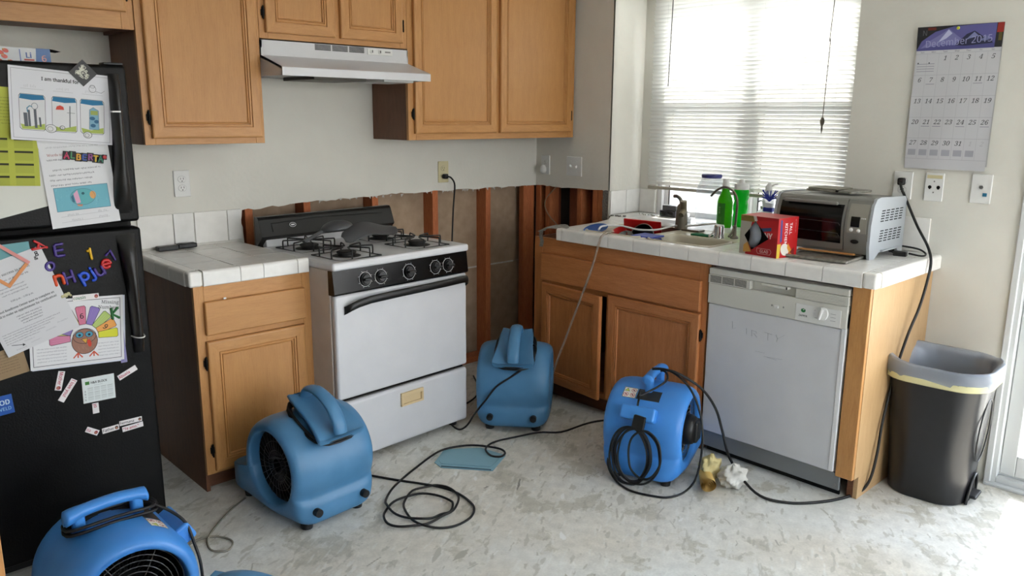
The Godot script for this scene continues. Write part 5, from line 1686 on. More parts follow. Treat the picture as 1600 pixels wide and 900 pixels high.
	part(t, "cap", lathe_mesh([Vector2(0.018, 0.203), Vector2(0.018, 0.222), Vector2(0.010, 0.232), Vector2(0.007, 0.240), Vector2(0.0, 0.241)], 16), M.white_plastic)
	part(t, "flip_lid", tube_mesh([Vector3(0.0, 0.222, 0.012), Vector3(0.0, 0.232, 0.03), Vector3(0.0, 0.238, 0.048)], 0.0045, 8), M.white_plastic)
	t = thing("dish_brush", "white-handled dish brush with blue bristles standing on the ledge", "brush", Vector3(0.10, top, 1.562))
	part(t, "handle", lathe_mesh([Vector2(0.0, 0.0), Vector2(0.024, 0.001), Vector2(0.024, 0.14), Vector2(0.0, 0.142)], 18, 0.5, 1.0), mat("brush_white", Color(0.80, 0.82, 0.85), 0.4))
	bx(t, "band", mat("band_blue", Color(0.10, 0.16, 0.55), 0.5), -0.0135, 0.0135, 0.098, 0.120, -0.0255, 0.0255, 0.004)
	b = MB.new()
	for k in 26:
		var a := TAU * k / 26.0
		var up := 0.1 + 0.5 * float(k % 3)
		b.tube([Vector3(0, 0.150, 0), Vector3(cos(a) * 0.012, 0.162 + 0.012 * up, sin(a) * 0.016), Vector3(cos(a) * 0.026, 0.166 + 0.036 * up, sin(a) * 0.040)], 0.0026, 4)
	var br := part(t, "bristles", b.mesh(), mat("bristle_blue", Color(0.08, 0.17, 0.62), 0.6))
	br.set_meta("kind", "stuff")
	t = thing("soap_pump", "grey soap pump between the green bottles and the toaster oven", "soap pump", Vector3(0.185, top, 1.485))
	part(t, "bottle", lathe_mesh([Vector2(0.0, 0.0), Vector2(0.03, 0.001), Vector2(0.03, 0.085), Vector2(0.014, 0.10)], 20), cp)
	part(t, "collar", lathe_mesh([Vector2(0.015, 0.098), Vector2(0.016, 0.112), Vector2(0.005, 0.116), Vector2(0.005, 0.134), Vector2(0.008, 0.140), Vector2(0.0, 0.142)], 16), M.grey_plastic)
	part(t, "nozzle", tube_mesh([Vector3(0, 0.139, 0.004), Vector3(0, 0.140, -0.02), Vector3(0, 0.134, -0.028)], 0.004, 8), M.grey_plastic)
	# bits left on the ledge
	t = thing("timer_box", "stack of two small grey electronic boxes on the ledge", "box", Vector3(0.215, top, 0.885))
	bx(t, "lower_box", mat("box_grey", Color(0.20, 0.20, 0.24), 0.5), -0.03, 0.03, 0.0, 0.036, -0.055, 0.055, 0.003)
	bx(t, "upper_box", mat("box_grey2", Color(0.28, 0.28, 0.29), 0.5), -0.025, 0.03, 0.0362, 0.066, -0.040, 0.055, 0.003)
	for q in [-0.03, 0.02]: bx(t, "screen", M.black_gloss, -0.0312, -0.0302, 0.008, 0.028, q - 0.018, q + 0.018, 0.0)
	var chain_m := mat("chain_white", Color(0.75, 0.75, 0.72), 0.5)
	b = MB.new()
	for k in 16:
		b.rbox(Vector3(0.010, 0.008, 0.008), 0.003, Vector3(0.15 + 0.02 * sin(k * 0.9), 0.004, 0.70 + 0.009 * k))
	solo("outlet_strip", "short pale chain of plastic anchors on the ledge left of the grey boxes", "anchors", b.mesh(), chain_m, Vector3(0.02, top, 0.0))
	t = thing("spice_tin", "small white pot with dark knob on the ledge right of the faucet", "pot", Vector3(0.16, top, 1.02))
	part(t, "pot", lathe_mesh([Vector2(0.0, 0.0), Vector2(0.026, 0.0), Vector2(0.028, 0.034), Vector2(0.0, 0.035)], 18), M.white_plastic)
	part(t, "knob", lathe_mesh([Vector2(0.004, 0.034), Vector2(0.010, 0.040), Vector2(0.010, 0.050), Vector2(0.0, 0.053)], 12), M.black_satin)
	t = thing("candle_holder", "low clear glass dish with an upright wick stick behind the faucet", "dish", Vector3(0.035, top, 1.10))
	part(t, "dish", lathe_mesh([Vector2(0.0, 0.002), Vector2(0.04, 0.002), Vector2(0.044, 0.03), Vector2(0.041, 0.03), Vector2(0.038, 0.006), Vector2(0.0, 0.006)], 24), gl)
	b = MB.new()
	b.cyl(Vector3(0, 0.004, 0), Vector3(0, 0.105, 0.002), 0.003, 8)
	part(t, "stick", b.mesh(), M.black_satin)
	b = MB.new()
	var rng := RandomNumberGenerator.new()
	rng.seed = 4
	for k in 9: b.rbox(Vector3(0.016, 0.006, 0.012) * rng.randf_range(0.5, 1.2), 0.002, Vector3(rng.randf_range(-0.02, 0.03), 0.003, rng.randf_range(-0.03, 0.05)))
	solo("mortar_crumbs", "grey mortar crumbs on the counter corner below the wall cut", "debris", b.mesh(), M.bead, Vector3(0.0, top, 0.66)).set_meta("kind", "stuff")
	# torn grey sheet at the cut corner of the counter
	P = []
	for k in 9:
		var row := PackedVector3Array()
		for q in 6:
			var s := k / 8.0
			var v := q / 5.0
			row.append(Vector3(-0.66 + 0.03 * sin(s * 5.0) + v * 0.05, 0.935 - 0.012 * cos(s * 4.0 + v) - 0.03 * s * s + 0.012 * v, 0.845 - s * 0.145 + 0.01 * sin(v * 7.0)))
		P.append(row)
	b = MB.new()
	b.grid(P, false, false, 1)
	P = []
	for k in 7:
		var row := PackedVector3Array()
		for q in 4: row.append(Vector3(-0.643 - 0.004 * sin(k * 1.1), 0.915 - k * 0.0145, 0.672 + q * 0.009 + 0.0012 * sin(k * 2.0)))
		P.append(row)
	b.grid(P, false, false, 1)
	solo("torn_sheet", "torn grey sheet scrap hanging over the cut corner of the counter", "scrap", b.mesh(), M.bead)

# ---------------------------------------------------------------- on the worktops
func counter_things() -> void:
	var top := 0.9365
	var prng := RandomNumberGenerator.new()
	prng.seed = 51
	# box of kitchen bags, its front torn open
	var t := thing("trash_bag_box", "red box of kitchen bags with a torn-open black corner on the counter", "box", Vector3(-0.605, top, 1.825), -0.10)
	var W := 0.182
	var H := 0.163
	var D := 0.140
	var c := Canvas.new(self, 364, 326, Color(0.60, 0.05, 0.08))
	c.rect(0, 0, 150, 50, Color(0.50, 0.40, 0.18))
	c.scrawl(30, 14, 90, 12, Color(0.18, 0.14, 0.06), prng)
	c.poly([Vector2(0, 50), Vector2(110, 50), Vector2(60, 326), Vector2(0, 326)], Color(0.62, 0.60, 0.56))
	c.poly([Vector2(120, 0), Vector2(150, 0), Vector2(190, 120), Vector2(170, 130)], Color(0.75, 0.72, 0.70))
	c.poly([Vector2(150, 40), Vector2(364, 20), Vector2(364, 160), Vector2(230, 170)], Color(0.68, 0.08, 0.10))
	c.poly([Vector2(200, 96), Vector2(300, 80), Vector2(300, 108), Vector2(212, 122)], Color(0.18, 0.28, 0.42))
	c.text("NY", 272, 152, 62, Color(0.80, 0.74, 0.72), "heavy", 0.0, 0)
	c.poly([Vector2(40, 250), Vector2(80, 220), Vector2(120, 300), Vector2(40, 310)], Color(0.70, 0.52, 0.22))
	c.line([Vector2(176, 262), Vector2(300, 262), Vector2(312, 282), Vector2(300, 306), Vector2(184, 306), Vector2(172, 286)], 3, Color(0.85, 0.72, 0.70), true)
	c.text("GLAD", 242, 284, 34, Color(0.85, 0.76, 0.74), "bold", 0.0, 0)
	# local: front faces -x, so x' runs along +z
	var b := MB.new()
	# front face with the diamond hole left open
	var hole := [Vector2(0.022, 0.078), Vector2(0.072, 0.143), Vector2(0.140, 0.075), Vector2(0.062, 0.022)]
	var outer := [Vector2(0, 0), Vector2(W, 0), Vector2(W, H), Vector2(0, H)]
	var strips := [[outer[3], outer[0], hole[0]], [outer[3], hole[0], hole[1]], [outer[2], outer[3], hole[1]], [outer[2], hole[1], hole[2]], [outer[1], outer[2], hole[2]], [outer[1], hole[2], hole[3]], [outer[0], outer[1], hole[3]], [outer[0], hole[3], hole[0]]]
	for s in strips:
		var q := []
		var u := []
		for p in s:
			q.append(Vector3(0.0, p.y, p.x)); u.append(Vector2(p.x / W, 1.0 - p.y / H))
		b.tri(q[0], q[1], q[2], Vector3.LEFT, Vector3.LEFT, Vector3.LEFT, u[0], u[1], u[2])
	part(t, "front_panel", b.mesh(), printed(c, 0.4))
	c = Canvas.new(self, 280, 326, Color(0.70, 0.05, 0.07))
	c.poly([Vector2(30, 10), Vector2(54, 20), Vector2(60, 190), Vector2(36, 200)], Color(0.16, 0.22, 0.50))
	c.text("TALL", 176, 92, 46, Color(0.88, 0.86, 0.86), "heavy", PI / 2, 0)
	c.text("KITCHEN", 112, 132, 46, Color(0.88, 0.86, 0.86), "heavy", PI / 2, 0)
	c.scrawl(244, 20, 110, 18, Color(0.85, 0.75, 0.75), prng, PI / 2)
	c.poly([Vector2(0, 210), Vector2(50, 210), Vector2(40, 326), Vector2(0, 326)], Color(0.80, 0.68, 0.20))
	c.ell(110, 262, 62, 48, Color(0.82, 0.80, 0.76), 0.5)
	c.poly([Vector2(150, 210), Vector2(230, 300), Vector2(200, 326), Vector2(140, 250)], Color(0.80, 0.55, 0.18))
	c.poly([Vector2(180, 290), Vector2(240, 250), Vector2(250, 326)], Color(0.45, 0.10, 0.10))
	b = MB.new()
	b.quad(Vector3(0, 0, W), Vector3(D, 0, W), Vector3(D, H, W), Vector3(0, H, W), Vector3.BACK)
	part(t, "side_panel", b.mesh(), printed(c, 0.4))
	b = MB.new()
	b.quad(Vector3(0, H, 0), Vector3(D, H, 0), Vector3(D, H, W), Vector3(0, H, W), Vector3.UP)
	part(t, "top_panel", b.mesh(), mat("box_red_top", Color(0.70, 0.20, 0.20), 0.4))
	b = MB.new()
	b.quad(Vector3(0, 0, 0), Vector3(D, 0, 0), Vector3(D, H, 0), Vector3(0, H, 0), Vector3.FORWARD)
	b.quad(Vector3(D, 0, 0), Vector3(D, 0, W), Vector3(D, H, W), Vector3(D, H, 0), Vector3.RIGHT)
	b.quad(Vector3(0, 0.0005, 0), Vector3(D, 0.0005, 0), Vector3(D, 0.0005, W), Vector3(0, 0.0005, W), Vector3.DOWN)
	part(t, "back_panel", b.mesh(), M.box_red_top)
	# flap folded out, and the grey bag roll inside
	var P := []
	for k in 9:
		var row := PackedVector3Array()
		for q in 9:
			var u := k / 8.0
			var v := q / 8.0
			var r := sqrt(maxf(0.0, 1.0 - pow(u * 2 - 1, 2) * 0.8))
			row.append(Vector3(0.012 - 0.020 * sin(PI * u) * sin(PI * v), 0.028 + u * 0.108, 0.026 + v * 0.056 * (0.5 + 0.5 * r) + 0.014 * sin(PI * u)))
		P.append(row)
	b = MB.new()
	b.grid(P, false, false, -1)
	part(t, "bag_roll", b.mesh(), mat("bag_grey", Color(0.45, 0.47, 0.50), 0.4))
	bx(t, "hollow", M.black_matt, 0.018, 0.022, 0.004, H - 0.004, 0.004, W - 0.004, 0.0)
	# baking tray with a wooden stick on it
	t = thing("baking_tray", "worn metal baking tray lying on the counter before the toaster oven", "tray", Vector3(-0.452, top, 2.120), 0.06)
	var tm := mottled("tray_metal", Color(0.42, 0.40, 0.36), Color(0.62, 0.61, 0.58), 0.4, 7.0, 121)
	tm.metallic = 0.5
	bx(t, "base", tm, -0.085, 0.085, 0.0, 0.004, -0.125, 0.125, 0.0015)
	for q in [[-0.100, -0.086, -0.135, 0.135], [0.086, 0.100, -0.135, 0.135], [-0.086, 0.086, -0.135, -0.126], [-0.086, 0.086, 0.126, 0.135]]:
		bx(t, "rim", tm, q[0], q[1], 0.003, 0.014, q[2], q[3], 0.004, 2)
	solo("paint_stick", "flat wooden stick lying along the back of the baking tray", "stick", rb(Vector3(0.020, 0.006, 0.235), 0.002), M.oak_h, Vector3(-0.392, top + 0.0175, 2.105), Vector3(0, 0.05, 0.0))
	# toaster oven: front faces -x
	t = thing("toaster_oven", "silver countertop toaster oven with dark window and vent slots", "toaster oven", Vector3(-0.37, top, 1.847), -0.02)
	var sv := mat("oven_silver", Color(0.50, 0.50, 0.48), 0.36, 0.35)
	var sv2 := mat("oven_side", Color(0.66, 0.68, 0.70), 0.42, 0.15)
	W = 0.430
	# body: side outline with a bulged front, pushed along z
	var prof := PackedVector2Array([Vector2(0.315, 0.018), Vector2(0.315, 0.222), Vector2(0.30, 0.238), Vector2(0.06, 0.246), Vector2(0.03, 0.240), Vector2(0.012, 0.215), Vector2(0.0, 0.14), Vector2(0.002, 0.06), Vector2(0.012, 0.018)])
	b = MB.new()
	b.extrude(prof, 0.012, W - 0.012)
	part(t, "body", b.mesh(), sv)
	for z in [0.0, W - 0.012]:
		b = MB.new()
		b.extrude(PackedVector2Array([Vector2(0.318, 0.002), Vector2(0.318, 0.225), Vector2(0.300, 0.242), Vector2(0.06, 0.250), Vector2(0.026, 0.244), Vector2(0.006, 0.216), Vector2(-0.008, 0.14), Vector2(-0.006, 0.05), Vector2(0.006, 0.0), Vector2(0.05, 0.0), Vector2(0.09, 0.024), Vector2(0.26, 0.024), Vector2(0.29, 0.002)]), z, z + 0.012)
		part(t, "side_panel", b.mesh(), sv2)
	# curved panels on the front
	var front := func(z0: float, z1: float, y0: float, y1: float, out: float) -> ArrayMesh:
		var rows := []
		for k in 11:
			var y := lerpf(y1, y0, k / 10.0)
			var x := 0.0
			if y > 0.14: x = 0.030 * pow((y - 0.14) / 0.10, 1.8)
			else: x = 0.012 * pow((0.14 - y) / 0.122, 2.0)
			var row := PackedVector3Array()
			for zz in [z0, z1]: row.append(Vector3(x - out, y, zz))
			rows.append(row)
		var m := MB.new()
		m.grid(rows, false, false, 1)
		for k in 10:
			for e in 2:
				m.flat(rows[k][e], rows[k + 1][e], rows[k + 1][e] + Vector3(out + 0.001, 0, 0), rows[k][e] + Vector3(out + 0.001, 0, 0), Vector3(0.05, 0.12, (z0 + z1) * 0.5))
		for k in [0, 10]:
			m.flat(rows[k][0], rows[k][1], rows[k][1] + Vector3(out + 0.001, 0, 0), rows[k][0] + Vector3(out + 0.001, 0, 0), Vector3(0.05, 0.12, (z0 + z1) * 0.5))
		return m.mesh()
	var dr := part(t, "oven_door", front.call(0.014, 0.318, 0.030, 0.236, 0.008), sv)
	part(dr, "window", front.call(0.030, 0.308, 0.056, 0.214, 0.0095), mat("oven_glass", Color(0.025, 0.025, 0.027), 0.12))
	b = MB.new()
	for y in [0.098, 0.142]: b.tube([Vector3(-0.0100, y, 0.04), Vector3(-0.0106, y, 0.18), Vector3(-0.0106, y - 0.002, 0.296), Vector3(-0.0095, y - 0.012, 0.302)], 0.0012, 5)
	part(dr, "rack_wire", b.mesh(), mat("rack_wire", Color(0.35, 0.35, 0.35), 0.3, 0.8))
	bx(dr, "handle", sv, -0.022, -0.006, 0.212, 0.226, 0.05, 0.29, 0.006, 2)
	part(t, "control_column", front.call(0.322, 0.420, 0.022, 0.238, 0.010), sv)
	part(t, "keypad", front.call(0.334, 0.412, 0.105, 0.222, 0.0115), mat("keypad", Color(0.56, 0.55, 0.51), 0.4))
	part(t, "display", front.call(0.348, 0.384, 0.130, 0.172, 0.0130), M.black_gloss)
	for q in [[0.346, 0.118], [0.376, 0.116]]:
		b = MB.new()
		b.xf = Transform3D(Basis(Vector3.BACK, PI / 2), Vector3(-0.0125, q[1], q[0] + 0.006))
		b.lathe([Vector2(0.0, 0.003), Vector2(0.007, 0.002), Vector2(0.0085, -0.004)], 14)
		part(t, "button", b.mesh(), M.white_plastic)
	for r in 3:
		for k in 3: bx(t, "button", M.white_plastic, -0.0060 - 0.004, -0.0030, 0.140 + r * 0.012, 0.145 + r * 0.012, 0.389 + k * 0.007, 0.393 + k * 0.007, 0.0005)
	b = MB.new()
	b.xf = Transform3D(Basis(Vector3.BACK, PI / 2), Vector3(-0.0085, 0.070, 0.368))
	b.lathe([Vector2(0.0, 0.0035), Vector2(0.012, 0.003), Vector2(0.014, -0.002)], 20, Vector3.ZERO, 0.6, 1.2)
	part(t, "badge", b.mesh(), M.dark_metal)
	# vent slots in the visible side
	for blk in [0.150, 0.068]:
		for r in 5:
			for k in 5:
				bx(t, "vent_slot", M.black_matt, 0.075 + k * 0.043 + r * 0.002, 0.105 + k * 0.043 + r * 0.002, blk + r * 0.0105, blk + 0.0042 + r * 0.0105, W - 0.0005, W + 0.0008, 0.0)
	bx(t, "crumb_tray", sv2, 0.10, 0.28, 0.026, 0.032, W - 0.01, W + 0.012, 0.002)
	for q in [[0.03, 0.03], [0.29, 0.03], [0.03, 0.40], [0.29, 0.40]]: bx(t, "foot", M.black_rubber, q[0] - 0.01, q[0] + 0.01, 0.0, 0.018, q[1] - 0.01, q[1] + 0.01, 0.003)
	# folded cloth and rack on top of it
	t = thing("oven_rack", "old folded drip pan and rack lying on top of the toaster oven", "pan", Vector3(-0.20, top + 0.2515, 2.02), -0.1)
	bx(t, "pan", mottled("drip_pan", Color(0.40, 0.39, 0.36), Color(0.60, 0.59, 0.55), 0.5, 9.0, 131), -0.075, 0.09, 0.0, 0.010, -0.08, 0.13, 0.003)
	bx(t, "pan_lid", mat("drip_lid", Color(0.50, 0.49, 0.44), 0.5), -0.07, 0.06, 0.0102, 0.017, -0.075, 0.06, 0.003)
	bx(t, "clip", M.dark_metal, -0.08, -0.03, 0.003, 0.012, 0.06, 0.072, 0.002)
	# cord of the toaster oven and the plug-in adapter
	solo("black_cord", "thin black cord lying on the counter end behind the toaster oven", "cord", tube_mesh([Vector3(-0.075, top + 0.03, 2.20), Vector3(-0.05, top + 0.025, 2.28), Vector3(-0.04, top + 0.018, 2.345), Vector3(-0.07, top + 0.006, 2.385), Vector3(-0.13, top + 0.005, 2.39), Vector3(-0.15, top + 0.012, 2.345)], 0.004, 8), M.black_rubber)
	t = thing("power_adapter", "small black power adapter lying beside the toaster oven", "adapter", Vector3(-0.165, top, 2.318), 0.2)
	bx(t, "block", M.black_satin, -0.016, 0.016, 0.0, 0.020, -0.026, 0.026, 0.003)
	part(t, "cable", tube_mesh([Vector3(0.0, 0.012, -0.026), Vector3(0.02, 0.018, -0.05), Vector3(0.03, 0.020, -0.065)], 0.004, 7), M.black_rubber)
	# black thing at the back of the small worktop
	t = thing("knife_sharpener", "long black plastic tray at the back of the small worktop by the fridge", "tray", Vector3(-2.29, 0.9128, 0.045), 0.04)
	bx(t, "tray", M.black_satin, -0.085, 0.002, 0.0, 0.020, -0.02, 0.02, 0.004)
	bx(t, "lid", M.black_satin, 0.004, 0.088, 0.002, 0.022, -0.018, 0.018, 0.005)
	bx(t, "inlay", M.dark_metal, 0.012, 0.080, 0.0215, 0.0235, -0.012, 0.012, 0.001)
	# carton lying on the fridge
	t = thing("drink_carton", "white strawberry-printed carton lying on top of the fridge", "carton", Vector3(-3.02, 1.6365, 0.585), 0.05)
	c = Canvas.new(self, 520, 120, Color(0.80, 0.81, 0.82))
	for k in 3: c.scrawl(40 + k * 26, 14, 90, 16, Color(0.55, 0.45, 0.45), prng, PI / 2)
	c.rect(176, 18, 56, 84, Color(0.36, 0.36, 0.32))
	for k in 14: c.rect(180 + (k * 37) % 46, 22 + (k * 23) % 70, 12, 10, [Color(0.62, 0.55, 0.46), Color(0.25, 0.26, 0.22), Color(0.55, 0.25, 0.2)][k % 3])
	for q in [[276, 34], [300, 22], [268, 84], [320, 88], [292, 56]]:
		c.ell(q[0], q[1], 16, 12, Color(0.80, 0.22, 0.12), 0.5)
		c.ell(q[0] - 8, q[1] - 8, 7, 4, Color(0.75, 0.55, 0.20), 0.5)
	c.rect(366, 10, 5, 96, Color(0.25, 0.35, 0.62))
	c.text("Li", 408, 44, 44, Color(0.16, 0.30, 0.60), "heavy", 0.0, 0)
	c.rect(386, 66, 50, 10, Color(0.70, 0.20, 0.15))
	c.ell(410, 92, 14, 12, Color(0.25, 0.55, 0.25))
	c.poly([Vector2(450, 0), Vector2(520, 0), Vector2(520, 120), Vector2(440, 120)], Color(0.24, 0.42, 0.66))
	c.text("6", 484, 60, 50, Color(0.85, 0.6, 0.55), "bold", 0.0, 0)
	b = MB.new()
	b.quad(Vector3(-0.13, 0.0, 0.04), Vector3(0.17, 0.0, 0.04), Vector3(0.17, 0.062, 0.036), Vector3(-0.13, 0.062, 0.036), Vector3.BACK)
	part(t, "front_panel", b.mesh(), printed(c, 0.35))
	b = MB.new()
	b.quad(Vector3(-0.13, 0.062, 0.036), Vector3(0.17, 0.062, 0.036), Vector3(0.17, 0.060, -0.04), Vector3(-0.13, 0.060, -0.04), Vector3.UP)
	b.quad(Vector3(-0.13, 0, -0.04), Vector3(0.17, 0, -0.04), Vector3(0.17, 0.060, -0.04), Vector3(-0.13, 0.060, -0.04), Vector3.FORWARD)
	b.quad(Vector3(-0.13, 0, 0.04), Vector3(-0.13, 0, -0.04), Vector3(-0.13, 0.060, -0.04), Vector3(-0.13, 0.062, 0.036), Vector3.LEFT)
	b.quad(Vector3(-0.13, 0.0005, 0.04), Vector3(0.17, 0.0005, 0.04), Vector3(0.17, 0.0005, -0.04), Vector3(-0.13, 0.0005, -0.04), Vector3.DOWN)
	part(t, "carton_body", b.mesh(), mat("carton_blue", Color(0.40, 0.52, 0.68), 0.4))
	b = MB.new()
	b.flat(Vector3(0.17, 0.062, 0.036), Vector3(0.17, 0.060, -0.04), Vector3(0.205, 0.055, -0.03), Vector3(0.208, 0.057, 0.02), Vector3(0.15, -1, 0))
	b.flat(Vector3(0.17, 0.002, 0.04), Vector3(0.17, 0.002, -0.04), Vector3(0.185, 0.006, -0.03), Vector3(0.182, 0.006, 0.03), Vector3(0.15, 1, 0))
	b.flat(Vector3(0.169, 0.0, 0.039), Vector3(0.169, 0.06, 0.036), Vector3(0.169, 0.058, -0.04), Vector3(0.169, 0.0, -0.04), Vector3(-1, 0, 0))
	part(t, "open_end", b.mesh(), M.black_matt)

# ---------------------------------------------------------------- on the walls
# wall plate seen with +z towards the room
func plate_at(called: String, label: String, category: String, at: Vector3, turn: float, w: float, h: float, m: Material) -> Node3D:
	var t := thing(called, label, category, at, turn, "wall plates")
	bx(t, "plate", m, -w / 2, w / 2, -h / 2, h / 2, 0.0, 0.0062, 0.0035, 2)
	return t

func duplex(t: Node, m: Material, which := [-0.0195, 0.0195]) -> void:
	for y in which:
		var b := MB.new()
		b.xf = Transform3D(Basis(Vector3.RIGHT, PI / 2), Vector3(0, y, 0.006))
		b.lathe([Vector2(0.0175, 0.0), Vector2(0.0172, 0.002), Vector2(0.0, 0.002)], 22, Vector3.ZERO, 1.0, 0.82)
		var s := part(t, "socket", b.mesh(), m)
		var k := MB.new()
		for x in [-0.0062, 0.0062]: k.rbox(Vector3(0.0022, 0.0085, 0.0006), 0.0, Vector3(x, y + 0.003, 0.0082))
		k.cyl(Vector3(0, y - 0.008, 0.0078), Vector3(0, y - 0.008, 0.0085), 0.0026, 10)
		part(s, "slots", k.mesh(), M.black_matt)
		var ring := []
		for q in 22: ring.append(Vector3(cos(TAU * q / 22) * 0.0178, y + sin(TAU * q / 22) * 0.0147, 0.0062))
		k = MB.new()
		k.tube(ring, 0.0006, 4, true)
		part(s, "seam", k.mesh(), M.grey_plastic)

func wall_things() -> void:
	var b: MB
	var t := plate_at("wall_outlet", "white duplex outlet on the wall above the small worktop", "outlet", Vector3(-2.228, 1.195, 0.0), 0.0, 0.072, 0.116, M.white_plastic)
	duplex(t, M.white_plastic)
	t = plate_at("wall_outlet", "ivory outlet with a black plug, right of the stove", "outlet", Vector3(-0.752, 1.186, 0.0), 0.0, 0.074, 0.120, M.ivory_plastic)
	duplex(t, M.ivory_plastic)
	t = thing("stove_cord", "black stove cord plugged into the ivory outlet and hanging into the wall opening", "cord")
	bx(t, "plug", M.black_rubber, -0.768, -0.738, 1.148, 1.176, 0.009, 0.038, 0.008, 2)
	part(t, "cord", tube_mesh([Vector3(-0.752, 1.162, 0.036), Vector3(-0.735, 1.155, 0.052), Vector3(-0.712, 1.12, 0.055), Vector3(-0.706, 1.06, 0.045), Vector3(-0.706, 0.98, 0.035), Vector3(-0.71, 0.86, 0.03), Vector3(-0.72, 0.70, 0.03), Vector3(-0.74, 0.45, 0.03), Vector3(-0.80, 0.2, 0.04), Vector3(-0.86, 0.02, 0.06)], 0.0048, 8), M.black_rubber)
	# window wall, left of the recess. Room side is -x
	var q := -PI / 2
	t = plate_at("wall_outlet", "white outlet with a plugged-in air freshener in the corner", "outlet", Vector3(0.0, 1.203, 0.086), q, 0.072, 0.116, M.white_plastic)
	duplex(t, M.white_plastic, [0.0195])
	t = thing("air_freshener", "white plug-in air freshener on the corner outlet", "air freshener", Vector3(-0.007, 1.178, 0.086), q)
	b = MB.new()
	b.lathe([Vector2(0.0, -0.028), Vector2(0.016, -0.024), Vector2(0.022, -0.010), Vector2(0.021, 0.006), Vector2(0.014, 0.022), Vector2(0.0, 0.027)], 20, Vector3(0, 0, 0.018), 1.0, 0.8)
	part(t, "shell", b.mesh(), M.white_plastic)
	bx(t, "prong_block", M.white_plastic, -0.012, 0.012, -0.010, 0.012, 0.002, 0.010, 0.002)
	t = plate_at("light_switch", "white double light switch between the corner and the window recess", "switch", Vector3(0.0, 1.205, 0.326), q, 0.122, 0.116, M.white_plastic)
	for x in [-0.023, 0.023]:
		b = MB.new()
		b.xf = Transform3D(Basis(Vector3.RIGHT, -0.5 if x < 0 else 0.5), Vector3(x, 0.0, 0.008))
		b.rbox(Vector3(0.009, 0.012, 0.022), 0.003, Vector3(0, 0, 0.004))
		part(t, "toggle", b.mesh(), M.white_plastic)
		for y in [-0.03, 0.03]:
			b = MB.new()
			b.cyl(Vector3(x, y, 0.0058), Vector3(x, y, 0.0070), 0.003, 10)
			part(t, "screw", b.mesh(), M.white_plastic)
	# right of the window
	t = plate_at("wall_outlet", "white outlet with a black extension plug above the toaster oven", "outlet", Vector3(0.0, 1.217, 2.237), q, 0.078, 0.118, M.white_plastic)
	duplex(t, M.white_plastic)
	t = plate_at("phone_plate", "white plate with two round jacks, second from the window", "outlet", Vector3(0.0, 1.217, 2.364), q, 0.074, 0.118, M.white_plastic)
	bx(t, "insert", M.ivory_plastic, -0.030, 0.030, 0.036, 0.050, 0.006, 0.0072, 0.001)
	for x in [-0.016, 0.018]:
		b = MB.new()
		b.cyl(Vector3(x, 0.0, 0.0060), Vector3(x, 0.0, 0.0070), 0.0072, 14)
		b.rbox(Vector3(0.006, 0.012, 0.0008), 0.0, Vector3(x, -0.003, 0.0066))
		part(t, "jack", b.mesh(), M.black_matt)
	for y in [-0.022, 0.024]:
		b = MB.new()
		b.cyl(Vector3(0, y, 0.0058), Vector3(0, y, 0.0070), 0.0032, 10)
		part(t, "screw", b.mesh(), M.grey_plastic)
	t = plate_at("cable_plate", "white plate with a blue jack and coax socket, nearest the glass door", "outlet", Vector3(0.0, 1.222, 2.543), q, 0.076, 0.118, M.white_plastic)
	b = MB.new()
	b.cyl(Vector3(0.0, 0.006, 0.006), Vector3(0.0, 0.006, 0.016), 0.005, 12)
	b.cyl(Vector3(0.0, 0.006, 0.006), Vector3(0.0, 0.006, 0.009), 0.008, 6)
	part(t, "coax_socket", b.mesh(), M.steel)
	bx(t, "jack", mat("jack_blue", Color(0.12, 0.42, 0.55), 0.4), 0.008, 0.024, -0.030, -0.016, 0.006, 0.0085, 0.002)
	# calendar
	var c := Canvas.new(self, 512, 930, Color(0.77, 0.77, 0.785))
	var W := 512.0
	# header picture: snowy mountains under a violet sky, dark corners of the page behind
	c.rect(0, 0, W, 150, Color(0.10, 0.10, 0.12))
	c.poly([Vector2(0, 150), Vector2(30, 90), Vector2(110, 34), Vector2(220, 6), Vector2(470, 0), Vector2(470, 150)], Color(0.36, 0.35, 0.58))
	c.poly([Vector2(10, 150), Vector2(70, 96), Vector2(150, 50), Vector2(190, 20), Vector2(240, 62), Vector2(290, 100), Vector2(320, 150)], Color(0.46, 0.46, 0.66))
	c.poly([Vector2(130, 104), Vector2(190, 24), Vector2(214, 50), Vector2(180, 80)], Color(0.72, 0.73, 0.84))
	c.poly([Vector2(240, 120), Vector2(300, 60), Vector2(345, 42), Vector2(400, 80), Vector2(450, 104), Vector2(470, 150), Vector2(240, 150)], Color(0.14, 0.15, 0.26))
	c.poly([Vector2(300, 92), Vector2(344, 48), Vector2(372, 74), Vector2(340, 84)], Color(0.48, 0.50, 0.66))
	c.poly([Vector2(380, 104), Vector2(420, 74), Vector2(440, 100), Vector2(412, 108)], Color(0.42, 0.44, 0.60))
	c.poly([Vector2(0, 140), Vector2(160, 118), Vector2(300, 132), Vector2(470, 122), Vector2(470, 152), Vector2(0, 152)], Color(0.30, 0.30, 0.52))
	c.rect(474, 0, 38, 60, Color(0.55, 0.12, 0.09))
	c.rect(486, 60, 20, 50, Color(0.34, 0.30, 0.12))
	c.text("N", 30, 40, 46, Color(0.35, 0.35, 0.38), "sans")
	c.rect(64, 6, 50, 18, Color(0.40, 0.12, 0.06))
	c.text("December 2015", 52, 112, 60, Color(0.60, 0.60, 0.76), "sans", -0.05, -1, 0.95)
	for k in 7: c.text(["Sun", "Mon", "Tues", "Wed", "Thur", "Fri", "Sat"][k], 40 + k * 71, 162, 14, Color(0.45, 0.45, 0.5), "sans", 0.0, 0)
	for r in 6: c.rect(0, 172 + r * 138, W, 1.5, Color(0.60, 0.60, 0.63))
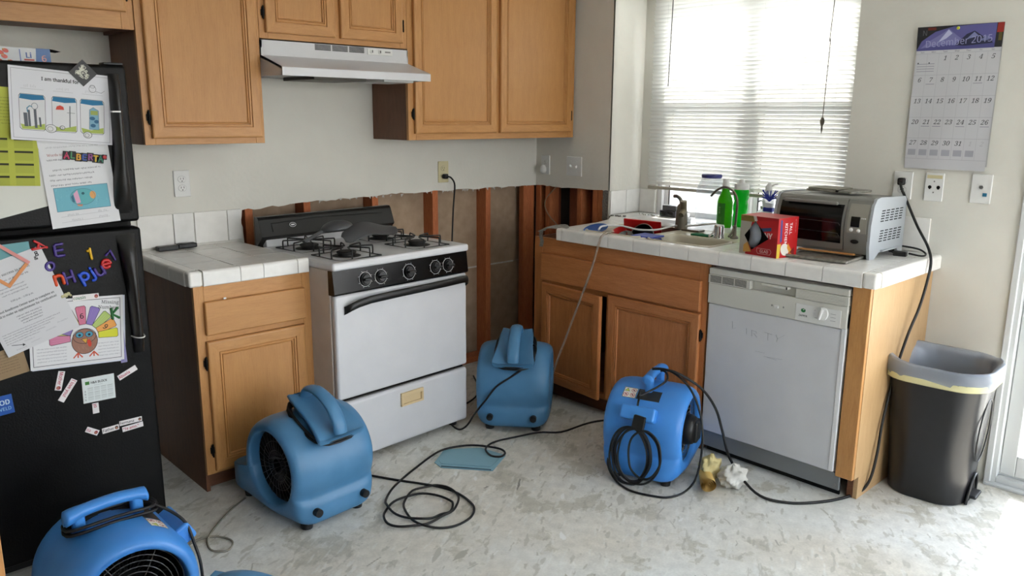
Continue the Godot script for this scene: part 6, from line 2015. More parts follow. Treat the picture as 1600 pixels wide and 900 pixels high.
	for k in range(1, 7): c.rect(k * 73, 172, 1.5, 138 * 5, Color(0.66, 0.66, 0.69))
	for d in range(1, 32):
		var cell := d + 1
		c.text(str(d), 40 + (cell % 7) * 72, 204 + (cell / 7) * 138, 40, Color(0.12, 0.12, 0.14), "italic", 0.0, 0)
	for k in 2: c.text(str(k + 1), 40 + (5 + k) * 72, 204 + 4 * 138, 40, Color(0.68, 0.68, 0.70), "italic", 0.0, 0)
	for k in 4: c.rect(14, 236 + k * 16, 110, 4, Color(0.58, 0.58, 0.62))
	c.ell(20, 232, 4, 4, Color(0.1, 0.1, 0.1))
	c.ell(90, 232, 4, 4, Color(0.1, 0.1, 0.1))
	for cl in [[1, 1], [5, 1], [1, 3], [2, 3], [6, 3], [4, 3]]: c.rect(cl[0] * 73 + 10, 172 + cl[1] * 138 + 58, 54, 4, Color(0.55, 0.55, 0.6))
	for k in 6: c.rect(k * 73 + 14, 172 + 4 * 138 + 76, 52, 40, Color(0.64, 0.64, 0.68))
	t = thing("wall_calendar", "December 2015 wall calendar with a mountain picture strip, right of the window", "calendar", Vector3(-0.001, 1.579, 2.3925), q)
	var P := []
	for k in 25:
		var row := PackedVector3Array()
		var v := k / 24.0
		for u_ in 13:
			var u := u_ / 12.0
			var z := 0.002 + 0.006 * sin(PI * v) + 0.012 * v * v * (0.4 + 0.6 * u)
			if v < 0.19: z += 0.016 * (0.19 - v) / 0.19 * pow(1.0 - u, 2.0)
			z += 0.002 * sin(u * 9.0 + v * 5.0) * v
			row.append(Vector3((u - 0.5) * 0.315, 0.287 - v * 0.574, z))
		P.append(row)
	b = MB.new()
	b.grid(P, false, false, 1)
	part(t, "page", b.mesh(), printed(c, 0.6))
	b = MB.new()
	b.quad(Vector3(-0.1585, -0.27, 0.0007), Vector3(0.1585, -0.27, 0.0007), Vector3(0.1585, 0.285, 0.0007), Vector3(-0.1585, 0.285, 0.0007), Vector3.BACK)
	part(t, "page_behind", b.mesh(), mat("page_dark", Color(0.70, 0.70, 0.70), 0.7))
	b = MB.new()
	b.lathe([Vector2(0.0, 0.012), Vector2(0.005, 0.011), Vector2(0.0065, 0.007), Vector2(0.003, 0.004), Vector2(0.003, 0.0)], 12)
	part(t, "push_pin", b.mesh(), mat("pin_yellow", Color(0.72, 0.72, 0.15), 0.4), Vector3(-0.005, 0.275, 0.004), Vector3(PI / 2, 0, 0))
	# cable hanging out of the opened corner
	solo("loose_cable", "thin pale cable hanging in the opened wall corner", "cable", tube_mesh([Vector3(0.05, 1.10, 0.16), Vector3(0.02, 1.065, 0.153), Vector3(0.008, 1.00, 0.092), Vector3(0.005, 0.95, 0.076), Vector3(0.006, 0.892, 0.109), Vector3(0.012, 0.838, 0.174), Vector3(0.02, 0.78, 0.22)], 0.0036, 7), mat("cable_beige", Color(0.58, 0.48, 0.38), 0.6))

# ---------------------------------------------------------------- on the floor
func floor_things() -> void:
	var b: MB
	# the long cord between the air movers
	var raw := [-1.90, 0.885, -1.880, 0.911, -1.821, 1.026, -1.763, 1.127, -1.728, 1.204, -1.713, 1.284, -1.723, 1.367, -1.749, 1.427, -1.808, 1.471, -1.882, 1.480, -1.939, 1.452, -1.979, 1.403, -1.981, 1.335, -1.956, 1.254, -1.911, 1.194, -1.846, 1.156, -1.779, 1.158, -1.741, 1.180, -1.717, 1.230, -1.726, 1.294, -1.759, 1.343, -1.817, 1.382, -1.884, 1.401, -1.950, 1.402, -2.007, 1.384, -2.051, 1.350, -2.066, 1.303, -2.051, 1.254, -2.012, 1.210, -1.953, 1.181, -1.875, 1.174, -1.827, 1.201, -1.792, 1.255, -1.781, 1.314, -1.795, 1.352, -1.833, 1.383, -1.881, 1.387, -1.917, 1.378, -1.959, 1.357, -1.993, 1.308, -2.003, 1.251, -1.990, 1.188, -1.962, 1.138, -1.893, 1.085, -1.783, 1.016, -1.687, 0.973, -1.576, 0.936, -1.492, 0.919, -1.406, 0.945, -1.352, 0.989, -1.314, 1.052, -1.301, 1.099, -1.319, 1.139, -1.357, 1.150, -1.381, 1.115, -1.371, 1.068, -1.332, 1.035, -1.269, 1.023, -1.165, 1.046, -1.046, 1.080, -0.938, 1.128, -0.783, 1.138, -0.70, 1.155, -0.64, 1.19]
	var pts := []
	var m := raw.size() / 2
	for k in m:
		var y := 0.0055
		if k > 10 and k < 44: y = 0.0058 + 0.0085 * absf(sin(k * 1.35))
		if k >= 46 and k < 60: y = 0.0125 + (0.006 if k > 54 else 0.0)
		pts.append(Vector3(raw[k * 2], y, raw[k * 2 + 1]))
	solo("extension_cord", "long black cord looped in a loose coil on the bare floor", "cord", tube_mesh(pts, 0.0048, 7, false, 4), M.black_rubber)
	# cord from the wall outlet over the counter end to the bright air mover
	var t := thing("extension_cord", "thick black cord running from the right wall outlet down behind the trash can", "cord")
	bx(t, "plug", M.black_rubber, -0.036, -0.009, 1.218, 1.250, 2.223, 2.252, 0.008, 2)
	part(t, "cord", tube_mesh([Vector3(-0.03, 1.232, 2.238), Vector3(-0.045, 1.21, 2.248), Vector3(-0.06, 1.15, 2.285), Vector3(-0.09, 1.06, 2.345), Vector3(-0.12, 0.985, 2.405), Vector3(-0.155, 0.930, 2.437), Vector3(-0.175, 0.86, 2.440), Vector3(-0.215, 0.745, 2.434), Vector3(-0.280, 0.636, 2.424), Vector3(-0.345, 0.48, 2.414), Vector3(-0.415, 0.30, 2.414), Vector3(-0.455, 0.16, 2.420), Vector3(-0.485, 0.055, 2.412), Vector3(-0.535, 0.010, 2.385), Vector3(-0.682, 0.0062, 2.329), Vector3(-0.805, 0.0062, 2.230), Vector3(-0.842, 0.018, 2.110), Vector3(-0.800, 0.10, 1.965), Vector3(-0.770, 0.20, 1.900), Vector3(-0.800, 0.30, 1.880), Vector3(-0.88, 0.40, 1.86), Vector3(-0.955, 0.466, 1.80), Vector3(-0.99, 0.482, 1.74), Vector3(-1.01, 0.478, 1.70)], 0.0056, 8, false, 6), M.black_rubber)
	# cord looping on the floor in front of the bright fan
	solo("fan_cord", "black cord arc on the floor below the coiled fan", "cord", tube_mesh([Vector3(-1.01, 0.480, 1.700), Vector3(-1.00, 0.488, 1.760), Vector3(-1.00, 0.474, 1.822), Vector3(-1.00, 0.431, 1.886), Vector3(-1.00, 0.337, 1.937), Vector3(-1.00, 0.206, 1.952), Vector3(-1.005, 0.075, 1.936), Vector3(-1.034, 0.010, 1.905), Vector3(-1.114, 0.006, 1.884), Vector3(-1.152, 0.006, 1.834), Vector3(-1.180, 0.006, 1.748), Vector3(-1.165, 0.010, 1.66), Vector3(-1.150, 0.05, 1.60), Vector3(-1.135, 0.10, 1.585)], 0.0046, 8, false, 6), M.black_rubber)
	for r in [[[-0.83, 0.006, 0.10], [-0.90, 0.006, 0.22], [-1.0, 0.006, 0.34], [-1.12, 0.006, 0.42], [-1.19, 0.006, 0.40]], [[-0.70, 0.006, 0.20], [-0.85, 0.006, 0.42], [-1.02, 0.006, 0.52], [-1.18, 0.006, 0.52]]]:
		var pp := []
		for p in r: pp.append(Vector3(p[0], p[1], p[2]))
		solo("floor_cord", ["dark cord on the floor behind the stove, farther one", "dark cord on the floor behind the stove, nearer one"][0 if r[0][0] < -0.8 else 1], "cord", tube_mesh(pp, 0.0045, 7), M.black_rubber)
	# thin grey wire by the fridge
	solo("grey_wire", "thin grey wire curled on the floor between fridge and air mover", "wire", tube_mesh([Vector3(-2.36, 0.004, 0.74), Vector3(-2.45, 0.004, 0.80), Vector3(-2.54, 0.004, 0.88), Vector3(-2.60, 0.004, 0.95), Vector3(-2.62, 0.004, 1.03), Vector3(-2.58, 0.004, 1.07), Vector3(-2.54, 0.004, 1.02), Vector3(-2.57, 0.004, 0.95), Vector3(-2.64, 0.004, 0.93), Vector3(-2.70, 0.004, 0.97)], 0.0036, 6), mat("wire_beige", Color(0.50, 0.48, 0.43), 0.6))
	# flattened blue mask bag
	var blue := mat("sheet_blue", Color(0.50, 0.66, 0.72), 0.6)
	b = MB.new()
	var poly := PackedVector2Array([Vector2(-1.600, -0.985), Vector2(-1.480, -0.905), Vector2(-1.345, -1.005), Vector2(-1.318, -1.142), Vector2(-1.467, -1.221), Vector2(-1.610, -1.045)])
	b.xf = Transform3D(Basis(Vector3.RIGHT, -PI / 2), Vector3.ZERO)
	b.extrude(poly, 0.001, 0.0045)
	var poly2 := PackedVector2Array([Vector2(-1.575, -0.985), Vector2(-1.475, -0.918), Vector2(-1.352, -1.012), Vector2(-1.326, -1.135), Vector2(-1.452, -1.190), Vector2(-1.590, -1.020)])
	t = thing("paper_pad", "flat pale blue folded sheet lying on the floor before the stove", "paper")
	part(t, "lower_sheet", b.mesh(), blue)
	b = MB.new()
	b.xf = Transform3D(Basis(Vector3.RIGHT, -PI / 2), Vector3.ZERO)
	b.extrude(poly2, 0.0055, 0.0075)
	part(t, "upper_sheet", b.mesh(), blue)
	b = MB.new()
	b.tube([Vector3(-1.606, 0.006, 1.040), Vector3(-1.54, 0.007, 1.125), Vector3(-1.470, 0.006, 1.214)], 0.003, 5)
	part(t, "fold", b.mesh(), mat("sheet_fold", Color(0.22, 0.33, 0.38), 0.7))
	# crumpled paper and yellow roll by the dishwasher
	t = thing("yellow_roll", "rolled yellow cloth lying on the floor by the dishwasher", "cloth", Vector3(-0.925, 0.0, 1.935), -0.86)
	var ym := mat("cloth_yellow", Color(0.80, 0.66, 0.38), 0.85)
	var P := []
	for k in 64:
		var a := k * 0.34
		var r := 0.006 + 0.00042 * k
		var row := PackedVector3Array()
		for q in 5: row.append(Vector3(cos(a) * r * (1.0 + 0.03 * q), 0.036 + sin(a) * r, -0.05 + q * 0.025 + 0.003 * sin(a * 2.0) * (1.0 if q == 4 else 0.0)))
		P.append(row)
	b = MB.new()
	b.grid(P, false, false, 1)
	part(t, "roll", b.mesh(), ym)
	var n := FastNoiseLite.new()
	n.seed = 8
	n.frequency = 9.0
	for q in [["paper_wad", "crumpled white paper wad on the floor next to the yellow roll", Vector3(-0.830, 0.048, 2.000), Vector3(0.075, 0.050, 0.058), Color(0.80, 0.79, 0.76)], ["paper_wad", "crumpled pale yellow paper between the yellow roll and the white wad", Vector3(-0.855, 0.056, 1.905), Vector3(0.062, 0.060, 0.045), Color(0.82, 0.76, 0.55)]]:
		P = []
		for k in 15:
			var row := PackedVector3Array()
			var th: float = PI * k / 14.0
			for s in 24:
				var ph: float = TAU * s / 24.0
				var d := Vector3(sin(th) * cos(ph), cos(th), sin(th) * sin(ph))
				var f := 1.0 + 0.55 * absf(n.get_noise_3d(d.x * 0.20 + q[2].x, d.y * 0.20, d.z * 0.20)) - 0.22 + 0.12 * sin(ph * 5.0 + k)
				var p: Vector3 = d * f * q[3]
				p.y = maxf(p.y, -q[2].y + 0.001)
				row.append(p)
			P.append(row)
		b = MB.new()
		b.grid(P, false, true)
		var pm := mat("wad_%d" % int(q[4].b * 100), q[4], 0.85)
		solo(q[0], q[1], "paper", b.mesh(), pm, q[2])
	# trash can: rounded box flaring upwards, foot pedal in front (+z)
	t = thing("trash_can", "dark grey plastic pedal trash can with a white liner beside the glass door", "trash can", Vector3(-0.235, 0, 2.560), 0.06)
	var gm := mottled("can_grey", Color(0.072, 0.073, 0.086), Color(0.098, 0.100, 0.115), 0.30, 3.0, 141)
	var sec := func(hx: float, hz: float, r: float, y: float, flat_f := 0.0) -> PackedVector3Array:
		var row := PackedVector3Array()
		for cn in 4:
			for k in 8:
				var a := cn * PI / 2 + k / 7.0 * PI / 2
				var cx := (hx - r) * (1.0 if cn == 0 or cn == 3 else -1.0)
				var cz := (hz - r) * (1.0 if cn < 2 else -1.0)
				row.append(Vector3(cx + cos(a) * r, y, cz + sin(a) * r + flat_f))
		return row
	P = []
	for st in [[0.0, 0.02, 0.0], [0.140, 0.140, 0.0], [0.147, 0.147, 0.006], [0.150, 0.152, 0.10], [0.158, 0.162, 0.25], [0.168, 0.174, 0.42], [0.176, 0.184, 0.525], [0.182, 0.190, 0.545]]:
		P.append(sec.call(maxf(st[0], 0.02), maxf(st[1], 0.02), minf(0.115, maxf(st[0], 0.02) * 0.72), st[2]))
	b = MB.new()
	b.grid(P, false, true)
	part(t, "bucket", b.mesh(), gm)
	# pedal arch and pedal
	b = MB.new()
	var arch := PackedVector2Array()
	for k in 13: arch.append(Vector2(cos(PI * k / 12.0) * 0.062, 0.004 + sin(PI * k / 12.0) * 0.105))
	b.extrude(arch, 0.145, 0.1525)
	part(t, "pedal_recess", b.mesh(), M.black_matt)
	bx(t, "pedal", mat("pedal_grey", Color(0.13, 0.13, 0.14), 0.5), -0.045, 0.045, 0.022, 0.036, 0.138, 0.182, 0.006, 2)
	b = MB.new()
	var ringp := []
	for k in 13: ringp.append(Vector3(cos(PI * k / 12.0) * 0.066, 0.003 + sin(PI * k / 12.0) * 0.112, 0.1525 + 0.008 * sin(PI * k / 12.0)))
	b.tube(ringp, 0.006, 8)
	part(t, "pedal_arch", b.mesh(), gm)
	# raised oval on the front
	b = MB.new()
	var ov := []
	for k in 28:
		var a := TAU * k / 28.0
		ov.append(Vector3(cos(a) * 0.085, 0.30 + sin(a) * 0.13, 0.1665 + 0.026 * (0.30 + sin(a) * 0.13 - 0.30) * 1.9 + 0.002))
	b.tube(ov, 0.003, 6, true)
	part(t, "front_oval", b.mesh(), gm)
	# liner turned over the rim, yellow drawstring under it
	P = []
	var ln := FastNoiseLite.new()
	ln.seed = 3
	ln.frequency = 1.0
	for st in [[0.186, 0.194, 0.498], [0.190, 0.198, 0.525], [0.190, 0.198, 0.553], [0.186, 0.194, 0.562], [0.176, 0.184, 0.560], [0.166, 0.172, 0.53], [0.150, 0.155, 0.42], [0.135, 0.14, 0.28], [0.10, 0.11, 0.17], [0.03, 0.03, 0.14]]:
		var row: PackedVector3Array = sec.call(st[0], st[1], minf(0.120, st[0] * 0.72), st[2])
		for k in row.size():
			var d := Vector3(row[k].x, 0, row[k].z).normalized()
			var w := ln.get_noise_3d(row[k].x * 42.0, row[k].y * 9.0, row[k].z * 42.0)
			row[k] += d * w * (0.004 if st[2] > 0.5 and st[0] > 0.18 else 0.022) + Vector3(0, w * (0.010 if st[0] > 0.18 and st[2] < 0.51 else 0.004), 0)
			if row[k].z < -0.05 and st[2] > 0.54: row[k].y += 0.018 * (-row[k].z - 0.05) / 0.15
		P.append(row)
	b = MB.new()
	b.grid(P, false, true, 0)
	var lm := mat("liner", Color(0.62, 0.65, 0.70, 0.62), 0.3)
	lm.transparency = BaseMaterial3D.TRANSPARENCY_ALPHA
	part(t, "bag_liner", b.mesh(), lm)
	P = []
	for st in [[0.1835, 0.1915, 0.486], [0.1875, 0.1955, 0.490], [0.1880, 0.1960, 0.512], [0.1835, 0.1915, 0.516]]: P.append(sec.call(st[0], st[1], 0.120, st[2]))
	b = MB.new()
	b.grid(P, true, true)
	part(t, "drawstring_hem", b.mesh(), mat("hem_yellow", Color(0.80, 0.78, 0.60), 0.6))
	# wooden cabinet edge at the left
	t = thing("cabinet_side", "oak cabinet edge just showing at the lower left photo edge", "cabinet", Vector3(-3.365, 0, 2.0), 0.0)
	bx(t, "frame_stile", M.oak_v, -0.042, 0.0, 0.09, 0.86, -0.019, 0.0, 0.002)
	bx(t, "side_panel", M.oak_fine_v, -0.016, -0.0005, 0.0, 0.86, -0.50, -0.0195, 0.001)
	bx(t, "carcass", M.veneer_v, -0.55, -0.0165, 0.09, 0.86, -0.50, -0.0195, 0.001)
	bx(t, "frame_stile", M.oak_v, -0.55, -0.51, 0.09, 0.86, -0.019, 0.0, 0.002)
	cab_door(t, 0.46, 0.70, Vector3(-0.506, 0.12, 0.0005), 0)
	bx(t, "top_board", M.tile, -0.57, -0.03, 0.861, 0.90, -0.51, 0.0, 0.004)

# ---------------------------------------------------------------- on the fridge door
func sheet(called: String, label: String, category: String, cx: float, cy: float, w: float, h: float, ang: float, z: float, m: Material, lift := [0.0, 0.0, 0.0, 0.0], bow := 0.0, group := "") -> MeshInstance3D:
	var P := []
	for k in 11:
		var row := PackedVector3Array()
		var v := k / 10.0
		for q in 11:
			var u := q / 10.0
			var zz: float = lift[0] * pow((1 - u) * (1 - v), 2.0) + lift[1] * pow(u * (1 - v), 2.0) + lift[2] * pow(u * v, 2.0) + lift[3] * pow((1 - u) * v, 2.0) + bow * sin(PI * u) * sin(PI * v)
			row.append(Vector3((u - 0.5) * w, (0.5 - v) * h, zz))
		P.append(row)
	var b := MB.new()
	b.grid(P, false, false, 1)
	return solo(called, label, category, b.mesh(), m, Vector3(cx, cy, z), Vector3(0, 0, ang), group)

# strokes of a moulded plastic letter in a box one unit high
func strokes(s: String) -> Array:
	var round_ := func(cx: float, cy: float, rx: float, ry: float, a0: float, a1: float) -> Array:
		var out := []
		for k in 13:
			var a := deg_to_rad(lerpf(a0, a1, k / 12.0))
			out.append(Vector2(cx + cos(a) * rx, cy + sin(a) * ry))
		return out
	match s:
		"A": return [[Vector2(-0.32, -0.45), Vector2(0, 0.45), Vector2(0.32, -0.45)], [Vector2(-0.19, -0.12), Vector2(0.19, -0.12)]]
		"E": return [[Vector2(0.26, 0.42), Vector2(-0.14, 0.42), Vector2(-0.26, 0.32), Vector2(-0.26, -0.32), Vector2(-0.14, -0.42), Vector2(0.26, -0.42)], [Vector2(-0.26, 0.0), Vector2(0.20, 0.0)]]
		"1": return [[Vector2(-0.14, 0.28), Vector2(0.06, 0.44), Vector2(0.06, -0.44)]]
		"7": return [[Vector2(-0.26, 0.42), Vector2(0.26, 0.42), Vector2(-0.06, -0.44)]]
		"e": return [[Vector2(-0.24, 0.0), Vector2(0.26, 0.0)] + round_.call(0.0, 0.0, 0.27, 0.28, 0.0, 310.0)]
		"u": return [[Vector2(-0.24, 0.28), Vector2(-0.24, -0.05)] + round_.call(0.0, -0.05, 0.24, 0.24, 180.0, 360.0) + [Vector2(0.24, 0.28)], [Vector2(0.24, 0.1), Vector2(0.24, -0.30)]]
		"j": return [[Vector2(0.08, 0.26), Vector2(0.08, -0.34)] + round_.call(-0.08, -0.34, 0.16, 0.16, 0.0, -130.0), [Vector2(0.08, 0.46), Vector2(0.08, 0.47)]]
		"p": return [[Vector2(-0.22, 0.32), Vector2(-0.22, -0.52)], round_.call(0.03, 0.06, 0.26, 0.26, 180.0, -180.0)]
		"H": return [[Vector2(-0.27, 0.45), Vector2(-0.27, -0.45)], [Vector2(0.27, 0.45), Vector2(0.27, -0.45)], [Vector2(-0.27, 0.0), Vector2(0.27, 0.0)]]
		"n": return [[Vector2(-0.24, 0.30), Vector2(-0.24, -0.30)], [Vector2(-0.24, 0.0)] + round_.call(0.0, 0.05, 0.24, 0.24, 180.0, 0.0) + [Vector2(0.24, -0.30)]]
		"o": return [round_.call(0.0, 0.0, 0.27, 0.29, 0.0, 360.0)]
		"K": return [[Vector2(-0.24, 0.45), Vector2(-0.24, -0.45)], [Vector2(0.26, 0.44), Vector2(-0.22, -0.02), Vector2(0.28, -0.45)]]
		"L": return [[Vector2(-0.22, 0.45), Vector2(-0.22, -0.42), Vector2(0.24, -0.42)]]
		"B": return [[Vector2(-0.24, 0.42), Vector2(-0.24, -0.42), Vector2(0.10, -0.42), Vector2(0.26, -0.30), Vector2(0.24, -0.08), Vector2(0.05, 0.02), Vector2(0.22, 0.12), Vector2(0.22, 0.34), Vector2(0.08, 0.42), Vector2(-0.24, 0.42)]]
		"R": return [[Vector2(-0.24, -0.45), Vector2(-0.24, 0.42), Vector2(0.10, 0.42), Vector2(0.25, 0.30), Vector2(0.22, 0.08), Vector2(0.05, 0.0), Vector2(-0.2, 0.0)], [Vector2(0.02, 0.0), Vector2(0.28, -0.45)]]
		"T": return [[Vector2(-0.3, 0.42), Vector2(0.3, 0.42)], [Vector2(0, 0.42), Vector2(0, -0.45)]]
	return []

func letter_mesh(s: String, size: float, fat: float, deep: float) -> ArrayMesh:
	var b := MB.new()
	b.xf = Transform3D(Basis.from_scale(Vector3(1, 1, deep)), Vector3.ZERO)
	for st in strokes(s):
		var pth := []
		for p in st: pth.append(Vector3(p.x * size, p.y * size, 0))
		if pth.size() == 2 and pth[0].distance_to(pth[1]) < size * 0.05: pth[1] = pth[0] + Vector3(0, size * 0.02, 0)
		b.tube(pth, fat * size, 8)
		for p in pth: b.lathe([Vector2(0.0, fat * size), Vector2(fat * size * 0.71, fat * size * 0.71), Vector2(fat * size, 0.0), Vector2(fat * size * 0.71, -fat * size * 0.71), Vector2(0.0, -fat * size)], 8, p)
	return b.mesh()

func letter(s: String, colour: String, c: Color, cx: float, cy: float, size: float, ang: float) -> void:
	var words := {"1": "digit 1", "7": "digit 7"}
	solo("letter_magnet", "%s plastic magnet shaped like the %s on the fridge door" % [colour, words.get(s, ("capital letter " if s == s.to_upper() else "small letter ") + s)], "magnet", letter_mesh(s, size, 0.115, 0.75), mat("magnet_" + colour, c, 0.35), Vector3(cx, cy, 0.8042), Vector3(0, 0, ang), "plastic letter magnets")

func word_magnet(text: String, label: String, ink: Color, cx: float, cy: float, w: float, h: float, ang: float, face := "", z := 0.8012) -> void:
	var k := 3600.0
	var c := Canvas.new(self, int(w * k), int(h * k), Color(0.86, 0.84, 0.84))
	var W := w * k
	var H := h * k
	c.text(text, 5, H * 0.50, H * 0.78, ink, "bold", 0.0, -1, 0.86)
	if face != "":
		var skin := Color(0.62, 0.40, 0.30)
		c.ell(W - H * 0.42, H * 0.5, H * 0.30, H * 0.34, Color(0.16, 0.10, 0.10) if face == "dark" else Color(0.55, 0.12, 0.20))
		c.ell(W - H * 0.42, H * 0.60, H * 0.20, H * 0.20, skin)
	var t := solo("word_magnet", label, "magnet", rb(Vector3(w, h, 0.0016), 0.0006), mat("magnet_white", Color(0.84, 0.82, 0.82), 0.5), Vector3(cx, cy, z), Vector3(0, 0, ang), "word magnets")
	var b := MB.new()
	b.quad(Vector3(-w / 2 + 0.0005, -h / 2 + 0.0005, 0.00095), Vector3(w / 2 - 0.0005, -h / 2 + 0.0005, 0.00095), Vector3(w / 2 - 0.0005, h / 2 - 0.0005, 0.00095), Vector3(-w / 2 + 0.0005, h / 2 - 0.0005, 0.00095), Vector3.BACK)
	part(t, "print", b.mesh(), printed(c, 0.5))

func fridge_papers() -> void:
	var rng := RandomNumberGenerator.new()
	rng.seed = 12
	var ink := Color(0.10, 0.10, 0.11)
	var grey := Color(0.62, 0.62, 0.64)
	# white sheet with a brown sketch, lowest layer
	var c := Canvas.new(self, 500, 390, Color(0.80, 0.80, 0.77))
	for k in 12:
		var o := Vector2(150 + k * 9, 270 - k * 10)
		c.line([o, o + Vector2(60, -34)], 7, Color(0.66, 0.42, 0.34).lerp(Color(0.76, 0.60, 0.52), rng.randf()))
	c.line([Vector2(250, 160), Vector2(285, 120), Vector2(360, 112), Vector2(400, 130)], 3, Color(0.25, 0.2, 0.18))
	c.poly([Vector2(290, 118), Vector2(330, 106), Vector2(340, 140), Vector2(300, 146)], Color(0.28, 0.20, 0.17))
	sheet("drawing_sheet", "white sheet with a brown sketch under the yellow schedule", "paper", -3.060, 1.300, 0.279, 0.216, 0.22, 0.8008, printed(c), [0, 0, 0.0, 0.0], 0.0)
	# yellow-green schedule
	c = Canvas.new(self, 420, 560, Color(0.67, 0.69, 0.27))
	for k in 9: c.scrawl(150, 60 + k * 18, 240, 8, Color(0.40, 0.42, 0.18), rng)
	for r in 4:
		for q in 3:
			c.rect(40 + q * 128, 286 + r * 72, 96, 12, Color(0.16, 0.17, 0.08))
			c.rect(40 + q * 128, 300 + r * 72, 96, 42, Color(0.62, 0.64, 0.25))
	sheet("schedule_sheet", "yellow-green printed schedule at the left edge of the freezer door", "paper", -3.064, 1.428, 0.216, 0.290, -0.055, 0.8016, printed(c), [0, 0, 0.004, 0.003], 0.001)
	# word worksheet
	c = Canvas.new(self, 400, 540, Color(0.82, 0.82, 0.83))
	c.scrawl(40, 60, 300, 12, grey, rng)
	c.text("Words to Know", 40, 104, 20, Color(0.55, 0.25, 0.25), "serif")
	for k in [0, 2, 3, 4, 5]: c.scrawl(36 + (24 if k == 2 else 0), 134 + k * 30, 300 - k * 14, 12, Color(0.30, 0.30, 0.33), rng)
	c.rect(44, 300, 312, 142, Color(0.42, 0.66, 0.72))
	for k in 40:
		var o := Vector2(rng.randf_range(46, 340), rng.randf_range(304, 420))
		c.line([o, o + Vector2(rng.randf_range(-6, 8), rng.randf_range(6, 22))], 2, Color(0.35, 0.58, 0.66).lerp(Color(0.55, 0.76, 0.80), rng.randf()))
	c.ell(202, 366, 72, 50, Color(0.36, 0.64, 0.66))
	c.poly([Vector2(150, 344), Vector2(176, 322), Vector2(186, 400), Vector2(160, 404)], Color(0.80, 0.60, 0.70))
	c.poly([Vector2(134, 360), Vector2(148, 346), Vector2(152, 396), Vector2(140, 392)], Color(0.22, 0.40, 0.50))
	c.ell(262, 360, 18, 24, Color(0.82, 0.60, 0.36))
	c.poly([Vector2(160, 406), Vector2(196, 412), Vector2(190, 424), Vector2(166, 420)], Color(0.78, 0.52, 0.40))
	c.ell(206, 346, 9, 8, Color(0.15, 0.35, 0.38))
	c.line(c.ring(202, 366, 72, 50), 2, Color(0.30, 0.42, 0.48), true)
	c.box(44, 300, 312, 142, 3, Color(0.32, 0.45, 0.52))
	for k in 2:
		c.line([Vector2(60, 476 + k * 34), Vector2(340, 470 + k * 34)], 1.5, grey)
		c.scrawl(100 + k * 20, 468 + k * 34, 60, 16, Color(0.66, 0.66, 0.68), rng)
		c.scrawl(280, 464 + k * 34, 46, 18, Color(0.66, 0.66, 0.68), rng)
	sheet("worksheet", "white worksheet with a blue fish picture and a colourful name magnet", "paper", -2.853, 1.287, 0.200, 0.279, 0.055, 0.8030, printed(c), [0, 0, 0.010, 0.006], 0.002)
	# thankful worksheet
	c = Canvas.new(self, 560, 430, Color(0.82, 0.82, 0.84))
	c.box(14, 14, 532, 402, 1.5, Color(0.35, 0.35, 0.38))
	c.text("I am thankful for", 170, 60, 27, ink, "heavy")
	for q in [[60, 120, 120], [230, 120, 110], [390, 120, 120]]:
		c.rect(q[0], q[1] + 6, q[2], 1.5, grey)
		c.scrawl(q[0] + 20, q[1] - 8, 70, 20, Color(0.74, 0.74, 0.76), rng)
	for f in 3:
		var x: float = [50, 222, 378][f]
		var pts := [Vector2(x, 170), Vector2(x + 8, 158), Vector2(x + 126, 158), Vector2(x + 136, 170), Vector2(x + 136, 356), Vector2(x + 126, 368), Vector2(x + 12, 368), Vector2(x, 356)]
		c.poly(pts, Color(0.80, 0.80, 0.81))
		c.poly([Vector2(x + 2, 186), Vector2(x + 8, 160), Vector2(x + 126, 160), Vector2(x + 134, 184), Vector2(x + 70, 192)], Color(0.14, 0.42, 0.58))
		c.poly([Vector2(x + 4, 334), Vector2(x + 60, 346), Vector2(x + 132, 326), Vector2(x + 132, 362), Vector2(x + 12, 364)], Color(0.62, 0.68, 0.34))
		c.line(pts, 2.2, Color(0.18, 0.18, 0.20), true)
	for q in [[70, 268, 20, 80], [92, 250, 12, 96], [124, 244, 14, 110], [150, 290, 10, 56]]: c.poly([Vector2(q[0], q[1]), Vector2(q[0] + q[2], q[1]), Vector2(q[0] + q[2] + 4, q[1] + q[3]), Vector2(q[0] + 4, q[1] + q[3])], Color(0.33, 0.35, 0.38))
	c.line(c.ring(130, 226, 16, 18), 3, Color(0.45, 0.47, 0.50), true)
	c.line([Vector2(92, 262), Vector2(90, 240), Vector2(104, 226), Vector2(116, 230)], 5, Color(0.28, 0.48, 0.58))
	c.poly([Vector2(242, 236), Vector2(248, 216), Vector2(266, 208), Vector2(284, 216), Vector2(288, 234)], Color(0.76, 0.28, 0.22))
	c.line([Vector2(320, 210), Vector2(318, 336)], 6, Color(0.40, 0.41, 0.42))
	c.line([Vector2(304, 250), Vector2(346, 250)], 2.5, Color(0.40, 0.41, 0.42))
	c.poly([Vector2(430, 220), Vector2(452, 204), Vector2(482, 222), Vector2(484, 340), Vector2(428, 340)], Color(0.46, 0.62, 0.70))
	c.rect(436, 224, 42, 26, Color(0.58, 0.62, 0.34))
	for q in [[446, 272, 16], [470, 290, 14], [450, 316, 15]]: c.ell(q[0], q[1], q[2], 11, Color(0.20, 0.38, 0.50))
	c.line([Vector2(430, 220), Vector2(452, 204), Vector2(482, 222), Vector2(484, 340), Vector2(428, 340)], 2, Color(0.35, 0.38, 0.40), true)
	for q in [[214, 352, 30], [488 - 70, 376, 24], [276, 342, 14]]:
		c.ell(q[0], q[1], q[2], q[2] * 0.8, Color(0.80, 0.80, 0.80))
		c.line(c.ring(q[0], q[1], q[2], q[2] * 0.8), 2.5, Color(0.25, 0.25, 0.27), true)
		c.line(c.ring(q[0] - 4, q[1] + 2, q[2] * 0.5, q[2] * 0.45), 2, Color(0.35, 0.35, 0.37), true)
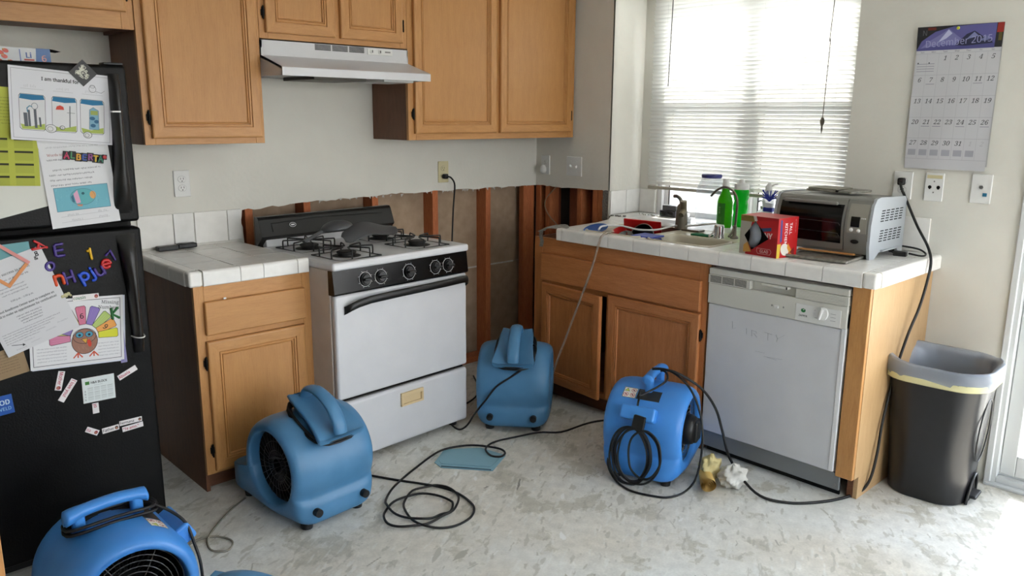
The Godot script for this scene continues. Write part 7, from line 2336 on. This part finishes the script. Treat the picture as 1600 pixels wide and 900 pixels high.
	c.line(c.ring(450, 92, 20, 20), 2, Color(0.35, 0.35, 0.37), true)
	c.line(c.ring(450, 76, 14, 9), 2, Color(0.35, 0.35, 0.37), true)
	c.line([Vector2(470, 104), Vector2(500, 112), Vector2(520, 96)], 2, Color(0.45, 0.45, 0.47))
	sheet("worksheet", "white worksheet reading I am thankful for, three coloured pictures, on the freezer door", "paper", -2.880, 1.516, 0.284, 0.216, -0.081, 0.8062, printed(c), [0.0, 0.0, 0.004, 0.016], 0.003)
	# square magnet turned on its corner
	c = Canvas.new(self, 160, 160, Color(0.16, 0.16, 0.17))
	for k in 46:
		var o := Vector2(rng.randf_range(34, 126), rng.randf_range(34, 126))
		var pts := []
		for q in 7: pts.append(o + Vector2(cos(q * 0.8 + k) * (6 + q), sin(q * 0.8 + k) * (6 + q)))
		c.line(pts, 4.5, Color(0.76, 0.76, 0.70))
	c.line(c.ring(80, 80, 14, 14), 5, Color(0.2, 0.2, 0.2), true)
	var t := solo("picture_magnet", "dark square magnet with pale swirls, turned on its corner at the fridge top", "magnet", rb(Vector3(0.058, 0.058, 0.002), 0.0008), mat("magnet_dark", Color(0.12, 0.12, 0.125), 0.5), Vector3(-2.812, 1.619, 0.8085), Vector3(0, 0, PI / 4 - 0.05))
	var b := MB.new()
	b.quad(Vector3(-0.0285, -0.0285, 0.0011), Vector3(0.0285, -0.0285, 0.0011), Vector3(0.0285, 0.0285, 0.0011), Vector3(-0.0285, 0.0285, 0.0011), Vector3.BACK)
	part(t, "print", b.mesh(), printed(c, 0.5))
	# ALBERTA magnet
	var am := thing("name_magnet", "rubber magnet spelling ALBERTA in coloured letters with a black outline", "magnet", Vector3(-2.832, 1.361, 0.8075))
	am.rotation.z = -0.13
	var cols := [Color(0.72, 0.16, 0.34), Color(0.22, 0.50, 0.30), Color(0.80, 0.58, 0.15), Color(0.20, 0.30, 0.60), Color(0.55, 0.25, 0.50), Color(0.80, 0.66, 0.18), Color(0.14, 0.45, 0.35)]
	var xs := [-0.052, -0.035, -0.018, -0.001, 0.016, 0.032, 0.046]
	b = MB.new()
	for k in 7: b.rbox(Vector3(0.020, 0.027, 0.002), 0.0009, Vector3(xs[k], 0.002 * sin(k * 2.0), 0.0))
	b.rbox(Vector3(0.014, 0.016, 0.002), 0.0009, Vector3(0.058, 0.006, 0.0))
	part(am, "backing", b.mesh(), M.black_rubber)
	for k in 7:
		part(am, "letter", letter_mesh("ALBERTA"[k], 0.019, 0.13, 0.5), mat("alberta_%d" % k, cols[k], 0.4), Vector3(xs[k], 0.002 * sin(k * 2.0), 0.0010))
	b = MB.new()
	b.xf = Transform3D(Basis(Vector3.RIGHT, PI / 2), Vector3(0.0585, 0.006, 0.001))
	b.lathe([Vector2(0.006, 0.0), Vector2(0.005, 0.001), Vector2(0.0, 0.0011)], 12)
	part(am, "emblem", b.mesh(), mat("emblem_red", Color(0.72, 0.10, 0.15), 0.4))
	# brown envelope
	c = Canvas.new(self, 260, 180, Color(0.56, 0.47, 0.35))
	for k in 7: c.scrawl(20, 30 + k * 18, 200, 8, Color(0.36, 0.28, 0.20), rng)
	sheet("brown_card", "brown printed card under the rotated letter at the left", "paper", -3.125, 0.735, 0.130, 0.090, 0.16, 0.8010, printed(c))
	sheet("teal_card", "teal card edge behind the rotated letter", "paper", -3.075, 1.082, 0.125, 0.050, 0.05, 0.8010, mat("teal_card", Color(0.40, 0.60, 0.62), 0.7))
	# turkey sheet with another below it
	sheet("paper_sheet", "blank white sheet mostly hidden under the turkey worksheet", "paper", -2.900, 0.800, 0.279, 0.226, -0.075, 0.8010, mat("paper_white", Color(0.78, 0.79, 0.84), 0.75))
	c = Canvas.new(self, 60, 240, Color(0.50, 0.48, 0.66))
	for k in 12: c.ell(rng.randf_range(8, 52), rng.randf_range(10, 230), 9, 7, [Color(0.72, 0.50, 0.45), Color(0.62, 0.62, 0.75), Color(0.42, 0.40, 0.60)][k % 3])
	sheet("bookmark", "narrow violet patterned bookmark behind the turkey worksheet", "bookmark", -2.776, 0.745, 0.020, 0.150, 0.02, 0.8013, printed(c, 0.4))
	c = Canvas.new(self, 560, 446, Color(0.82, 0.82, 0.83))
	c.box(18, 18, 524, 408, 3, Color(0.20, 0.20, 0.22))
	var fan := [[-1.42, Color(0.66, 0.69, 0.40), ""], [-0.52, Color(0.78, 0.66, 0.30), ""], [-0.10, Color(0.76, 0.42, 0.52), "6"], [0.36, Color(0.50, 0.42, 0.68), ""], [0.80, Color(0.64, 0.72, 0.40), ""], [1.16, Color(0.84, 0.58, 0.28), "9"], [1.52, Color(0.78, 0.78, 0.18), ""], [-1.15, Color(0.50, 0.42, 0.66), ""], [-1.60, Color(0.76, 0.46, 0.58), ""]]
	for f in fan:
		var d := Vector2(sin(f[0]), -cos(f[0]))
		var s := d.orthogonal()
		var o := Vector2(318, 262)
		var pts := [o + d * 84 - s * 20, o + d * 196 - s * 31, o + d * 206 - s * 24, o + d * 206 + s * 24, o + d * 196 + s * 31, o + d * 84 + s * 20]
		c.poly(pts, f[1])
		for k in 7:
			var a: float = lerpf(-18, 18, k / 6.0)
			c.line([o + d * 92 + s * a, o + d * 192 + s * (a * 1.3 + rng.randf_range(-4, 4))], 2.0, f[1].lightened(0.12))
		c.line(pts, 2.5, ink, true)
		if f[2] != "": c.text(f[2], (o + d * 140).x, (o + d * 140).y, 46, ink, "bold", f[0] * 0.7, 0)
	c.ell(318, 292, 78, 84, Color(0.56, 0.40, 0.34))
	for k in 24:
		var o := Vector2(318, 300) + Vector2(rng.randf_range(-52, 52), rng.randf_range(-50, 60))
		c.line([o, o + Vector2(6, 18)], 2.5, Color(0.62, 0.47, 0.41))
	c.line(c.ring(318, 292, 78, 84), 3, ink, true)
	c.line(c.ring(318, 256, 70, 50), 2.5, ink, true)
	for x in [288, 346]:
		c.ell(x, 246, 23, 19, Color(0.28, 0.56, 0.66))
		c.line(c.ring(x, 246, 23, 19), 2.5, ink, true)
		c.ell(x, 248, 8, 8, ink)
	c.poly([Vector2(298, 276), Vector2(336, 272), Vector2(326, 308)], Color(0.80, 0.60, 0.24))
	c.line([Vector2(298, 276), Vector2(336, 272), Vector2(326, 308)], 2, ink, true)
	c.ell(346, 306, 12, 26, Color(0.74, 0.22, 0.15), -0.2)
	for x in [276, 372]:
		for a in [-26, 0, 26]: c.line([Vector2(x, 366), Vector2(x + a, 396)], 8, Color(0.74, 0.30, 0.20))
	c.text("Missing", 480, 44, 30, ink, "serif", 0.12, 0)
	c.text("Numbers", 470, 78, 30, ink, "serif", 0.12, 0)
	for k in 5:
		c.scrawl(40, 316 + k * 21, 170, 9, Color(0.5, 0.5, 0.54), rng)
		c.scrawl(400, 316 + k * 21, 130, 9, Color(0.5, 0.5, 0.54), rng)
	sheet("worksheet", "white worksheet with a coloured turkey, titled Missing Numbers, on the lower door", "paper", -2.906, 0.803, 0.279, 0.222, -0.071, 0.8024, printed(c), [0, 0, 0.003, 0.006], 0.002)
	# letter hung at an angle
	c = Canvas.new(self, 432, 560, Color(0.78, 0.78, 0.79))
	c.text("registered for success in school", 330, 86, 20, ink, "serif", 0.0, 1)
	c.scrawl(150, 122, 160, 12, Color(0.3, 0.3, 0.32), rng)
	for k in 3: c.scrawl(120, 168 + k * 20, 150, 9, Color(0.35, 0.35, 0.38), rng)
	c.text("6:00 p.m. - 5:00 p.m.", 216, 250, 14, Color(0.25, 0.25, 0.28), "serif", 0.0, 0)
	c.text("School Readiness Center soon to complete an", 216, 292, 17, ink, "serifbold", 0.0, 0, 0.95)
	c.text("and to make an appointment for certification!", 216, 318, 17, ink, "serifbold", 0.0, 0, 0.95)
	for k in 4: c.scrawl(140 + k * 6, 350 + k * 17, 150 - k * 12, 9, Color(0.22, 0.22, 0.25), rng)
	for k in 5: c.scrawl(24, 428 + k * 15, 340 - k * 36, 8, Color(0.40, 0.40, 0.43), rng)
	for q in [[120, 508], [250, 500], [330, 480], [150, 530], [60, 540]]: c.scrawl(q[0], q[1], 60, 10, Color(0.62, 0.62, 0.65), rng)
	c.line([Vector2(46, 500), Vector2(108, 524)], 3, ink)
	c.poly([Vector2(116, 528), Vector2(98, 530), Vector2(104, 514)], ink)
	c.text("8", 392, 40, 40, ink, "heavy", 0.0, 0)
	c.text("&", 380, 62, 30, ink, "heavy", 0.0, 0)
	sheet("letter_sheet", "printed white letter hung at an angle across the upper left of the fridge door", "paper", -3.046, 0.926, 0.216, 0.287, 0.297, 0.8040, printed(c), [0, 0, 0.008, 0.004], 0.002)
	# frame magnet
	var fr := thing("frame_magnet", "pink and orange picture-frame magnet turned diagonally on the letter", "magnet", Vector3(-3.098, 1.052, 0.8075))
	fr.rotation.z = deg_to_rad(-40.0)
	var ca := mat("frame_orange", Color(0.80, 0.52, 0.30), 0.5)
	var cb := mat("frame_pink", Color(0.78, 0.50, 0.48), 0.5)
	bx(fr, "frame_bar", cb, -0.065, 0.065, 0.039, 0.049, -0.001, 0.001, 0.0005)
	bx(fr, "frame_bar", ca, -0.065, 0.065, -0.049, -0.039, -0.001, 0.001, 0.0005)
	bx(fr, "frame_bar", ca, 0.055, 0.065, -0.039, 0.039, -0.001, 0.001, 0.0005)
	bx(fr, "frame_bar", cb, -0.065, -0.055, -0.039, 0.039, -0.001, 0.001, 0.0005)
	# small pale figure magnet
	b = MB.new()
	for q in [[0.0, 0.0, 0.008], [0.008, 0.004, 0.006], [-0.009, -0.003, 0.006], [0.014, -0.002, 0.004]]: b.lathe([Vector2(0.0, q[2]), Vector2(q[2] * 0.7, q[2] * 0.7), Vector2(q[2], 0.0), Vector2(q[2] * 0.7, -q[2] * 0.7), Vector2(0.0, -q[2])], 12, Vector3(q[0], q[1], 0.0), 1.0, 0.5)
	solo("figure_magnet", "tiny pale lumpy magnet between the letter and the turkey worksheet", "magnet", b.mesh(), mat("figure_pale", Color(0.70, 0.68, 0.52), 0.5), Vector3(-2.930, 0.928, 0.806))
	# plastic letters
	letter("A", "red", Color(0.72, 0.08, 0.09), -2.985, 1.092, 0.040, -1.85)
	letter("E", "purple", Color(0.22, 0.14, 0.46), -2.934, 1.074, 0.044, 0.06)
	letter("1", "yellow", Color(0.82, 0.64, 0.03), -2.846, 1.052, 0.038, 0.10)
	letter("7", "purple", Color(0.22, 0.14, 0.46), -2.781, 1.038, 0.036, 0.75)
	letter("e", "red", Color(0.72, 0.08, 0.09), -2.800, 1.014, 0.046, 0.15)
	letter("u", "purple", Color(0.22, 0.14, 0.46), -2.822, 0.992, 0.046, 0.35)
	letter("j", "blue", Color(0.08, 0.28, 0.75), -2.846, 0.986, 0.042, 0.42)
	letter("p", "blue", Color(0.08, 0.28, 0.75), -2.870, 0.978, 0.046, 0.38)
	letter("H", "purple", Color(0.22, 0.14, 0.46), -2.914, 0.984, 0.042, 0.22)
	letter("n", "orange", Color(0.80, 0.26, 0.04), -2.943, 0.980, 0.048, 0.15)
	letter("o", "purple", Color(0.22, 0.14, 0.46), -2.964, 1.026, 0.042, 0.0)
	letter("K", "green", Color(0.03, 0.36, 0.13), -2.789, 0.845, 0.038, 0.05)
	# word magnets
	var red := Color(0.66, 0.14, 0.24)
	word_magnet("cousin", "small white magnet with the green word cousin above the turkey", Color(0.10, 0.36, 0.20), -2.872, 0.913, 0.078, 0.019, -0.03, "pink", 0.8050)
	word_magnet("Mother", "small white magnet with the red word Mother, steeply tilted", red, -2.974, 0.650, 0.064, 0.020, -1.85, "pink")
	word_magnet("I love you!", "small white magnet reading I love you in red, tilted", red, -2.955, 0.613, 0.080, 0.020, -2.20)
	word_magnet("Abuela", "small white magnet with the red word Abuela, tilted upwards", red, -2.768, 0.632, 0.066, 0.019, 0.42, "")
	word_magnet("yo", "tiny white magnet reading yo, hanging below the small calendar magnet", red, -2.878, 0.532, 0.036, 0.020, -1.58)
	word_magnet("tia", "tiny white magnet with the red word tia, tilted downwards", Color(0.70, 0.35, 0.42), -2.896, 0.455, 0.042, 0.019, -0.58, "pink")
	word_magnet("Father", "small white magnet with the black word Father", Color(0.14, 0.13, 0.15), -2.839, 0.447, 0.054, 0.019, 0.05, "dark")
	word_magnet("hermana", "small white magnet with the grey word hermana", Color(0.25, 0.23, 0.25), -2.773, 0.458, 0.074, 0.017, 0.0, "dark")
	word_magnet("\"Te amo.\"", "small white magnet with the red words Te amo", red, -2.768, 0.436, 0.069, 0.018, 0.06)
	# small calendar magnet
	c = Canvas.new(self, 300, 258, Color(0.80, 0.83, 0.83))
	c.rect(26, 36, 40, 34, Color(0.16, 0.42, 0.10))
	c.text("H&R BLOCK", 76, 54, 32, ink, "heavy", 0.0, -1, 0.92)
	c.scrawl(110, 84, 80, 8, Color(0.4, 0.4, 0.42), rng)
	for k in 4: c.text("2015"[k], 20, 138 + k * 30, 22, ink, "bold", 0.0, 0)
	for r in 3:
		for q in 4:
			c.rect(44 + q * 62, 106 + r * 48, 52, 4, Color(0.5, 0.52, 0.53))
			c.rect(44 + q * 62, 114 + r * 48, 52, 30, Color(0.75, 0.78, 0.78))
	t = solo("calendar_magnet", "white 2015 calendar magnet with a green square on the lower fridge door", "magnet", rb(Vector3(0.100, 0.086, 0.0016), 0.0007), mat("magnet_white", Color(0.84, 0.82, 0.82), 0.5), Vector3(-2.862, 0.598, 0.8015), Vector3(0, 0, -0.02))
	b = MB.new()
	b.quad(Vector3(-0.049, -0.042, 0.00095), Vector3(0.049, -0.042, 0.00095), Vector3(0.049, 0.042, 0.00095), Vector3(-0.049, 0.042, 0.00095), Vector3.BACK)
	part(t, "print", b.mesh(), printed(c, 0.5))
	c = Canvas.new(self, 300, 180, Color(0.05, 0.30, 0.62))
	c.text("OD", 276, 66, 62, Color(0.80, 0.86, 0.90), "heavy", 0.0, 1)
	c.text("VELD", 280, 128, 44, Color(0.60, 0.74, 0.86), "bold", 0.0, 1)
	t = solo("advert_magnet", "blue rounded advertising magnet cut by the left photo edge", "magnet", rb(Vector3(0.100, 0.062, 0.0016), 0.0007), mat("magnet_blue_card", Color(0.05, 0.30, 0.62), 0.4), Vector3(-3.160, 0.606, 0.8015), Vector3(0, 0, 0.06))
	b = MB.new()
	b.quad(Vector3(-0.049, -0.030, 0.00095), Vector3(0.049, -0.030, 0.00095), Vector3(0.049, 0.030, 0.00095), Vector3(-0.049, 0.030, 0.00095), Vector3.BACK)
	part(t, "print", b.mesh(), printed(c, 0.4))
